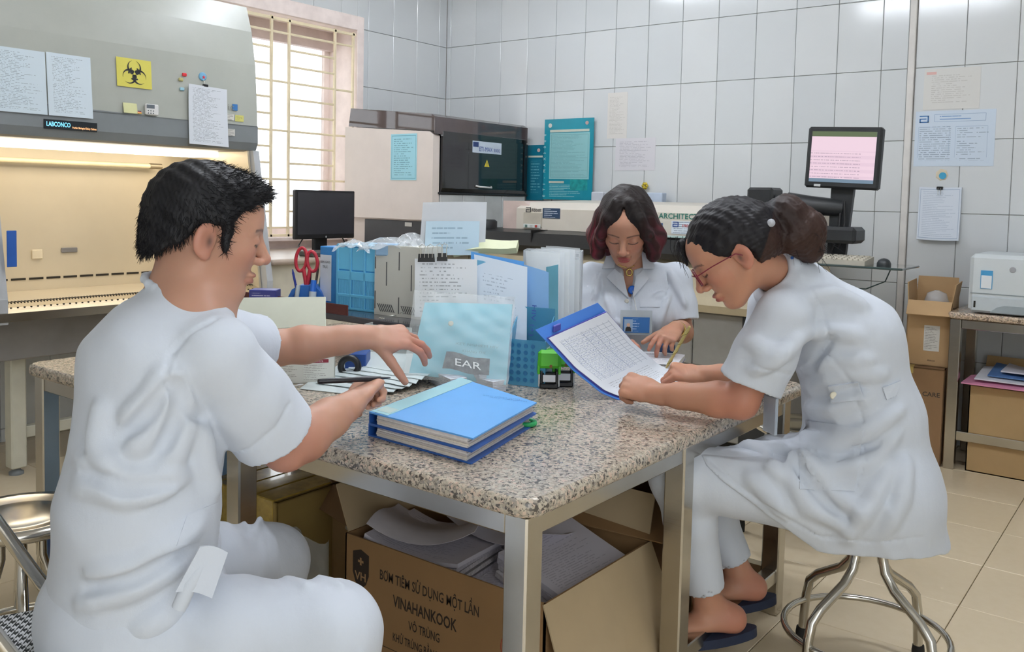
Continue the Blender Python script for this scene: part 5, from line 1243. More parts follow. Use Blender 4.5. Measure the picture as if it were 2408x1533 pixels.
    def surface(s):
        D = s.D; I = D < 0
        o8 = [(i, j, k) for i in (0, 1) for j in (0, 1) for k in (0, 1)]
        n = s.n
        def c(i, j, k): return I[i:n[0] - 1 + i, j:n[1] - 1 + j, k:n[2] - 1 + k]
        any_ = c(0, 0, 0).copy(); all_ = any_.copy()
        for o in o8[1:]: any_ |= c(*o); all_ &= c(*o)
        act = np.argwhere(any_ & ~all_)
        vals = np.stack([D[act[:, 0] + o[0], act[:, 1] + o[1], act[:, 2] + o[2]] for o in o8], 1)
        off = np.array(o8, np.float32); S = np.zeros((len(act), 3), np.float32); C_ = np.zeros(len(act), np.float32)
        for a in range(8):
            for b in range(a + 1, 8):
                if np.abs(off[a] - off[b]).sum() != 1: continue
                va, vb = vals[:, a], vals[:, b]; m_ = (va < 0) != (vb < 0)
                t = np.where(m_, va / np.where(m_, va - vb, 1), 0)
                S += (m_[:, None] * (off[a] + t[:, None] * (off[b] - off[a]))); C_ += m_
        P = s.lo + (act + S / C_[:, None]) * s.r
        ix = np.full(n, -1, np.int32); ix[act[:, 0], act[:, 1], act[:, 2]] = np.arange(len(act))
        Q = []
        for a in range(3):
            u, w_ = (a + 1) % 3, (a + 2) % 3
            sa = [slice(None)] * 3; sb = [slice(None)] * 3; sa[a] = slice(0, -1); sb[a] = slice(1, None)
            A_, B_ = I[tuple(sa)], I[tuple(sb)]; e = np.argwhere(A_ != B_)
            e = e[(e[:, u] > 0) & (e[:, w_] > 0)]
            ins = A_[e[:, 0], e[:, 1], e[:, 2]]
            def g(du, dw):
                f_ = e.copy(); f_[:, u] -= du; f_[:, w_] -= dw; return ix[f_[:, 0], f_[:, 1], f_[:, 2]]
            q = np.stack([g(1, 1), g(0, 1), g(0, 0), g(1, 0)], 1); q[~ins] = q[~ins][:, ::-1]; Q.append(q)
        Q = np.vstack(Q); Q = Q[(Q >= 0).all(1)]
        return P, Q
def soft_mesh(name, S, mat, color=None, smooth=0, keep=None):
    P, Q = S.surface()
    for _ in range(smooth):
        A = np.zeros_like(P); n_ = np.zeros(len(P), np.float32)
        for i in range(4):
            a, b = Q[:, i], Q[:, (i + 1) % 4]
            np.add.at(A, a, P[b]); np.add.at(A, b, P[a]); np.add.at(n_, a, 1); np.add.at(n_, b, 1)
        P = P * .5 + A / np.maximum(n_, 1)[:, None] * .5
    me = bpy.data.meshes.new(name); me.vertices.add(len(P)); me.vertices.foreach_set('co', P.astype(np.float32).ravel())
    me.loops.add(len(Q) * 4); me.loops.foreach_set('vertex_index', Q.astype(np.int32).ravel())
    me.polygons.add(len(Q)); me.polygons.foreach_set('loop_start', np.arange(0, len(Q) * 4, 4, dtype=np.int32))
    me.polygons.foreach_set('use_smooth', np.ones(len(Q), bool)); me.update(calc_edges=True); me.validate()
    if color is not None:
        C_ = color(P); at_ = me.color_attributes.new('tint', 'FLOAT_COLOR', 'POINT')
        at_.data.foreach_set('color', np.hstack([C_, np.ones((len(P), 1))]).astype(np.float32).ravel())
    me.materials.append(mat); return me
def tint_mat(name, rough=.5, sss=0., bump=0., bs=200., spec=.4, sheen=0.):
    if name in MATS: return MATS[name]
    t = NT(name); a = t.n('ShaderNodeAttribute', attribute_name='tint')
    n = t.noise(40, 4); c = t.mix(t.math('MULTIPLY', n, .12), a.outputs['Color'], (.35, .2, .15, 1)) if sss else a.outputs['Color']
    t.set(Base_Color=c, Roughness=rough); t.b.inputs['Specular IOR Level'].default_value = spec
    if sss:
        t.b.inputs['Subsurface Weight'].default_value = sss; t.b.inputs['Subsurface Radius'].default_value = (.010, .004, .002); t.b.inputs['Subsurface Scale'].default_value = .6
    if bump: t.bump(t.noise(bs, 3), bump, .001)
    MATS[name] = t.m; return t.m
def cloth_mat(name, c):
    if name in MATS: return MATS[name]
    t = NT(name); n = t.noise(5, 3); a = srgb(c); d = tuple(x * .95 for x in a[:3]) + (1,)
    t.set(Base_Color=t.mix(n, d, a), Roughness=.85); t.b.inputs['Sheen Weight'].default_value = .15
    mp = t.n('ShaderNodeMapping'); t.l(t.obj(), mp.inputs[0]); mp.inputs['Scale'].default_value = (1., 1., .55)
    w_ = t.math('ADD', t.math('MULTIPLY', t.noise(420, 2), .05), t.math('ADD', t.math('MULTIPLY', t.noise(34, 3, mp.outputs[0]), .4), t.noise(11, 2, mp.outputs[0]))); t.bump(w_, .28, .014); MATS[name] = t.m; return t.m
def folds(seed, amp, scale=1., dirs=None):
    """gentle creases: warped ridges running in a few directions"""
    r = np.random.default_rng(seed); K = []
    for i in range(6):
        d = r.normal(size=3); d = d if dirs is None else np.asarray(dirs[i % len(dirs)]) + .35 * d
        d /= np.linalg.norm(d); K.append((d * r.uniform(16, 48) * scale, r.uniform(0, 6.3), r.normal(size=3) * 11 * scale, r.uniform(.9, 2.2)))
    def f(P):
        s_ = 0
        for d, ph, m_, wv in K:
            a = P @ d + ph + wv * np.sin(P @ m_ + ph * 2); s_ = s_ + (np.abs(np.sin(a)) - .6) * np.clip(.5 + .9 * np.sin(P @ (m_ * .45) + ph), 0, 1)
        return amp * s_ / 2.2
    return f
def fr3(f, up=(0, 0, 1)):
    """head frame: rows forward, left, up"""
    f = nrm(f); l = nrm(np.cross(up, f)); return np.array([f, l, np.cross(f, l)])
def head(S, c, R, s=1., fem=False, nose=1.):
    """skull, jaw, features; R rows forward, left, up; c between the ears at eye height"""
    c = np.asarray(c, float)
    W = lambda x, y, z: c + (R[0] * x + R[1] * y + R[2] * z) * s
    E = lambda p, r, k, mode='u': S.ell(W(*p), [q * s for q in r], R, k * s, mode)
    K = lambda a, b, ra, rb, k, mode='u': S.cone(W(*a), W(*b), ra * s, rb * s, k * s, mode)
    jw = .92 if fem else 1.
    E((-.014, 0, .030), (.096, .076, .086), .01); E((.030, 0, -.030), (.060, .060 * jw, .078), .03)
    E((.045, 0, .040), (.046, .058, .045), .03)
    for sd in (-1, 1):
        K((-.004, sd * .055 * jw, -.050), (.050, sd * .020 * jw, -.098), .018, .016, .025)
        E((.050, sd * .036, -.022), (.028, .024, .024), .022)
        K((.080, sd * .012, .019), (.068, sd * .042, .020), .010, .008, .014)
    E((.062, 0, -.098), (.022, .022 * jw, .018), .02)
    for sd in (-1, 1): E((.100, sd * .032, -.001), (.015, .019, .011), .012, 'd')
    for sd in (-1, 1): E((.0745, sd * .031, -.003), (.0150, .0168, .0120), .005)
    K((.086, 0, .012), (.108, 0, -.030), .0085, .0105, .012); E((.110 * (nose if nose > .9 else 1), 0, -.034), (.011, .012, .010), .006)
    for sd in (-1, 1): E((.097, sd * .0135, -.039), (.011, .008, .0075), .005)
    E((.084, 0, -.0655), (.0150, .0250, .0065), .006); E((.0825, 0, -.0765), (.0140, .0200, .0075), .006)
    E((.0975, 0, -.0708), (.006, .020, .0014), .002, 'd')
    for sd in (-1, 1):
        A_ = R[0] * .35 + R[1] * sd * .94; A_ = nrm(A_); l2 = nrm(R[0] * .9 - R[2] * .1); l2 = nrm(l2 - A_ * np.dot(l2, A_)); RR = np.array([l2, A_, np.cross(l2, A_)])
        S.ell(W(-.012, sd * .079, -.012), [.021 * s, .0075 * s, .032 * s], RR, .006 * s); S.ell(W(-.006, sd * .087, -.012), [.0125 * s, .0075 * s, .020 * s], RR, .004 * s, 'd')
        S.ell(W(-.008, sd * .079, -.038), [.010 * s, .006 * s, .010 * s], RR, .005 * s)
    return W
def skin_color(c, R, s, base, lip, blush, hands=(), eyes=True):
    base = np.array(srgb(base)[:3]); lip = np.array(srgb(lip)[:3]); blush = np.array(srgb(blush)[:3]); dark = np.array(srgb('2a1f1d')[:3]); brow = np.array(srgb('4a3833')[:3])
    def f(P):
        q = ((P - c) @ np.asarray(R).T) / s; x, y, z = q[:, 0], q[:, 1], q[:, 2]; ay = np.abs(y)
        C_ = np.tile(base, (len(P), 1))
        def mix(w_, col):
            nonlocal C_; w_ = np.clip(w_, 0, 1)[:, None]; C_ = C_ * (1 - w_) + col * w_
        g = lambda d: np.exp(-d)
        head_ = (np.abs(x) < .14) & (ay < .1) & (np.abs(z) < .14)
        mix(head_ * .45 * g(((ay - .045) / .02) ** 2 + ((z + .03) / .022) ** 2) * (x > .03), blush); mix(head_ * .35 * g((y / .02) ** 2 + ((z + .036) / .014) ** 2) * (x > .09), blush)
        mix(head_ * .5 * (ay > .078) * (np.abs(x + .01) < .035) * (z < .03) * (z > -.055), blush); mix(head_ * .8 * np.exp(-((x + .004) / .006) ** 2 - ((z + .014) / .011) ** 2) * (ay > .072), dark)
        lz = np.where(z > -.071, (z + .0655) / .0062, (z + .0765) / .0075); mix(head_ * (x > .07) * 1.5 * np.clip(1.15 - (ay / .0225) ** 2 - lz ** 2, 0, .6), lip)
        if eyes:
            lid = -.0090 - .0035 * (1 - ((ay - .031) / .0165) ** 2); mix(head_ * (x > .05) * (np.abs(ay - .031) < .0165) * np.clip(1.9 - np.abs(z - lid) / .0015, 0, 1), dark); mix(head_ * (x > .05) * .35 * np.exp(-((ay - .031) / .015) ** 2 - ((z - .001) / .007) ** 2), blush * .8)
            bz = .0165 + .003 * np.sin((ay - .012) / .04 * 3.1); mix(head_ * (x > .04) * (ay > .012) * (ay < .052) * .8 * np.clip(1.7 - np.abs(z - bz) / .0022, 0, 1), brow)
        for hp_, hr in hands:
            d = np.linalg.norm(P - np.asarray(hp_), axis=1); mix(.55 * np.clip(1.4 - d / hr, 0, 1), blush)
        return C_
    return f
def hand(S, w_, f, n, thumb, curls, s=1., spread=.10, tcurl=(.3, .3), tdir=.75, tdown=.35, wr=.024):
    """palm, four fingers and a thumb; f = finger direction, n = out of the back of the hand, thumb = +1/-1 side (n x f)
    returns the fingertip positions (index, middle, ring, little, thumb)"""
    f = nrm(f); n = nrm(n - f * np.dot(n, f)); t_ = np.cross(n, f) * thumb; w_ = np.asarray(w_, float); tips = []
    S.econe(w_ - f * .02 * s, w_ + f * .03 * s, (wr * 1.15 * s, wr * .82 * s), (.033 * s, .016 * s), t_, .012)
    S.econe(w_ + f * .03 * s, w_ + f * .082 * s, (.035 * s, .0150 * s), (.041 * s, .0125 * s), t_, .012)
    S.ell(w_ + (f * .035 + t_ * .022 - n * .008) * s, (.028 * s, .016 * s, .016 * s), np.array([nrm(f + t_ * .4), np.cross(n, nrm(f + t_ * .4)), n]), .012 * s)
    for i, (o, ln, r) in enumerate(((.0285, .070, .0086), (.0100, .079, .0090), (-.0095, .073, .0085), (-.0275, .056, .0075))):
        p = w_ + (f * (.084 - (.000, -.003, .002, .009)[i]) + t_ * o + n * .001) * s; a = (o / .03) * spread; d0 = nrm(f * math.cos(a) + t_ * math.sin(a)); ang = 0
        P = [p - d0 * .012 * s, p]; Rr = [r * 1.1 * s, r * 1.12 * s]
        for j, (fr_, c_) in enumerate(zip((.46, .30, .24), curls[i])):
            ang += c_; d = d0 * math.cos(ang) - n * math.sin(ang); p = p + d * ln * fr_ * s; P.append(p); Rr.append(r * (1.0, .94, .78)[j] * s)
        S.chain(P, Rr, .006 * s, .003); tips.append(p)
    p = w_ + (f * .022 + t_ * .026 - n * .008) * s; d = nrm(f * tdir + t_ * (1 - tdir) * 1.6 - n * tdown); P = [p - d * .012 * s, p]; Rr = [.014 * s, .0135 * s]
    for ln, c_ in zip((.040, .031, .024), (0., *tcurl)):
        d = nrm(d + (-t_ * .8 + f * .3 - n * .2) * c_); p = p + d * ln * s; P.append(p); Rr.append((.0115, .0100, .0082)[len(P) - 3] * s)
    S.chain(P, Rr, .010 * s, .003); tips.append(p); return tips
SKIN = tint_mat('skin', .48, .25, .05, 400.)
HAIRM = tint_mat('hair', .52, 0, 0, 200., .28)
def groove(flow, freq, amp, seed=0, warp=6.):
    """strand relief: waves across the local strand coordinate"""
    def f(P):
        a = flow(P); return amp * (.6 * np.sin(a * freq + 1.7 * np.sin(P @ np.array((31., 23., 17.)) * .35 * warp / 6 + seed)) + .4 * np.sin(a * freq * 2.3 + seed + 2 * np.sin(P @ np.array((-13., 29., 21.)) * .5)))
    return f
def patch(S, P4, n=8, lift=.0015, th=.002):
    """a piece of cloth sewn on: sheet draped over the surface between four spots (bl br tr tl)"""
    q = quad([(*p, 0) for p in P4]); last = [S.hit(*P4[0])]
    def fn(u, v):
        p = q(u, v); h = S.hit(p[0], p[1])
        if h is None: h = last[0]
        last[0] = h; return h - nrm(h - np.array(CAM)) * lift
    b = MB(); b.sheet(fn, n, n, th); return b
def strands(name, P0, dirs, ln, r, mat, parent, bend=None, seed=3):
    rr = np.random.default_rng(seed); b = MB()
    for p, d in zip(P0, dirs):
        l = ln * rr.uniform(.5, 1.1); d = nrm(d + rr.normal(0, .25, 3)); q = p + d * l * .5 + (bend if bend is not None else 0) * l * .1; b.tube([p, q, q + nrm(d + (bend if bend is not None else 0)) * l * .5], [r, r * .8, r * .3], 4, caps=False)
    o = part(name, b, mat, parent); o['kind'] = 'stuff'; return o
# ---------------------------------------------------------------- the man at the left
def flat(v): v = np.array(v, float); v[2] = 0; return nrm(v)
RH, FH = flat(CR), flat(CF)
CLOTH = cloth_mat('white_cotton', 'ced5e0')
def man():
    t = thing('person', 'man with short black hair in white tunic and trousers reaching over the table', 'person', (3.0, -4.3, 0))
    a = math.radians(27); f = RH * math.cos(a) + FH * math.sin(a); l = np.cross(Z, f)
    hc = at(487, 545, 1.70); hf = nrm(RH * math.cos(.46) + FH * math.sin(.46) - Z * .17); HR = fr3(hf); hs = 1.05
    nb = at(436, 692, 1.70); chest = at(372, 930, 1.66); belly = at(330, 1200, 1.64); pel = at(318, 1420, 1.66)
    rs, re, rw = at(508, 836, 1.57), at(672, 1052, 1.72), at(826, 950, 1.90)
    ls, le, lw_ = at(475, 800, 1.92), at(650, 818, 2.14), at(868, 792, 2.20)
    S = Soft((2.45, -4.75, .30), (3.75, -3.45, 1.36), .0032)
    W = head(S, hc, HR, hs)
    S.cone(W(-.025, 0, -.06), nb, .056, .062, .03)
    for sd in (-1, 1): S.cone(W(-.02, sd * .045, -.07), nb + f * .03 + l * sd * .03, .020, .025, .03)
    S.econe(nb - Z * .05, chest, (.09, .14), (.11, .15), f, .04); S.econe(chest, pel, (.11, .15), (.11, .15), f, .04)
    S.cone(nb - Z * .06, rs, .055, .050, .04); S.cone(nb - Z * .06, ls, .055, .050, .04)
    S.chain([rs, lerp(rs, re, .5), re], [.052, .046, .042], .03, .02); S.chain([re, lerp(re, rw, .25), lerp(re, rw, .65), rw], [.043, .050, .040, .029], .02, .015)
    S.chain([ls, lerp(ls, le, .5), le], [.052, .044, .040], .03, .02); S.chain([le, lerp(le, lw_, .3), lerp(le, lw_, .72), lw_], [.041, .045, .034, .0275], .02, .015)
    # right hand: loose fist round the marker
    rf = nrm(at(884, 884, 2.02) - rw); rn = nrm(Z * .75 - RH * .35 - FH * .35)
    tips = hand(S, rw, rf, rn, 1, [(1.0, 1.35, .9), (1.1, 1.4, .9), (1.15, 1.4, .9), (1.2, 1.4, .9)], 1.06, .04, (.6, .5), .6, .5, .027)
    # left hand: open, fingers reaching and drooping
    lf = nrm(at(1010, 792, 2.26) - lw_); ln_ = nrm(Z * .80 - FH * .55)
    hand(S, lw_, lf, ln_, -1, [(.42, .50, .30), (.36, .42, .28), (.50, .45, .30), (.65, .5, .3)], 1.10, .30, (-.15, .05), .62, .55, .027)
    body = soft_mesh('body', S, SKIN, skin_color(hc, HR, hs, 'bd907a', 'a56a60', 'b97868', [(at(1010, 830, 2.22), .09), (re, .08)], eyes=True))
    part('body', body, SKIN, t)
    # hair: cap with fringe, cut short at the nape
    H = Soft(hc - .17, hc + .17, .0028)
    Wh = lambda x, y, z: hc + (HR[0] * x + HR[1] * y + HR[2] * z) * hs
    H.ell(Wh(-.014, 0, .034), [.103 * hs, .086 * hs, .094 * hs], HR, .01); H.ell(Wh(-.050, 0, -.016), [.062 * hs, .074 * hs, .085 * hs], HR, .02); H.ell(Wh(.046, 0, .076), [.058 * hs, .060 * hs, .036 * hs], HR, .02)
    H.cut(Wh(.054, 0, .050), HR[0] * .58 - HR[2] * .81, .006); H.cut(Wh(-.058, 0, -.092), -HR[2] + HR[0] * .30, .010)
    for sd in (-1, 1):                                   # free the ears, leave sideburns
        H.ell(Wh(-.010, sd * .088, -.034), [.034 * hs, .05 * hs, .050 * hs], HR, .008, 'd'); H.cone(Wh(.022, sd * .070, .03), Wh(.026, sd * .072, -.026), .013, .006, .012)
    H.ell(Wh(.070, 0, -.05), [.060 * hs, .11 * hs, .075 * hs], HR, .01, 'd')
    H.displace(lambda P: .0010 * np.sin(P @ np.array((390., 560., 350.))) * np.sin(P @ np.array((-440., 330., 470.))) + .0022 * np.sin(P @ np.array((95., 60., 80.))) * np.sin(P @ np.array((-60., 110., 70.))), .012)
    col = np.array(srgb('16161a')[:3]); hm = soft_mesh('hair', H, HAIRM, lambda P: np.tile(col, (len(P), 1)) * (1 + .35 * np.sin(P @ np.array((500., 400., 300.)))[:, None])); ho = part('hair', hm, HAIRM, t)
    rr = np.random.default_rng(2); n = len(hm.vertices); co = np.empty(n * 3, np.float32); hm.vertices.foreach_get('co', co); no = np.empty(n * 3, np.float32); hm.vertices.foreach_get('normal', no); co = co.reshape(-1, 3); no = no.reshape(-1, 3)
    pick = rr.choice(n, 7000, replace=True); q = (co[pick] - hc) @ HR.T; up_ = np.clip(q[:, 2] / .1, -1, 1)[:, None]; bk_ = np.clip(-q[:, 0] / .1, -.3, 1)[:, None]
    strands('hair_strands', co[pick] - no[pick] * .001, no[pick] * .22 + HR[0] * np.clip(up_, 0, 1) * .8 - HR[2] * (.9 * bk_ + .35) + HR[2] * .25 * np.clip(up_, 0, 1), .017, .00055, M('hair_dark', '16161a', .6, var=0, spec=.25), ho)
    # tunic
    C = Soft((2.50, -4.80, .40), (3.70, -3.75, 1.22), .0046)
    sh = nb - Z * .045
    C.econe(sh - f * .005, chest + Z * .05, (.088, .12), (.128, .168), f, .03); C.econe(chest + Z * .05, belly, (.128, .168), (.138, .168), f, .04); C.econe(belly, pel - Z * .06 - f * .005, (.138, .168), (.155, .185), f, .04)
    C.cone(sh - Z * .015, rs + Z * .004, .062, .066, .035); C.cone(sh - Z * .015, ls, .062, .066, .035)
    R0 = [.068, .074, .080]; C.chain([rs, lerp(rs, re, .42), lerp(rs, re, .84)], R0, .014, .02); C.chain([ls, lerp(ls, le, .4), lerp(ls, le, .72)], [.068, .072, .074], .03, .02)
    for a0, b0, r_, u in ((rs, re, .080, .82), (ls, le, .074, .70)):        # crisp sleeve ends with a hollow inside
        d = nrm(b0 - a0); e = lerp(a0, b0, u); C.cut(e, d, 0, np.minimum(e - d * .03, e + d * .14) - .085, np.maximum(e - d * .03, e + d * .14) + .085); C.cone(e - d * .045, e + d * .05, r_ - .018, r_ - .013, .004, 'd')
    ax = nrm(W(-.025, 0, -.06) - nb); C.cone(nb + ax * .012, W(-.02, 0, -.04), .062, .075, .012, 'd')
    cx_ = nrm(f - ax * np.dot(f, ax)); cy_ = np.cross(ax, cx_); ring = [nb + ax * (.008 - .022 * math.cos(q)) + (cx_ * math.cos(q) * (.074 + .02 * max(0, math.cos(q))) + cy_ * math.sin(q) * .072) for q in np.linspace(0, 2 * math.pi, 19)]
    C.chain(ring, [.008] * 19, .012, .006)
    for pp, r_ in (([(402, 862), (360, 930), (300, 985)], .010), ([(420, 890), (380, 990), (310, 1060)], .009), ([(432, 930), (430, 1010), (400, 1090)], .008), ([(190, 1080), (290, 1130), (430, 1120)], .011), ([(180, 1140), (300, 1165), (400, 1145)], .008), ([(215, 1350), (330, 1330), (470, 1230)], .011), ([(190, 1420), (300, 1390), (420, 1330)], .009), ([(470, 1010), (480, 1090), (500, 1150)], .008), ([(240, 960), (230, 1040), (260, 1100)], .007), ([(330, 1480), (400, 1440), (430, 1380)], .008)): C.crease(pp, r_ * .27, .034)
    for pp, r_ in (([(396, 900), (350, 970), (290, 1025)], .006), ([(428, 910), (410, 1000), (380, 1060)], .006), ([(190, 1110), (290, 1150), (420, 1135)], .007), ([(200, 1385), (320, 1362), (450, 1290)], .007), ([(415, 900), (430, 950), (470, 985)], .008)): C.crease(pp, r_ * .5, .020, 'd')
    C.crease([(512, 742), (450, 780), (402, 830), (388, 880), (400, 915)], .0035, .004, 'd', taper=False)
    C.crease([(520, 1070), (590, 1055), (650, 1005), (682, 950)], .0028, .004, 'd', taper=False)
    C.displace(folds(3, .0052, .75, [nrm((.3, .1, .9)), nrm((.8, -.3, .5)), nrm((.1, .9, .6))]), .02)
    part('tunic', soft_mesh('tunic', C, CLOTH, None, 1), CLOTH, t)
    part('pocket', patch(C, [(415, 1283), (494, 1272), (512, 1180), (440, 1212)]), CLOTH, t)
    # trousers
    G = Soft((2.60, -4.75, .0), (3.75, -3.55, .72), .006)
    kR, kL = at(778, 1490, 1.60), at(638, 1322, 2.02)
    G.econe(pel - Z * .02, pel - Z * .10, (.17, .19), (.16, .18), f, .03)
    G.chain([pel - l * .09 - Z * .05, lerp(pel - l * .09 - Z * .05, kR, .5) + Z * .012, kR], [.110, .100, .084], .04, .02); G.chain([pel + l * .09 - Z * .03, lerp(pel + l * .09, kL, .5), kL], [.11, .10, .082], .04, .02)
    fR, fL = kR + f * .03 - Z * (kR[2] - .10), kL - f * .06 - Z * (kL[2] - .10); G.chain([kR, lerp(kR, fR, .5), fR], [.088, .075, .068], .03, .02); G.chain([kL, lerp(kL, fL, .5), fL], [.08, .072, .066], .03, .02)
    for u in (.35, .5, .64, .78, .9): 
        c0 = lerp(pel + l * .09 - Z * .03, kL, u); G.chain([c0 + Z * .096 - l * .07 - f * .03, c0 + Z * .105, c0 + l * .05 + Z * .075 + f * .02], [.004, .006, .003], .015)
    for u in (.6, .8, .97):
        c0 = lerp(pel - l * .09 - Z * .05, kR, u); G.chain([c0 + Z * .088 + l * .05, c0 + Z * .098 - l * .02 + f * .02, c0 - l * .092 + f * .035, c0 - l * .07 - Z * .06 + f * .03], [.003, .006, .006, .003], .016)
    G.displace(folds(5, .004, .8), .02)
    part('trousers', soft_mesh('trousers', G, CLOTH, None, 1), CLOTH, t)
    for p in (fR, fL):
        b = MB(); p0 = np.array((p[0], p[1], 0)); b.prism([(-.045, -.08), (.045, -.08), (.05, .10), (.03, .17), (-.03, .17), (-.05, .10)], p0, -l, f, Z * .03); part('sandal', b, M('sandal_dark', '232a38', .6), t)
        b = MB(); 
    b = MB(); b.sheet(lambda u, v: quad([at(412, 1392, 1.455), at(498, 1408, 1.475), at(535, 1300, 1.50), at(470, 1285, 1.475)])(u, v) + Z * .006 * math.sin(3 * u), 6, 6, .004); part('belt_end', b, CLOTH, t)
    b = MB(); b.tube([at(420, 1430, 1.465), at(445, 1375, 1.47), at(490, 1300, 1.49)], [.012, .013, .010], 10); part('belt_roll', b, CLOTH, t)
    return pel, f
mpel, mf = man()
mk = thing('marker', 'slim black marker pen held in the man\'s right hand', 'pen', at(835, 892, 2.0))
pa, pb = at(748, 897, 1.90), at(918, 888, 1.99); dv = nrm(pb - pa)
b = MB(); b.tube([pa, pa + dv * .002, lerp(pa, pb, .72), lerp(pa, pb, .86)], [.0045, .0058, .0062, .0045], 12); part('barrel', b, M('marker_black', '1f2026', .35), mk)
b = MB(); b.tube([lerp(pa, pb, .86), pb], [.0038, .0012], 10); part('tip', b, M('marker_tip', '35363c', .4), mk)
# ---------------------------------------------------------------- the dark-haired woman behind the table
def woman_back():
    t = thing('person', 'woman with dark reddish bob in white lapelled coat looking down at her notebook', 'person', (3.0, -2.2, 0))
    f = nrm(-FH * math.cos(.20) - RH * math.sin(.20)); l = np.cross(Z, f)
    hc = at(1472, 535, 3.22); hf = nrm(f * math.cos(.5) - Z * math.sin(.5) - RH * .02); HR = fr3(hf); hs = 1.08
    nb = at(1488, 628, 3.32); chest = at(1492, 740, 3.33); waist = at(1497, 850, 3.36); pel = waist - Z * .16
    ls, rs = at(1588, 655, 3.33), at(1390, 655, 3.37)
    le, lw_ = at(1606, 782, 3.30), at(1588, 772, 3.08); re, rw = at(1376, 775, 3.30), at(1440, 800, 3.10)
    S = Soft(np.minimum.reduce([hc, rw, lw_, pel]) - (.36, .34, .12), np.maximum.reduce([hc, rs, ls, lw_]) + (.34, .30, .17), .0030)
    W = head(S, hc, HR, hs, True)
    S.cone(W(-.02, 0, -.055), nb, .047, .052, .025); S.econe(nb - Z * .06, chest, (.066, .095), (.108, .125), f, .04); S.econe(chest, pel, (.095, .12), (.10, .15), f, .04)
    for a0, b0, c0 in ((ls, le, lw_), (rs, re, rw)):
        S.cone(nb - Z * .06, a0 - Z * .008, .034, .038, .03); S.chain([a0, lerp(a0, b0, .5), b0], [.046, .040, .035], .03, .02); S.chain([b0, lerp(b0, c0, .3), lerp(b0, c0, .72), c0], [.036, .037, .028, .0225], .02, .015)
    lf = nrm(at(1540, 800, 2.95) - lw_ - Z * .03); tips = hand(S, lw_, lf, nrm(Z + lf * .4 + RH * .25), -1, [(.25, .35, .25), (.55, .7, .4), (.75, .9, .5), (.9, 1.0, .5)], .95, .10, (.1, .1), .62, .35, .021)
    hand(S, rw, nrm(at(1500, 812, 2.98) - rw), Z, 1, [(.4, .5, .3)] * 4, .92, .05, (.3, .2), .7, .3, .021)
    body = soft_mesh('body', S, SKIN, skin_color(hc, HR, hs, 'bd8c74', 'a2424a', 'b87464', [(tips[0], .05)])); part('body', body, SKIN, t)
    # bob hair parted in the middle
    H = Soft(hc - .21, hc + .21, .0030)
    Wh = lambda x, y, z: hc + (HR[0] * x + HR[1] * y + HR[2] * z) * hs
    Ev = lambda p, r, k, mode='u': H.ell(Wh(*p), [q * hs for q in r], HR, k, mode)
    Ev((-.020, 0, .040), (.108, .092, .098), .01); Ev((-.040, 0, -.02), (.080, .092, .090), .03)
    dn = nrm(-Z * 1. + HR[2] * -.3)
    for sd in (-1, 1):
        top = Wh(.010, sd * .072, .04); mid = Wh(.004, sd * .094, -.03); end = mid + np.array((0, 0, -.062)) + HR[1] * sd * .000 + f * .005
        H.cone(top, mid, .034, .038, .03); H.cone(mid, end, .038, .028, .03); H.cone(Wh(-.05, sd * .06, 0), Wh(-.05, sd * .07, -.07) - Z * .03, .045, .04, .03)
        H.chain([Wh(.040, sd * .022, .112), Wh(.062, sd * .050, .070), Wh(.062, sd * .076, .015), Wh(.040, sd * .090, -.04)], [.022, .022, .020, .024], .02, .015)
    H.econe(Wh(.112, 0, -.13), Wh(.112, 0, .020), (.070, .052), (.070, .054), HR[0], .006, 'd'); H.econe(Wh(.112, 0, .020), Wh(.112, 0, .098), (.070, .054), (.062, .004), HR[0], .006, 'd')
    H.cone(Wh(.100, 0, .080), Wh(-.02, 0, .140), .0030, .0025, .005, 'd')
    H.cone(W(-.02, 0, -.055), nb, .050, .058, .01, 'd')
    flow = lambda P: ((P - hc) @ HR[1]) * .6 + np.abs((P - hc) @ HR[0]) * .8
    H.displace(groove(flow, 620., .0010), .012); H.displace(lambda P: .0025 * np.sin(P @ np.array((70., 50., 14.)) + 2.) * np.sin(P @ np.array((-40., 60., 22.))), .012)
    d0, d1, d2 = (np.array(srgb(c)[:3]) for c in ('1d1616', '3a1420', '6d2333'))
    def hcol(P):
        q = ((P - hc) @ HR.T) / hs; w_ = np.clip((-q[:, 1] - .03) / .07, 0, 1) * .8 + np.clip((q[:, 1] - .05) / .06, 0, 1) * .45; w_ = w_ * np.clip(.95 - (q[:, 2] - .0) / .10, .0, 1); w_ = np.clip(w_ * (.75 + .5 * np.sin(flow(P) * 300)), 0, 1)[:, None]
        return d0 * (1 - w_) + d2 * w_
    ho = part('hair', soft_mesh('hair', H, HAIRM, hcol), HAIRM, t)
    # coat with short sleeves, open collar
    C = Soft(np.minimum.reduce([rs, ls, pel, re]) - (.20, .20, .22), np.maximum.reduce([rs, ls, nb]) + (.2, .2, .06), .0042)
    C.econe(nb - Z * .055, chest, (.082, .125), (.118, .155), f, .03); C.econe(chest, waist, (.118, .155), (.112, .150), f, .04); C.econe(waist, pel - Z * .08, (.112, .150), (.135, .180), f, .04)
    for sd in (-1, 1): C.ell(chest + f * .075 + l * sd * .07 + Z * .015, (.055, .06, .06), fr3(f), .04)
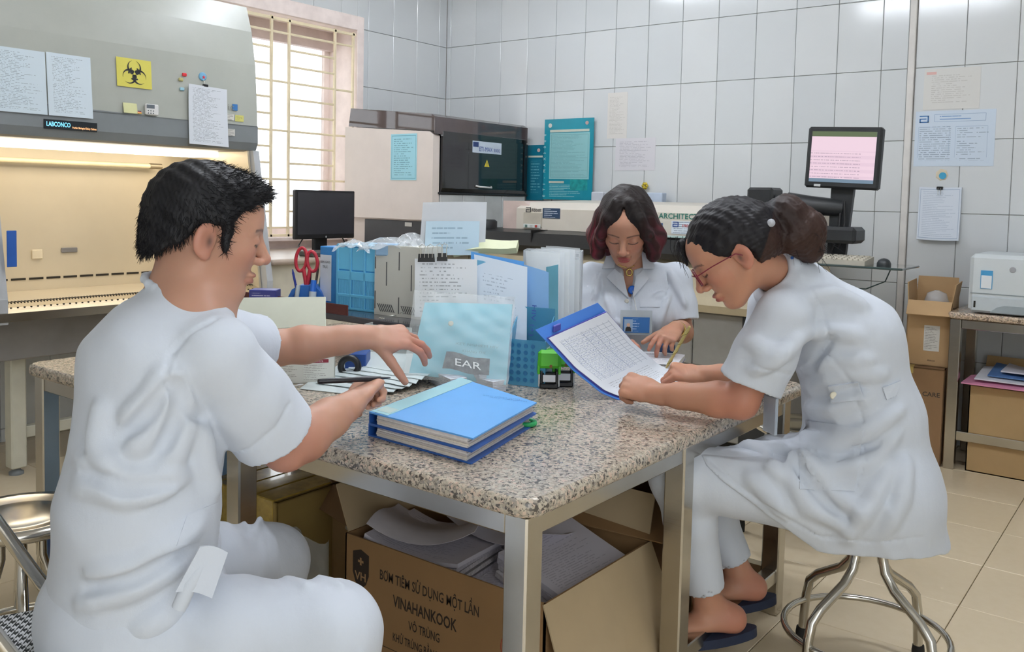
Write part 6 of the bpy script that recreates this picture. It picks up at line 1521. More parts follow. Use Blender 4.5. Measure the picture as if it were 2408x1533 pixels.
    for a0, b0, u in ((ls, le, .80), (rs, re, .80)):
        C.cone(nb - Z * .055, a0 + Z * .002, .052, .056, .04); C.chain([a0, lerp(a0, b0, .5), lerp(a0, b0, u)], [.058, .062, .066], .022, .02)
        d = nrm(b0 - a0); e = lerp(a0, b0, u - .02); C.cut(e, d, 0, np.minimum(e - d * .02, e + d * .12) - .075, np.maximum(e - d * .02, e + d * .12) + .075); C.cone(e - d * .04, e + d * .05, .052, .056, .004, 'd')
    C.cone(W(-.02, 0, -.055), nb + Z * .0, .053, .056, .008, 'd')
    v0 = at(1482, 700, 3.16)                                      # open V neck
    va, vb = C.hit(1478, 622), C.hit(1483, 698); va = at(1478, 600, 3.20) if va is None else va
    C.econe(va + Z * .02, vb, (.046, .085), (.005, .060), RH, .003, 'd'); C.cone(va + Z * .05, va, .05, .045, .01, 'd')
    for pp in ([(1575, 640), (1600, 690), (1612, 720)], [(1572, 690), (1562, 720)], [(1405, 650), (1398, 700)], [(1540, 700), (1562, 690)], [(1420, 730), (1450, 760), (1500, 770)], [(1570, 700), (1550, 760), (1545, 800)], [(1425, 690), (1440, 740)]): C.crease(pp, .0045, .02)
    C.crease([(1566, 640), (1572, 680), (1562, 715)], .003, .004, 'd', taper=False); C.crease([(1408, 640), (1396, 690), (1398, 712)], .003, .004, 'd', taper=False); C.crease([(1481, 700), (1480, 780), (1482, 830)], .002, .003, 'd', taper=False)
    C.displace(folds(11, .0040, 1.), .02)
    part('coat', soft_mesh('coat', C, CLOTH, None, 1), CLOTH, t)
    # collar and lapels
    def lap(P4, nm, lift): 
        hs_ = [C.hit(*p) for p in P4]; ds = [np.dot(h - np.array(CAM), np.array(CF)) if h is not None else 9. for h in hs_]; md = sorted(ds)[1]
        q = quad([at(*p, min(d, md + .012) - lift) for p, d in zip(P4, ds)]); b = MB(); b.sheet(lambda u, v: q(u, v) - FH * .004 * math.sin(math.pi * u), 5, 5, .004); part(nm, b, CLOTH, t)
    lap([(1416, 632), (1445, 630), (1450, 585), (1434, 580)], 'collar', .008); lap([(1512, 632), (1538, 632), (1530, 582), (1508, 585)], 'collar', .008)
    lap([(1426, 652), (1478, 702), (1466, 650), (1446, 632)], 'lapel', .007); lap([(1487, 702), (1525, 656), (1512, 634), (1496, 650)], 'lapel', .007)
    part('pocket', patch(C, [(1505, 722), (1552, 722), (1556, 700), (1504, 703)], 5, .002), CLOTH, t)
    h = C.hit(1474, 708); b = MB(); b.lathe([(.008, 0), (.008, .003), (.005, .004)], h - nrm(h - np.array(CAM)) * .002, 14, f); part('button', b, M('button_white', 'e9e6de', .4), t)
    # necklace with pendant, ring and bracelet
    GOLD = M('gold', 'd9bd6f', .25, .9); nk = [S.hit(x, y) for x, y in ((1453, 622), (1462, 626), (1472, 629), (1482, 629), (1492, 624))]; nk = [p - nrm(p - np.array(CAM)) * .003 for p in nk if p is not None]
    b = MB(); b.tube(nk, .0022, 6); k_ = part('necklace', b, GOLD, t)
    p = S.hit(1480, 640); p = p - nrm(p - np.array(CAM)) * .006; b = MB(); b.tube([p + .012 * (RH * math.cos(a) * (.8 + .2 * abs(math.sin(a))) + Z * (math.sin(a) - .15 * abs(math.cos(a)))) for a in np.linspace(0, 2 * math.pi, 18)[:-1]], .003, 6, True); part('pendant', b, GOLD, k_)
    bc = lerp(lw_, le, .12); ba = nrm(le - lw_); b = MB(); u = nrm(np.cross(ba, Z)); v = np.cross(ba, u); b.tube([bc + .030 * (u * math.cos(a) + v * .85 * math.sin(a)) for a in np.linspace(0, 2 * math.pi, 22)[:-1]], .0032, 6, True); part('bracelet', b, GOLD, t)
    # badge on a blue reel
    rp = C.hit(1487, 682); rp = rp - nrm(rp - np.array(CAM)) * .010; b = MB(); b.lathe([(.016, 0), (.016, .006), (.012, .009)], rp + FH * .004, 18, -FH); rl = part('badge_reel', b, M('reel_blue', '2468cc', .35), t)
    bq = [C.hit(x, y) for x, y in ((1463, 782), (1530, 782), (1530, 737), (1463, 737))]; ctr = at(1496, 760, min(np.dot(q - np.array(CAM), np.array(CF)) for q in bq if q is not None) - .012)
    b = MB(); b.card(ctr - RH * .056 - Z * .042, RH * .112, Z * .088, .002); bd = part('badge_holder', b, M('badge_clear', 'c9d4da', .15, alpha=.75), t)
    b = MB(); b.card(ctr - RH * .047 - Z * .034 - FH * .003, RH * .094, Z * .056, .001); part('badge_card', b, MP('badge_print', '2f6db0', 'c9dff2', 6, .35, .1, .7), bd)
    b = MB(); b.card(ctr - RH * .043 - Z * .030 - FH * .0042, RH * .030, Z * .044, .0006); part('badge_photo', b, M('photo_bg', '9db8d4', .5), bd)
    b = MB(); b.lathe([(.001, .018), (.008, .015), (.008, .006), (.011, .002), (.013, -.012)][::-1], ctr - RH * .028 - Z * .016 - FH * .0048, 10, Z); 
    o = MB(); o.prism([(-.011, 0), (.011, 0), (.009, .013), (.004, .017), (-.004, .017), (-.009, .013)], ctr - RH * .028 - Z * .029 - FH * .0046, RH, Z, -FH * .0006); part('photo_jacket', o, M('photo_dark', '2c2a2c', .5), bd)
    o = MB(); o.lathe([(.0065, 0), (.0065, .0006)], ctr - RH * .028 - Z * .006 - FH * .0047, 14, -FH); part('photo_face', o, M('photo_skin', 'd8b49c', .5), bd)
    b = MB(); b.tube([rp - FH * .002, lerp(rp, ctr + Z * .046, .5) - FH * .004, ctr + Z * .044], .0012, 5); part('badge_cord', b, M('cord_pale', 'd9d9d4', .3), bd)
    # lap
    G = Soft(pel - (.42, .50, .55), pel + (.42, .30, .12), .008)
    for sd in (-1, 1):
        k = pel + f * .34 + l * sd * .09 - Z * .09; G.cone(pel + l * sd * .08 - Z * .08, k, .09, .075, .05); G.cone(k, k - Z * .38 + f * .02, .068, .055, .04)
    part('trousers', soft_mesh('trousers', G, CLOTH, None, 1), CLOTH, t)
    return pel
wpel = woman_back()

# ---------------------------------------------------------------- the woman with glasses at the right
def woman_right():
    t = thing('person', 'woman with black ponytail and red-framed glasses in long white coat writing on the forms', 'person', (3.93, -2.75, 0))
    a = math.radians(4); f = nrm(-RH * math.cos(a) - FH * math.sin(a)); l = np.cross(Z, f)
    hc = at(1722, 592, 2.16); hf = nrm(-RH * math.cos(.16) + FH * math.sin(.16) - Z * .72); HR = fr3(hf); hs = 1.02
    nb = at(1842, 650, 2.26); mid = at(1985, 800, 2.26); low = at(2030, 980, 2.26); pel = at(2035, 1130, 2.27)
    ls, le, lw_ = at(1842, 742, 2.14), at(1742, 944, 2.18), at(1540, 925, 2.30)
    rs, re, rw = at(1815, 720, 2.46), at(1790, 896, 2.50), at(1652, 880, 2.52)
    S = Soft((3.22, -3.35, .0), (4.28, -2.35, 1.32), .0032)
    W = head(S, hc, HR, hs, True)
    S.cone(W(-.025, 0, -.05), nb, .048, .052, .03); S.econe(nb + (mid - nb) * .25, mid, (.060, .095), (.09, .13), f, .03); S.econe(mid, pel, (.10, .14), (.12, .16), f, .04)
    for a0, b0, c0 in ((ls, le, lw_), (rs, re, rw)):
        S.cone(lerp(nb, mid, .25), a0 - Z * .006, .038, .042, .03); S.chain([a0, lerp(a0, b0, .5), b0], [.048, .044, .040], .03, .02); S.chain([b0, lerp(b0, c0, .25), lerp(b0, c0, .7), c0], [.041, .043, .032, .0245], .02, .015)
    # near hand closed over the folder edge
    lf = nrm(at(1452, 898, 2.36) - lw_); tl_ = hand(S, lw_, lf, nrm(-FH * .75 + Z * .62), -1, [(.9, 1.2, .8), (1.0, 1.3, .8), (1.05, 1.3, .8), (1.1, 1.3, .8)], 1.0, .03, (.5, .4), .75, .35, .023)
    # writing hand
    rf = nrm(at(1578, 872, 2.52) - rw); tr__ = hand(S, rw, rf, nrm(-FH * .45 + Z * .9), 1, [(.75, .7, .3), (.95, .85, .4), (1.1, 1.1, .6), (1.15, 1.2, .6)], .98, .03, (.25, .25), .85, .25, .022)
    # legs and feet on the stretcher
    kn = [at(1600, 1118, 2.28), at(1640, 1130, 2.52)]; an = [at(1664, 1415, 2.36), at(1736, 1345, 2.52)]; he = [at(1722, 1462, 2.36), at(1772, 1388, 2.52)]
    for i, sd in enumerate((1, -1)):
        hp_ = pel + l * sd * .08; S.chain([hp_, kn[i]], [.085, .058], .04); S.chain([kn[i], lerp(kn[i], an[i], .35), an[i]], [.055, .052, .034], .03, .02)
        toe = he[i] + (-RH * .80 - FH * .12) * .20 - Z * .012; S.chain([an[i], he[i] + Z * .012], [.034, .030], .02); S.econe(he[i] + Z * .006, toe + Z * .012, (.031, .030), (.040, .016), l, .03)
    body = soft_mesh('body', S, SKIN, skin_color(hc, HR, hs, 'bd8a70', 'a2544f', 'b87060', [(tr__[0], .06), (he[0], .06), (he[1], .06), (le, .07)])); part('body', body, SKIN, t)
    # pulled-back hair and ponytail
    H = Soft(hc - (.20, .20, .19), hc + (.34, .34, .20), .0030)
    Wh = lambda x, y, z: hc + (HR[0] * x + HR[1] * y + HR[2] * z) * hs
    Ev = lambda p, r, k, mode='u': H.ell(Wh(*p), [q * hs for q in r], HR, k, mode)
    tie = at(1806, 512, 2.17)
    Ev((-.014, 0, .034), (.104, .086, .092), .01); Ev((-.050, 0, .000), (.066, .076, .072), .03); H.cone(Wh(-.075, 0, .03), tie, .05, .030, .03)
    for sd in (-1, 1):
        H.ell(Wh(-.006, sd * .090, -.034), [.032, .05, .046], HR, .008, 'd')
    H.cut(Wh(.056, 0, .040), HR[0] * .73 - HR[2] * .68, .006); H.cone(Wh(.088, -.01, .082), Wh(.104, -.03, .030), .012, .003, .01); H.cone(W(-.025, 0, -.05), nb, .054, .06, .01, 'd')
    H.cut(Wh(-.06, 0, -.075), -HR[2], .01)
    tl = [tie, at(1848, 505, 2.16), at(1895, 540, 2.16), at(1912, 585, 2.17)]; H.chain(tl, [.026, .046, .046, .026], .012, .02); H.cone(at(1868, 560, 2.15), at(1900, 590, 2.16), .042, .026, .03)
    H.cone(tie + nrm(tl[1] - tie) * -.004, tie + nrm(tl[1] - tie) * .004, .0, .0, .001)
    dT = nrm(tl[2] - tie)
    def flow(P):
        q = P - tie; a_ = np.arctan2(q @ HR[1], q @ HR[2] + .02); return a_ * .12 + (P - hc) @ HR[1] * .4
    H.displace(groove(flow, 560., .0011), .012); H.displace(lambda P: .0018 * np.sin(P @ np.array((150., 110., 60.))) * np.sin(P @ np.array((-80., 140., 90.))), .012)
    d0, d1 = np.array(srgb('17151a')[:3]), np.array(srgb('3a2620')[:3])
    def hcol(P):
        w_ = np.clip((np.linalg.norm(P - tie, axis=1) * ((P - tie) @ dT > 0) - .02) / .08, 0, 1)[:, None] * .9; return d0 * (1 - w_) + d1 * w_
    ho = part('hair', soft_mesh('hair', H, HAIRM, hcol), HAIRM, t)
    b = MB(); u = np.cross(dT, Z); u = nrm(u); v = np.cross(dT, u); b.tube([tie + dT * .006 + .030 * (u * math.cos(q) + v * math.sin(q)) for q in np.linspace(0, 2 * math.pi, 20)[:-1]], .005, 8, True); part('hair_tie', b, M('tie_cream', 'd9d6c2', .5), t)
    p = H.hit(1812, 524); b = MB(); b.lathe([(.001, .006), (.009, .004), (.010, 0), (.006, -.004)][::-1], p - FH * .004, 12, -FH); part('tie_bead', b, M('bead_grey', 'b9bcc4', .2), t)
    st_ = []; rr = np.random.default_rng(5); b = MB()
    for k in range(26):
        p = Wh(.088 + rr.normal(0, .008), rr.uniform(-.05, .06), .085 + rr.normal(0, .01)); q = p + hf * rr.uniform(.01, .03) - HR[2] * rr.uniform(.02, .06) + rr.normal(0, .004, 3); b.tube([p, lerp(p, q, .5) + hf * .006, q], [.0007, .0006, .0003], 4, caps=False)
    for k in range(60):
        p = lerp(tl[1], tl[3], rr.uniform(0, 1)) + rr.normal(0, .02, 3); d = nrm(tl[3] - tl[1] + rr.normal(0, .05, 3)); b.tube([p, p + d * .03 - Z * .004, p + d * .055 - Z * .012], [.0007, .0006, .0003], 4, caps=False)
    o = part('stray_hairs', b, M('hair_dark', ''), ho); o['kind'] = 'stuff'
    # glasses
    RF = M('glasses_red', '7a2136', .3); gl = MB(); gw = lambda x, y, z: Wh(x, y, z)
    for sd in (-1, 1):
        gl.tube([gw(.104 - .012 * abs(math.cos(q)) * 0 - .004 * (sd * math.cos(q) > 0), sd * .033 + .024 * math.cos(q), -.006 + .019 * math.sin(q)) for q in np.linspace(0, 2 * math.pi, 24)[:-1]], .0017, 6, True)
        gl.tube([gw(.100, sd * .057, .002), gw(.06, sd * .080, .004), gw(.0, sd * .086, .000), gw(-.012, sd * .084, -.012)], .0014, 6)
    gl.tube([gw(.106, -.010, .0), gw(.110, 0, .004), gw(.106, .010, .0)], .0015, 6); go = part('glasses', gl, RF, t)
    for sd in (-1, 1):
        b = MB(); b.add([gw(.103, sd * .033 + .0235 * math.cos(q), -.006 + .0185 * math.sin(q)) for q in np.linspace(0, 2 * math.pi, 24)[:-1]], [tuple(range(23))]); part('lens', b, M('lens_tint', 'd6a0a8', .05, alpha=.25, var=0), go)
    # long coat
    C = Soft((3.45, -3.32, .30), (4.36, -2.38, 1.20), .0050)
    C.econe(lerp(nb, mid, .10) - Z * .012, mid, (.082, .125), (.120, .165), f, .03); C.econe(mid, low, (.120, .165), (.128, .160), f, .05); C.econe(low, pel, (.128, .160), (.160, .185), f, .05)
    C.econe(pel, at(2048, 1262, 2.28), (.155, .185), (.178, .20), f, .05)
    for sd in (1, -1):
        hp_ = pel + l * sd * .085 - Z * .02; kk = lerp(hp_, kn[0 if sd == 1 else 1], .86); C.chain([hp_, lerp(hp_, kk, .5) + Z * .006, kk], [.125, .108, .088], .06, .03)
        C.econe(lerp(hp_, kk, .25) - Z * .06, lerp(hp_, kk, .55) - Z * .05, (.14, .09), (.11, .08), Z, .06)
    C.cut(at(1930, 1286, 2.20), nrm(-Z * 1. - FH * .15 + RH * .02), 0); C.cut(at(1740, 1172, 2.10), nrm(np.cross(at(1900, 1290, 2.1) - at(1650, 1108, 2.1), FH) * -1 if np.cross(at(1900, 1290, 2.1) - at(1650, 1108, 2.1), FH)[2] > 0 else np.cross(at(1900, 1290, 2.1) - at(1650, 1108, 2.1), FH)), 0)
    C.cut(at(1655, 1085, 2.2), nrm(-RH * 1. - Z * .35), 0)
    for a0, b0, u, r0 in ((ls, le, .78, .070), (rs, re, .70, .062)):
        C.cone(lerp(nb, mid, .16), a0, .056, .060, .04); C.chain([a0, lerp(a0, b0, .45), lerp(a0, b0, u + .05)], [.064, r0 + .004, r0 + .008], .016, .02)
        d = nrm(b0 - a0); e = lerp(a0, b0, u); C.cut(e, d, 0, np.minimum(e - d * .02, e + d * .12) - .075, np.maximum(e - d * .02, e + d * .12) + .075); C.cone(e - d * .045, e + d * .05, r0 - .012, r0 - .007, .004, 'd')
    ax = nrm(W(-.025, 0, -.05) - nb); C.cone(nb + ax * .02, W(-.02, 0, -.03), .050, .07, .008, 'd')
    cx_ = nrm(f - ax * np.dot(f, ax)); cy_ = np.cross(ax, cx_); ring = [nb + ax * (.034 - .030 * math.cos(q)) + (cx_ * math.cos(q) * (.064 + .02 * max(0, math.cos(q))) + cy_ * math.sin(q) * .062) for q in np.linspace(.6, 2 * math.pi - .6, 17)]; C.chain(ring, [.008] + [.014] * 15 + [.008], .018, .006)
    for pp, r_ in (([(1870, 880), (1960, 850), (2050, 845)], .007), ([(1880, 920), (1990, 880), (2080, 880)], .006), ([(1850, 800), (1930, 775), (2020, 790)], .006), ([(1860, 1010), (1960, 1045), (2060, 1005), (2120, 960)], .009), ([(1850, 1060), (1940, 1110), (2050, 1090), (2110, 1020)], .009), ([(1840, 1090), (1900, 1190), (1990, 1240)], .011), ([(1880, 1060), (1950, 1160), (2050, 1215)], .010), ([(1990, 1270), (2050, 1180), (2100, 1090)], .009), ([(1730, 1040), (1800, 1060), (1830, 1120)], .007), ([(1760, 1120), (1800, 1150), (1850, 1210)], .008), ([(2080, 1250), (2120, 1180), (2130, 1080)], .009), ([(1900, 700), (1960, 690), (2030, 720)], .006), ([(1870, 960), (1950, 965), (2040, 930)], .007), ([(1760, 800), (1800, 830), (1860, 830)], .006), ([(1770, 870), (1820, 850), (1880, 800)], .006)): C.crease(pp, r_ * .38, .032)
    for pp, r_ in (([(1850, 1035), (1950, 1080), (2060, 1045)], .006), ([(1845, 1010), (1890, 1120), (1960, 1200)], .006), ([(1855, 985), (1900, 1000), (1960, 1000)], .006), ([(1850, 905), (1900, 870), (1940, 820), (1960, 790)], .007)): C.crease(pp, r_ * .7, .018, 'd')
    C.crease([(1888, 650), (1930, 720), (1952, 800), (1920, 850), (1860, 880)], .0032, .004, 'd', taper=False); C.crease([(1945, 830), (2000, 900), (2030, 990), (2035, 1090), (2010, 1150)], .0024, .004, 'd', taper=False)
    C.crease([(1738, 842), (1790, 866), (1868, 884)], .0028, .004, 'd', taper=False); C.crease([(1672, 1082), (1740, 1146), (1830, 1210), (1930, 1262), (2050, 1275), (2170, 1265)], .0028, .004, 'd', taper=False)
    C.displace(folds(21, .0050, .85), .02)
    part('coat', soft_mesh('coat', C, CLOTH, None, 1), CLOTH, t)
    tb = part('waist_tab', patch(C, [(1955, 948), (2033, 940), (2018, 898), (1948, 908)], 8, .005, .005), CLOTH, t)
    h = C.hit(1961, 930); b = MB(); b.lathe([(.0095, 0), (.0095, .003), (.007, .0045)], h - nrm(h - np.array(CAM)) * .008, 16, -nrm(FH + RH * .2)); part('button', b, M('button_cream2', 'e6e0cc', .4), tb)
    part('waist_tab', patch(C, [(2085, 940), (2108, 930), (2118, 895), (2075, 912)], 8, .005, .005), CLOTH, t)
    part('pocket', patch(C, [(1880, 1150), (2010, 1155), (2030, 1008), (1880, 985)], 10, .0022, .003), CLOTH, t)
    # lanyard and badge hanging under the arm
    cbt = [at(1862, 600, 2.17), at(1850, 622, 2.16)]; h0 = C.hit(1862, 606); h1 = C.hit(1840, 634)
    if h0 is not None and h1 is not None:
        b = MB(); b.tube([h0 - FH * .003, lerp(h0, h1, .5) - FH * .005, h1 - FH * .003], .004, 6); part('lanyard', b, M('lanyard_blue', '2f5fae', .5), t)
    b = MB(); b.tube([at(1816, 880, 2.16), at(1815, 930, 2.16)], .0025, 6); part('lanyard', b, M('lanyard_blue', ''), t)
    b = MB(); c = at(1812, 975, 2.16); b.box((-.004, -.027, -.045), (.004, .027, .045), .002, (nrm(RH + FH * .3), nrm(FH - RH * .3), Z), c); bd = part('badge', b, M('badge_clear2', 'b9c4d2', .12, alpha=.75), t)
    b = MB(); b.box((-.002, -.022, -.032), (.0046, .022, .025), .001, (nrm(RH + FH * .3), nrm(FH - RH * .3), Z), c); part('badge_card', b, M('badge_blue', '5d7fb5', .4), bd)
    # trousers below the coat
    G = Soft((3.25, -3.30, .06), (4.05, -2.40, .72), .0055)
    for i, sd in enumerate((1, -1)):
        hp_ = pel + l * sd * .085 - Z * .03; G.chain([hp_, kn[i]], [.105, .078], .04); ce = lerp(kn[i], an[i], .88); G.chain([kn[i], lerp(kn[i], ce, .4), ce], [.074, .066, .053], .03, .02)
        d = nrm(an[i] - kn[i]); G.cut(ce, d, 0, ce - .075, ce + .075); G.cone(ce - d * .03, ce + d * .05, .044, .046, .004, 'd')
        G.chain([kn[i] + RH * .055 - Z * .05 - l * .0, kn[i] + RH * .04 - Z * .06 + l * .04, kn[i] - RH * .02 - Z * .055 + l * .06], [.004, .007, .004], .018)
    G.displace(folds(8, .0035, .9), .02)
    part('trousers', soft_mesh('trousers', G, CLOTH, None, 1), CLOTH, t)
    SL = M('slipper_navy', '232d45', .55)
    for i in range(2):
        h = he[i]; d = nrm(-RH * .80 - FH * .12); q = np.cross(Z, d); P = [(.040 * math.cos(q_) * (1. if math.sin(q_) < 0 else .95) , .145 * math.sin(q_)) for q_ in np.linspace(0, 2 * math.pi, 28)[:-1]]
        o = h + d * .075 - Z * .052; nn2 = nrm(d * .10 + Z); b = MB(); b.prism(P, o, -q, d - Z * .10, nn2 * .024, True); sl_ = part('slipper', b, SL, t)
        b = MB(); b.sheet(lambda u, v: o + d * (.03 + .07 * v) - q * (.042 - .084 * u) + nn2 * (.024 + .045 * math.sin(math.pi * u)), 8, 4, .006); part('slipper_strap', b, SL, sl_)
    return tr__
wt = woman_right()
pg = thing('pen', 'slim gold twisted pen in the writing hand of the woman with glasses', 'pen', at(1570, 870, 2.5))
q0, q1 = at(1566, 866, 2.54), at(1622, 768, 2.44)
b = MB(); b.tube([q0, lerp(q0, q1, .06), lerp(q0, q1, .1), lerp(q0, q1, .95), q1], [.0010, .0035, .0042, .0045, .003], 10); po_ = part('barrel', b, M('pen_gold', 'c9bd7c', .3, .3, var=.1, vs=60), pg)
dv = nrm(q1 - q0); ux_ = nrm(np.cross(dv, Z)); uy_ = np.cross(dv, ux_)
b = MB(); b.tube([lerp(q0, q1, .12 + .8 * k / 40) + .0046 * (ux_ * math.cos(k * .55) + uy_ * math.sin(k * .55)) for k in range(41)], .0010, 5); part('twist', b, M('pen_twist', '8f8440', .35), po_)
# ---------------------------------------------------------------- cartons under the table
bx = carton('carton', 'large open syringe carton full of papers under the table front', (3.145, -3.29, 0), 0, .65, .48, .35, CB1, (('-x', 35, .13, .03), ('+x', 158, .30, -.02), ('+y', 20, .12, .01)), CBI)
INKC = M('ink_carton', '3a2f26', .85, var=.1)
def bl(s, x, z, h, wd, mt=INKC, bold=.014): ltext(bx, s, (x, -.2403, z), (1, 0, 0), (0, 0, 1), h, mt, wd, bold)
bl('BƠM TIÊM SỬ DỤNG MỘT LẦN', -.195, .262, .026, .33); bl('VINAHANKOOK', -.145, .205, .030, .215, bold=.02); bl('VÔ TRÙNG', -.09, .160, .023, .105); bl('KHỬ TRÙNG BẰNG KHÍ E.O', -.145, .115, .021, .22)
mw = WM[bx.name]
def onface(lo_, nm, poly, mat, lift=.0004):
    b = MB(); b.prism(poly, (lo_[0], -.2401, lo_[1]), X, Z, -Y * lift); return part(nm, b, mat, bx, True)
sh_ = [(-.030, .045), (0, .055), (.030, .045), (.030, -.01), (.020, -.035), (0, -.052), (-.020, -.035), (-.030, -.01)]
onface((-.265, .265), 'shield_print', sh_, INKC)
ltext(bx, 'VH', (-.286, -.2409, .238), (1, 0, 0), (0, .0, 1), .022, M('print_tan', 'a5825c', .85), .042, .02)
onface((-.265, .288), 'plus_print', [(-.003, -.010), (.003, -.010), (.003, -.003), (.010, -.003), (.010, .003), (.003, .003), (.003, .010), (-.003, .010), (-.003, .003), (-.010, .003), (-.010, -.003), (-.003, -.003)], MATS['print_tan'], .0009)
for r_ in (.042, .034): 
    b = MB(); b.tube([(.245 + r_ * math.cos(q), -.2402, .215 + r_ * math.sin(q)) for q in np.linspace(0, 2 * math.pi, 30)[:-1]], .0012, 4, True); part('red_ring', b, INKX, bx, True)
b = MB(); b.lathe([(.024, 0), (.024, .0006)], (.245, -.2401, .215), 24, -Y); part('red_disc', b, INKX, bx, True); ltext(bx, 'ISO', (.229, -.2409, .212), (1, 0, 0), (0, 0, 1), .012, MATS['print_tan'], .030)
onface((.235, .105), 'red_square', [(-.02, -.02), (.02, -.02), (.02, .02), (-.02, .02)], INKX)
b = MB(); b.box((-.20, -.2406, .088), (.30, -.2401, .0895)); b.box((-.20, -.2406, .02), (-.1985, -.2401, .088)); b.box((-.02, -.2406, .02), (-.0185, -.2401, .088)); part('ruled_print', b, INKC, bx, True)
# paper heaps in the carton: every bundle is a thing
def bundle(label, c, a, w_, d_, h_, tilt=(0, 0), curl=0., n=6, mat=None):
    t = thing('paper_bundle', label, 'paper', c, a, 'paper bundles in the syringe carton')
    for k in range(n):
        b = MB(); z0, z1 = h_ * k / n, h_ * (k + .86) / n; dx, dy = RNG.normal(0, .004, 2); zm = (z0 + z1) / 2
        b.sheet(lambda u, v: ((u - .5) * w_ + dx, (v - .5) * d_ + dy, zm + tilt[0] * (u - .5) + tilt[1] * (v - .5) + curl * ((u - .5) * 2) ** 2 * (1 if v > .0 else 1) + .004 * math.sin(3 * u + 2 * v + k)), 8, 5, z1 - z0)
        part('sheets', b, (mat or MP('old_form', 'cfcbd4', '8b8796', 26, .08, .06, .5, amt=.45)) if k == n - 1 else M('bundle_edge%d' % (k % 3), ('c9c4c9', 'bdb8c2', 'd2cdd0')[k % 3], .8, var=.12, vs=160), t, True)
bundle('curled paper bundle at the left front of the syringe carton', (3.02, -3.40, .265), .10, .30, .21, .07, (-.02, .0), .020)
bundle('paper bundle leaning in the middle of the syringe carton', (3.20, -3.28, .235), .55, .30, .21, .06, (.03, .05), .010)
bundle('dark edged paper bundle at the back of the syringe carton', (3.09, -3.16, .255), -.25, .30, .20, .06, (.02, .02), .012)
bundle('tall paper bundle in the right corner of the syringe carton', (3.33, -3.24, .18), 1.45, .28, .21, .16, (.02, .05), .0, 9)
bundle('ruled sheets with red print lying in front of the syringe carton', (3.25, -3.36, .215), .18, .29, .20, .03, (.04, .05), 0., 3, MP('red_form', 'cfcdd6', '8d8798', 24, .06, .05, .6, amt=.5, blocks=((.60, .82, .70, .76, 'b9827c'), (.1, .3, .14, .18, 'b9827c'))))
for k, (p, a) in enumerate((((3.00, -3.38, .355), .35), ((3.13, -3.22, .345), -.2))):
    b = MB(); ca, sa = math.cos(a), math.sin(a); b.sheet(lambda u, v: (p[0] + (u - .5) * .30 * ca - (v - .5) * .2 * sa, p[1] + (u - .5) * .30 * sa + (v - .5) * .2 * ca, p[2] + .045 * (u - .45) ** 2 * 4 * (1 if k == 0 else .5) + .012 * math.sin(5 * v)), 10, 8, .001); solo('loose_sheet', b, M('sheet_grey', 'cdc9cf', .7), ('upper left' if k == 0 else 'folded') + ' loose sheet on top of the papers in the syringe carton', 'paper')
# other cartons
yb = carton('carton', 'carton sealed with glossy yellow tape under the table beside the middle leg', (2.235, -3.30, 0), .03, .56, .46, .36, CB4, closed=True)
for k in range(6):
    b = MB(); b.box((-.27 + k * .09, -.231, .25), (-.185 + k * .09, .20, .3635), .003); part('tape', b, M('tape_gloss', 'c4a448', .12, var=.15, vs=30, coat=.6), yb, True)
b = MB(); b.box((-.02, -.2325, .31), (.02, -.231, .335)); part('sticker', b, WHITE, yb, True)
mc = carton('carton', 'small open carton with raised flaps wedged left of the syringe carton', (2.66, -3.22, 0), -.25, .26, .24, .36, CB2, (('-y', 140, .08, .01), ('+x', 35, .16, .01), ('+y', 15, .12, .01), ('-x', 60, .12, .01)), CB3)
b = MB(); b.card((-.03, -.1225, .25), X * .08, Z * .09, .001); part('label', b, M('label_dull', 'b9b2a4', .7), mc, True)
bc_ = carton('carton', 'brown carton with folded-in flaps under the far right end of the table', (3.33, -2.76, 0), .10, .36, .34, .42, CB3, (('-y', 112, .16, .01), ('+x', 70, .14, .01), ('-x', 100, .12, .01), ('+y', 100, .16, .01)), CB1)
carton('carton', 'plain tan carton farthest back under the middle of the table', (2.45, -2.78, 0), .0, .62, .40, .46, CB2, closed=True)
carton('carton', 'dark brown carton between the tan one and the syringe carton', (2.90, -2.86, 0), .05, .26, .30, .38, CB3, (('+x', 20, .1, .01),))
b = MB(); b.sheet(lambda u, v: (2.55 + .16 * u, -3.50 + .02 * math.sin(9 * u), .06 + .22 * v + .012 * math.sin(13 * u + 7 * v)), 12, 12, .001); solo('clear_bag', b, M('bag_dusty', 'aaa9a2', .15, alpha=.45, var=.1, vs=30), 'dusty clear bag hanging beside the small open carton under the table', 'plastic bag')
# blue bin with steel handle under the left end
bn = thing('blue_bin', 'pale blue steel bin with round chrome handle under the left end of the table', 'bin', (1.98, -3.58, 0))
b = MB(); b.box((1.81, -3.74, .16), (2.2, -3.4, .61), .008); part('body', b, M('bin_blue', '8fb4de', .3, var=.03), bn); b = MB(); b.box((1.808, -3.742, .02), (2.202, -3.398, .16), .008); part('base', b, M('bin_navy', '2f5fae', .35), bn)
b = MB(); b.tube([(1.93, -3.742, .545), (1.94, -3.79, .54), (2.06, -3.79, .54), (2.07, -3.742, .545)], .010, 8); part('handle', b, CHROME, bn)
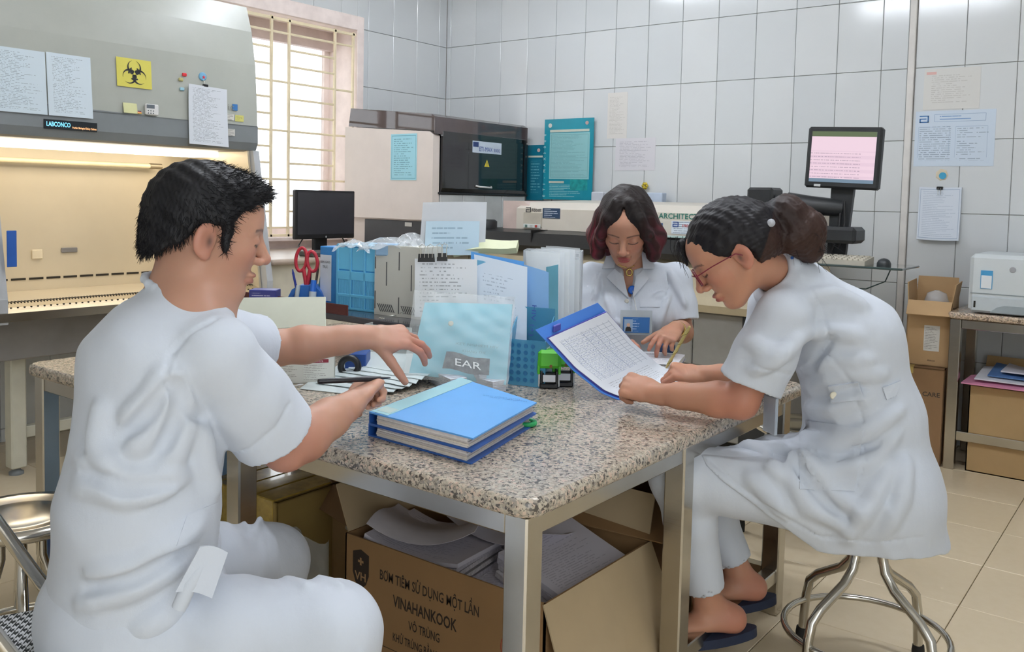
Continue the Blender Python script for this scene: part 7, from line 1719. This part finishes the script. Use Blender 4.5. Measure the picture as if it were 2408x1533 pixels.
# ---------------------------------------------------------------- stools and folding chair
def stool(label, loc, rz, z=.455):
    t = thing('stool', label, 'stool', loc, rz, 'round steel stools')
    b = MB(); b.lathe([(.02, z - .030), (.145, z - .030), (.160, z - .022), (.163, z - .008), (.157, z), (.135, z + .001), (.105, z - .006), (.095, z - .004), (.03, z - .004), (.001, z - .004)], (0, 0, 0), 40); part('seat', b, CHROME, t, True)
    for k in range(4):
        a = math.pi / 4 + k * math.pi / 2; c, s_ = math.cos(a), math.sin(a); prof = [(.045, z - .03), (.045, z - .11), (.055, z - .15), (.085, z - .185), (.165, z - .235), (.195, z - .265), (.205, z - .31), (.215, .03)]
        b = MB(); b.tube([(r * c, r * s_, h) for r, h in prof], .0125, 10); lg = part('leg', b, CHROME, t, True)
        b = MB(); b.lathe([(.016, 0), (.017, .03), (.015, .045)], (.216 * c, .216 * s_, 0), 12); part('rubber_foot', b, M('rubber_black', '1f1e1d', .7), lg, True)
    b = MB(); b.tube([(.205 * math.cos(q), .205 * math.sin(q), .13) for q in np.linspace(0, 2 * math.pi, 40)[:-1]], .009, 8, True); part('foot_ring', b, CHROME, t, True)
    return t
s1 = stool('round steel stool under the woman with glasses', (3.935, -2.72, 0), math.radians(20))
b = MB(); b.box((-.02, -.004, 0), (.02, .004, .0006), 0)
p = np.array(WM[s1.name] @ Vector((.145 * math.cos(-math.pi / 4), .145 * math.sin(-math.pi / 4), .24)))
dup(s1, (2.33, -4.14, 0), .4, 'empty round steel stool at the left edge behind the man'); dup(s1, (3.47, -1.93, 0), .75, 'empty round steel stool behind the far end of the table')
s4 = dup(s1, tuple(float(k) for k in (wpel[0], wpel[1], 0)), .2, 'round steel stool under the woman with the dark reddish bob')
def hound():
    t = NT('houndstooth'); o = t.obj(); sp = t.n('ShaderNodeSeparateXYZ'); t.l(o, sp.inputs[0])
    a = t.math('MULTIPLY', sp.outputs[0], 62.); c = t.math('MULTIPLY', sp.outputs[1], 62.)
    fa, fc = t.math('FRACT', a), t.math('FRACT', c); A_ = t.math('LESS_THAN', fa, .5); B_ = t.math('LESS_THAN', fc, .5)
    dg = t.math('LESS_THAN', t.math('FRACT', t.math('MULTIPLY', t.math('ADD', a, c), 2.)), .5)
    k = t.math('ADD', t.math('MULTIPLY', A_, B_), t.math('MULTIPLY', dg, t.math('ABSOLUTE', t.math('SUBTRACT', A_, B_)))); t.set(Base_Color=t.mix(k, srgb('d3d6da'), srgb('23272b')), Roughness=.8); return t.m
ch = thing('folding_chair', 'folding chair with houndstooth seat and chrome frame under the man', 'chair', (mpel[0], mpel[1], 0))
sc_ = np.array((mpel[0], mpel[1], 0)) - mf * .10; cb_ = mf; ca = np.cross(cb_, Z)
def cl_(x, y, z): return sc_ + ca * x + cb_ * y + Z * z
b = MB(); V = []; b.prism(round_rect(-.20, .20, -.20, .20, .06), cl_(0, 0, .375), ca, cb_, Z * .04); part('seat', b, hound(), ch)
part_l = ((-.225, .0), (.225, .0))
for sx in (-1, 1):
    b = MB(); b.tube([cl_(sx * .215, .22, .02), cl_(sx * .215, .10, .22), cl_(sx * .215, -.05, .45), cl_(sx * .215, -.19, .70), cl_(sx * .205, -.24, .82)], .0125, 10); part('side_frame', b, CHROME, ch)
    b = MB(); b.tube([cl_(sx * .205, -.24, .02), cl_(sx * .205, -.10, .25), cl_(sx * .205, .15, .44), cl_(sx * .19, .21, .455)], .0125, 10); part('front_leg', b, CHROME, ch)
b = MB(); b.tube([cl_(-.205, -.24, .82), cl_(-.19, -.262, .85), cl_(0, -.275, .86), cl_(.19, -.262, .85), cl_(.205, -.24, .82)], .0125, 10); part('top_tube', b, CHROME, ch)
b = MB(); b.sheet(lambda u, v: cl_(-.195 + .39 * u, -.205 - .04 * v - .03 * math.sin(math.pi * u), .62 + .18 * v), 8, 4, .025); part('backrest', b, MATS['houndstooth'] if 'houndstooth' in MATS else hound(), ch)
b = MB(); b.tube([cl_(-.215, .215, .03), cl_(.215, .215, .03)], .010, 8); part('floor_bar', b, CHROME, ch)
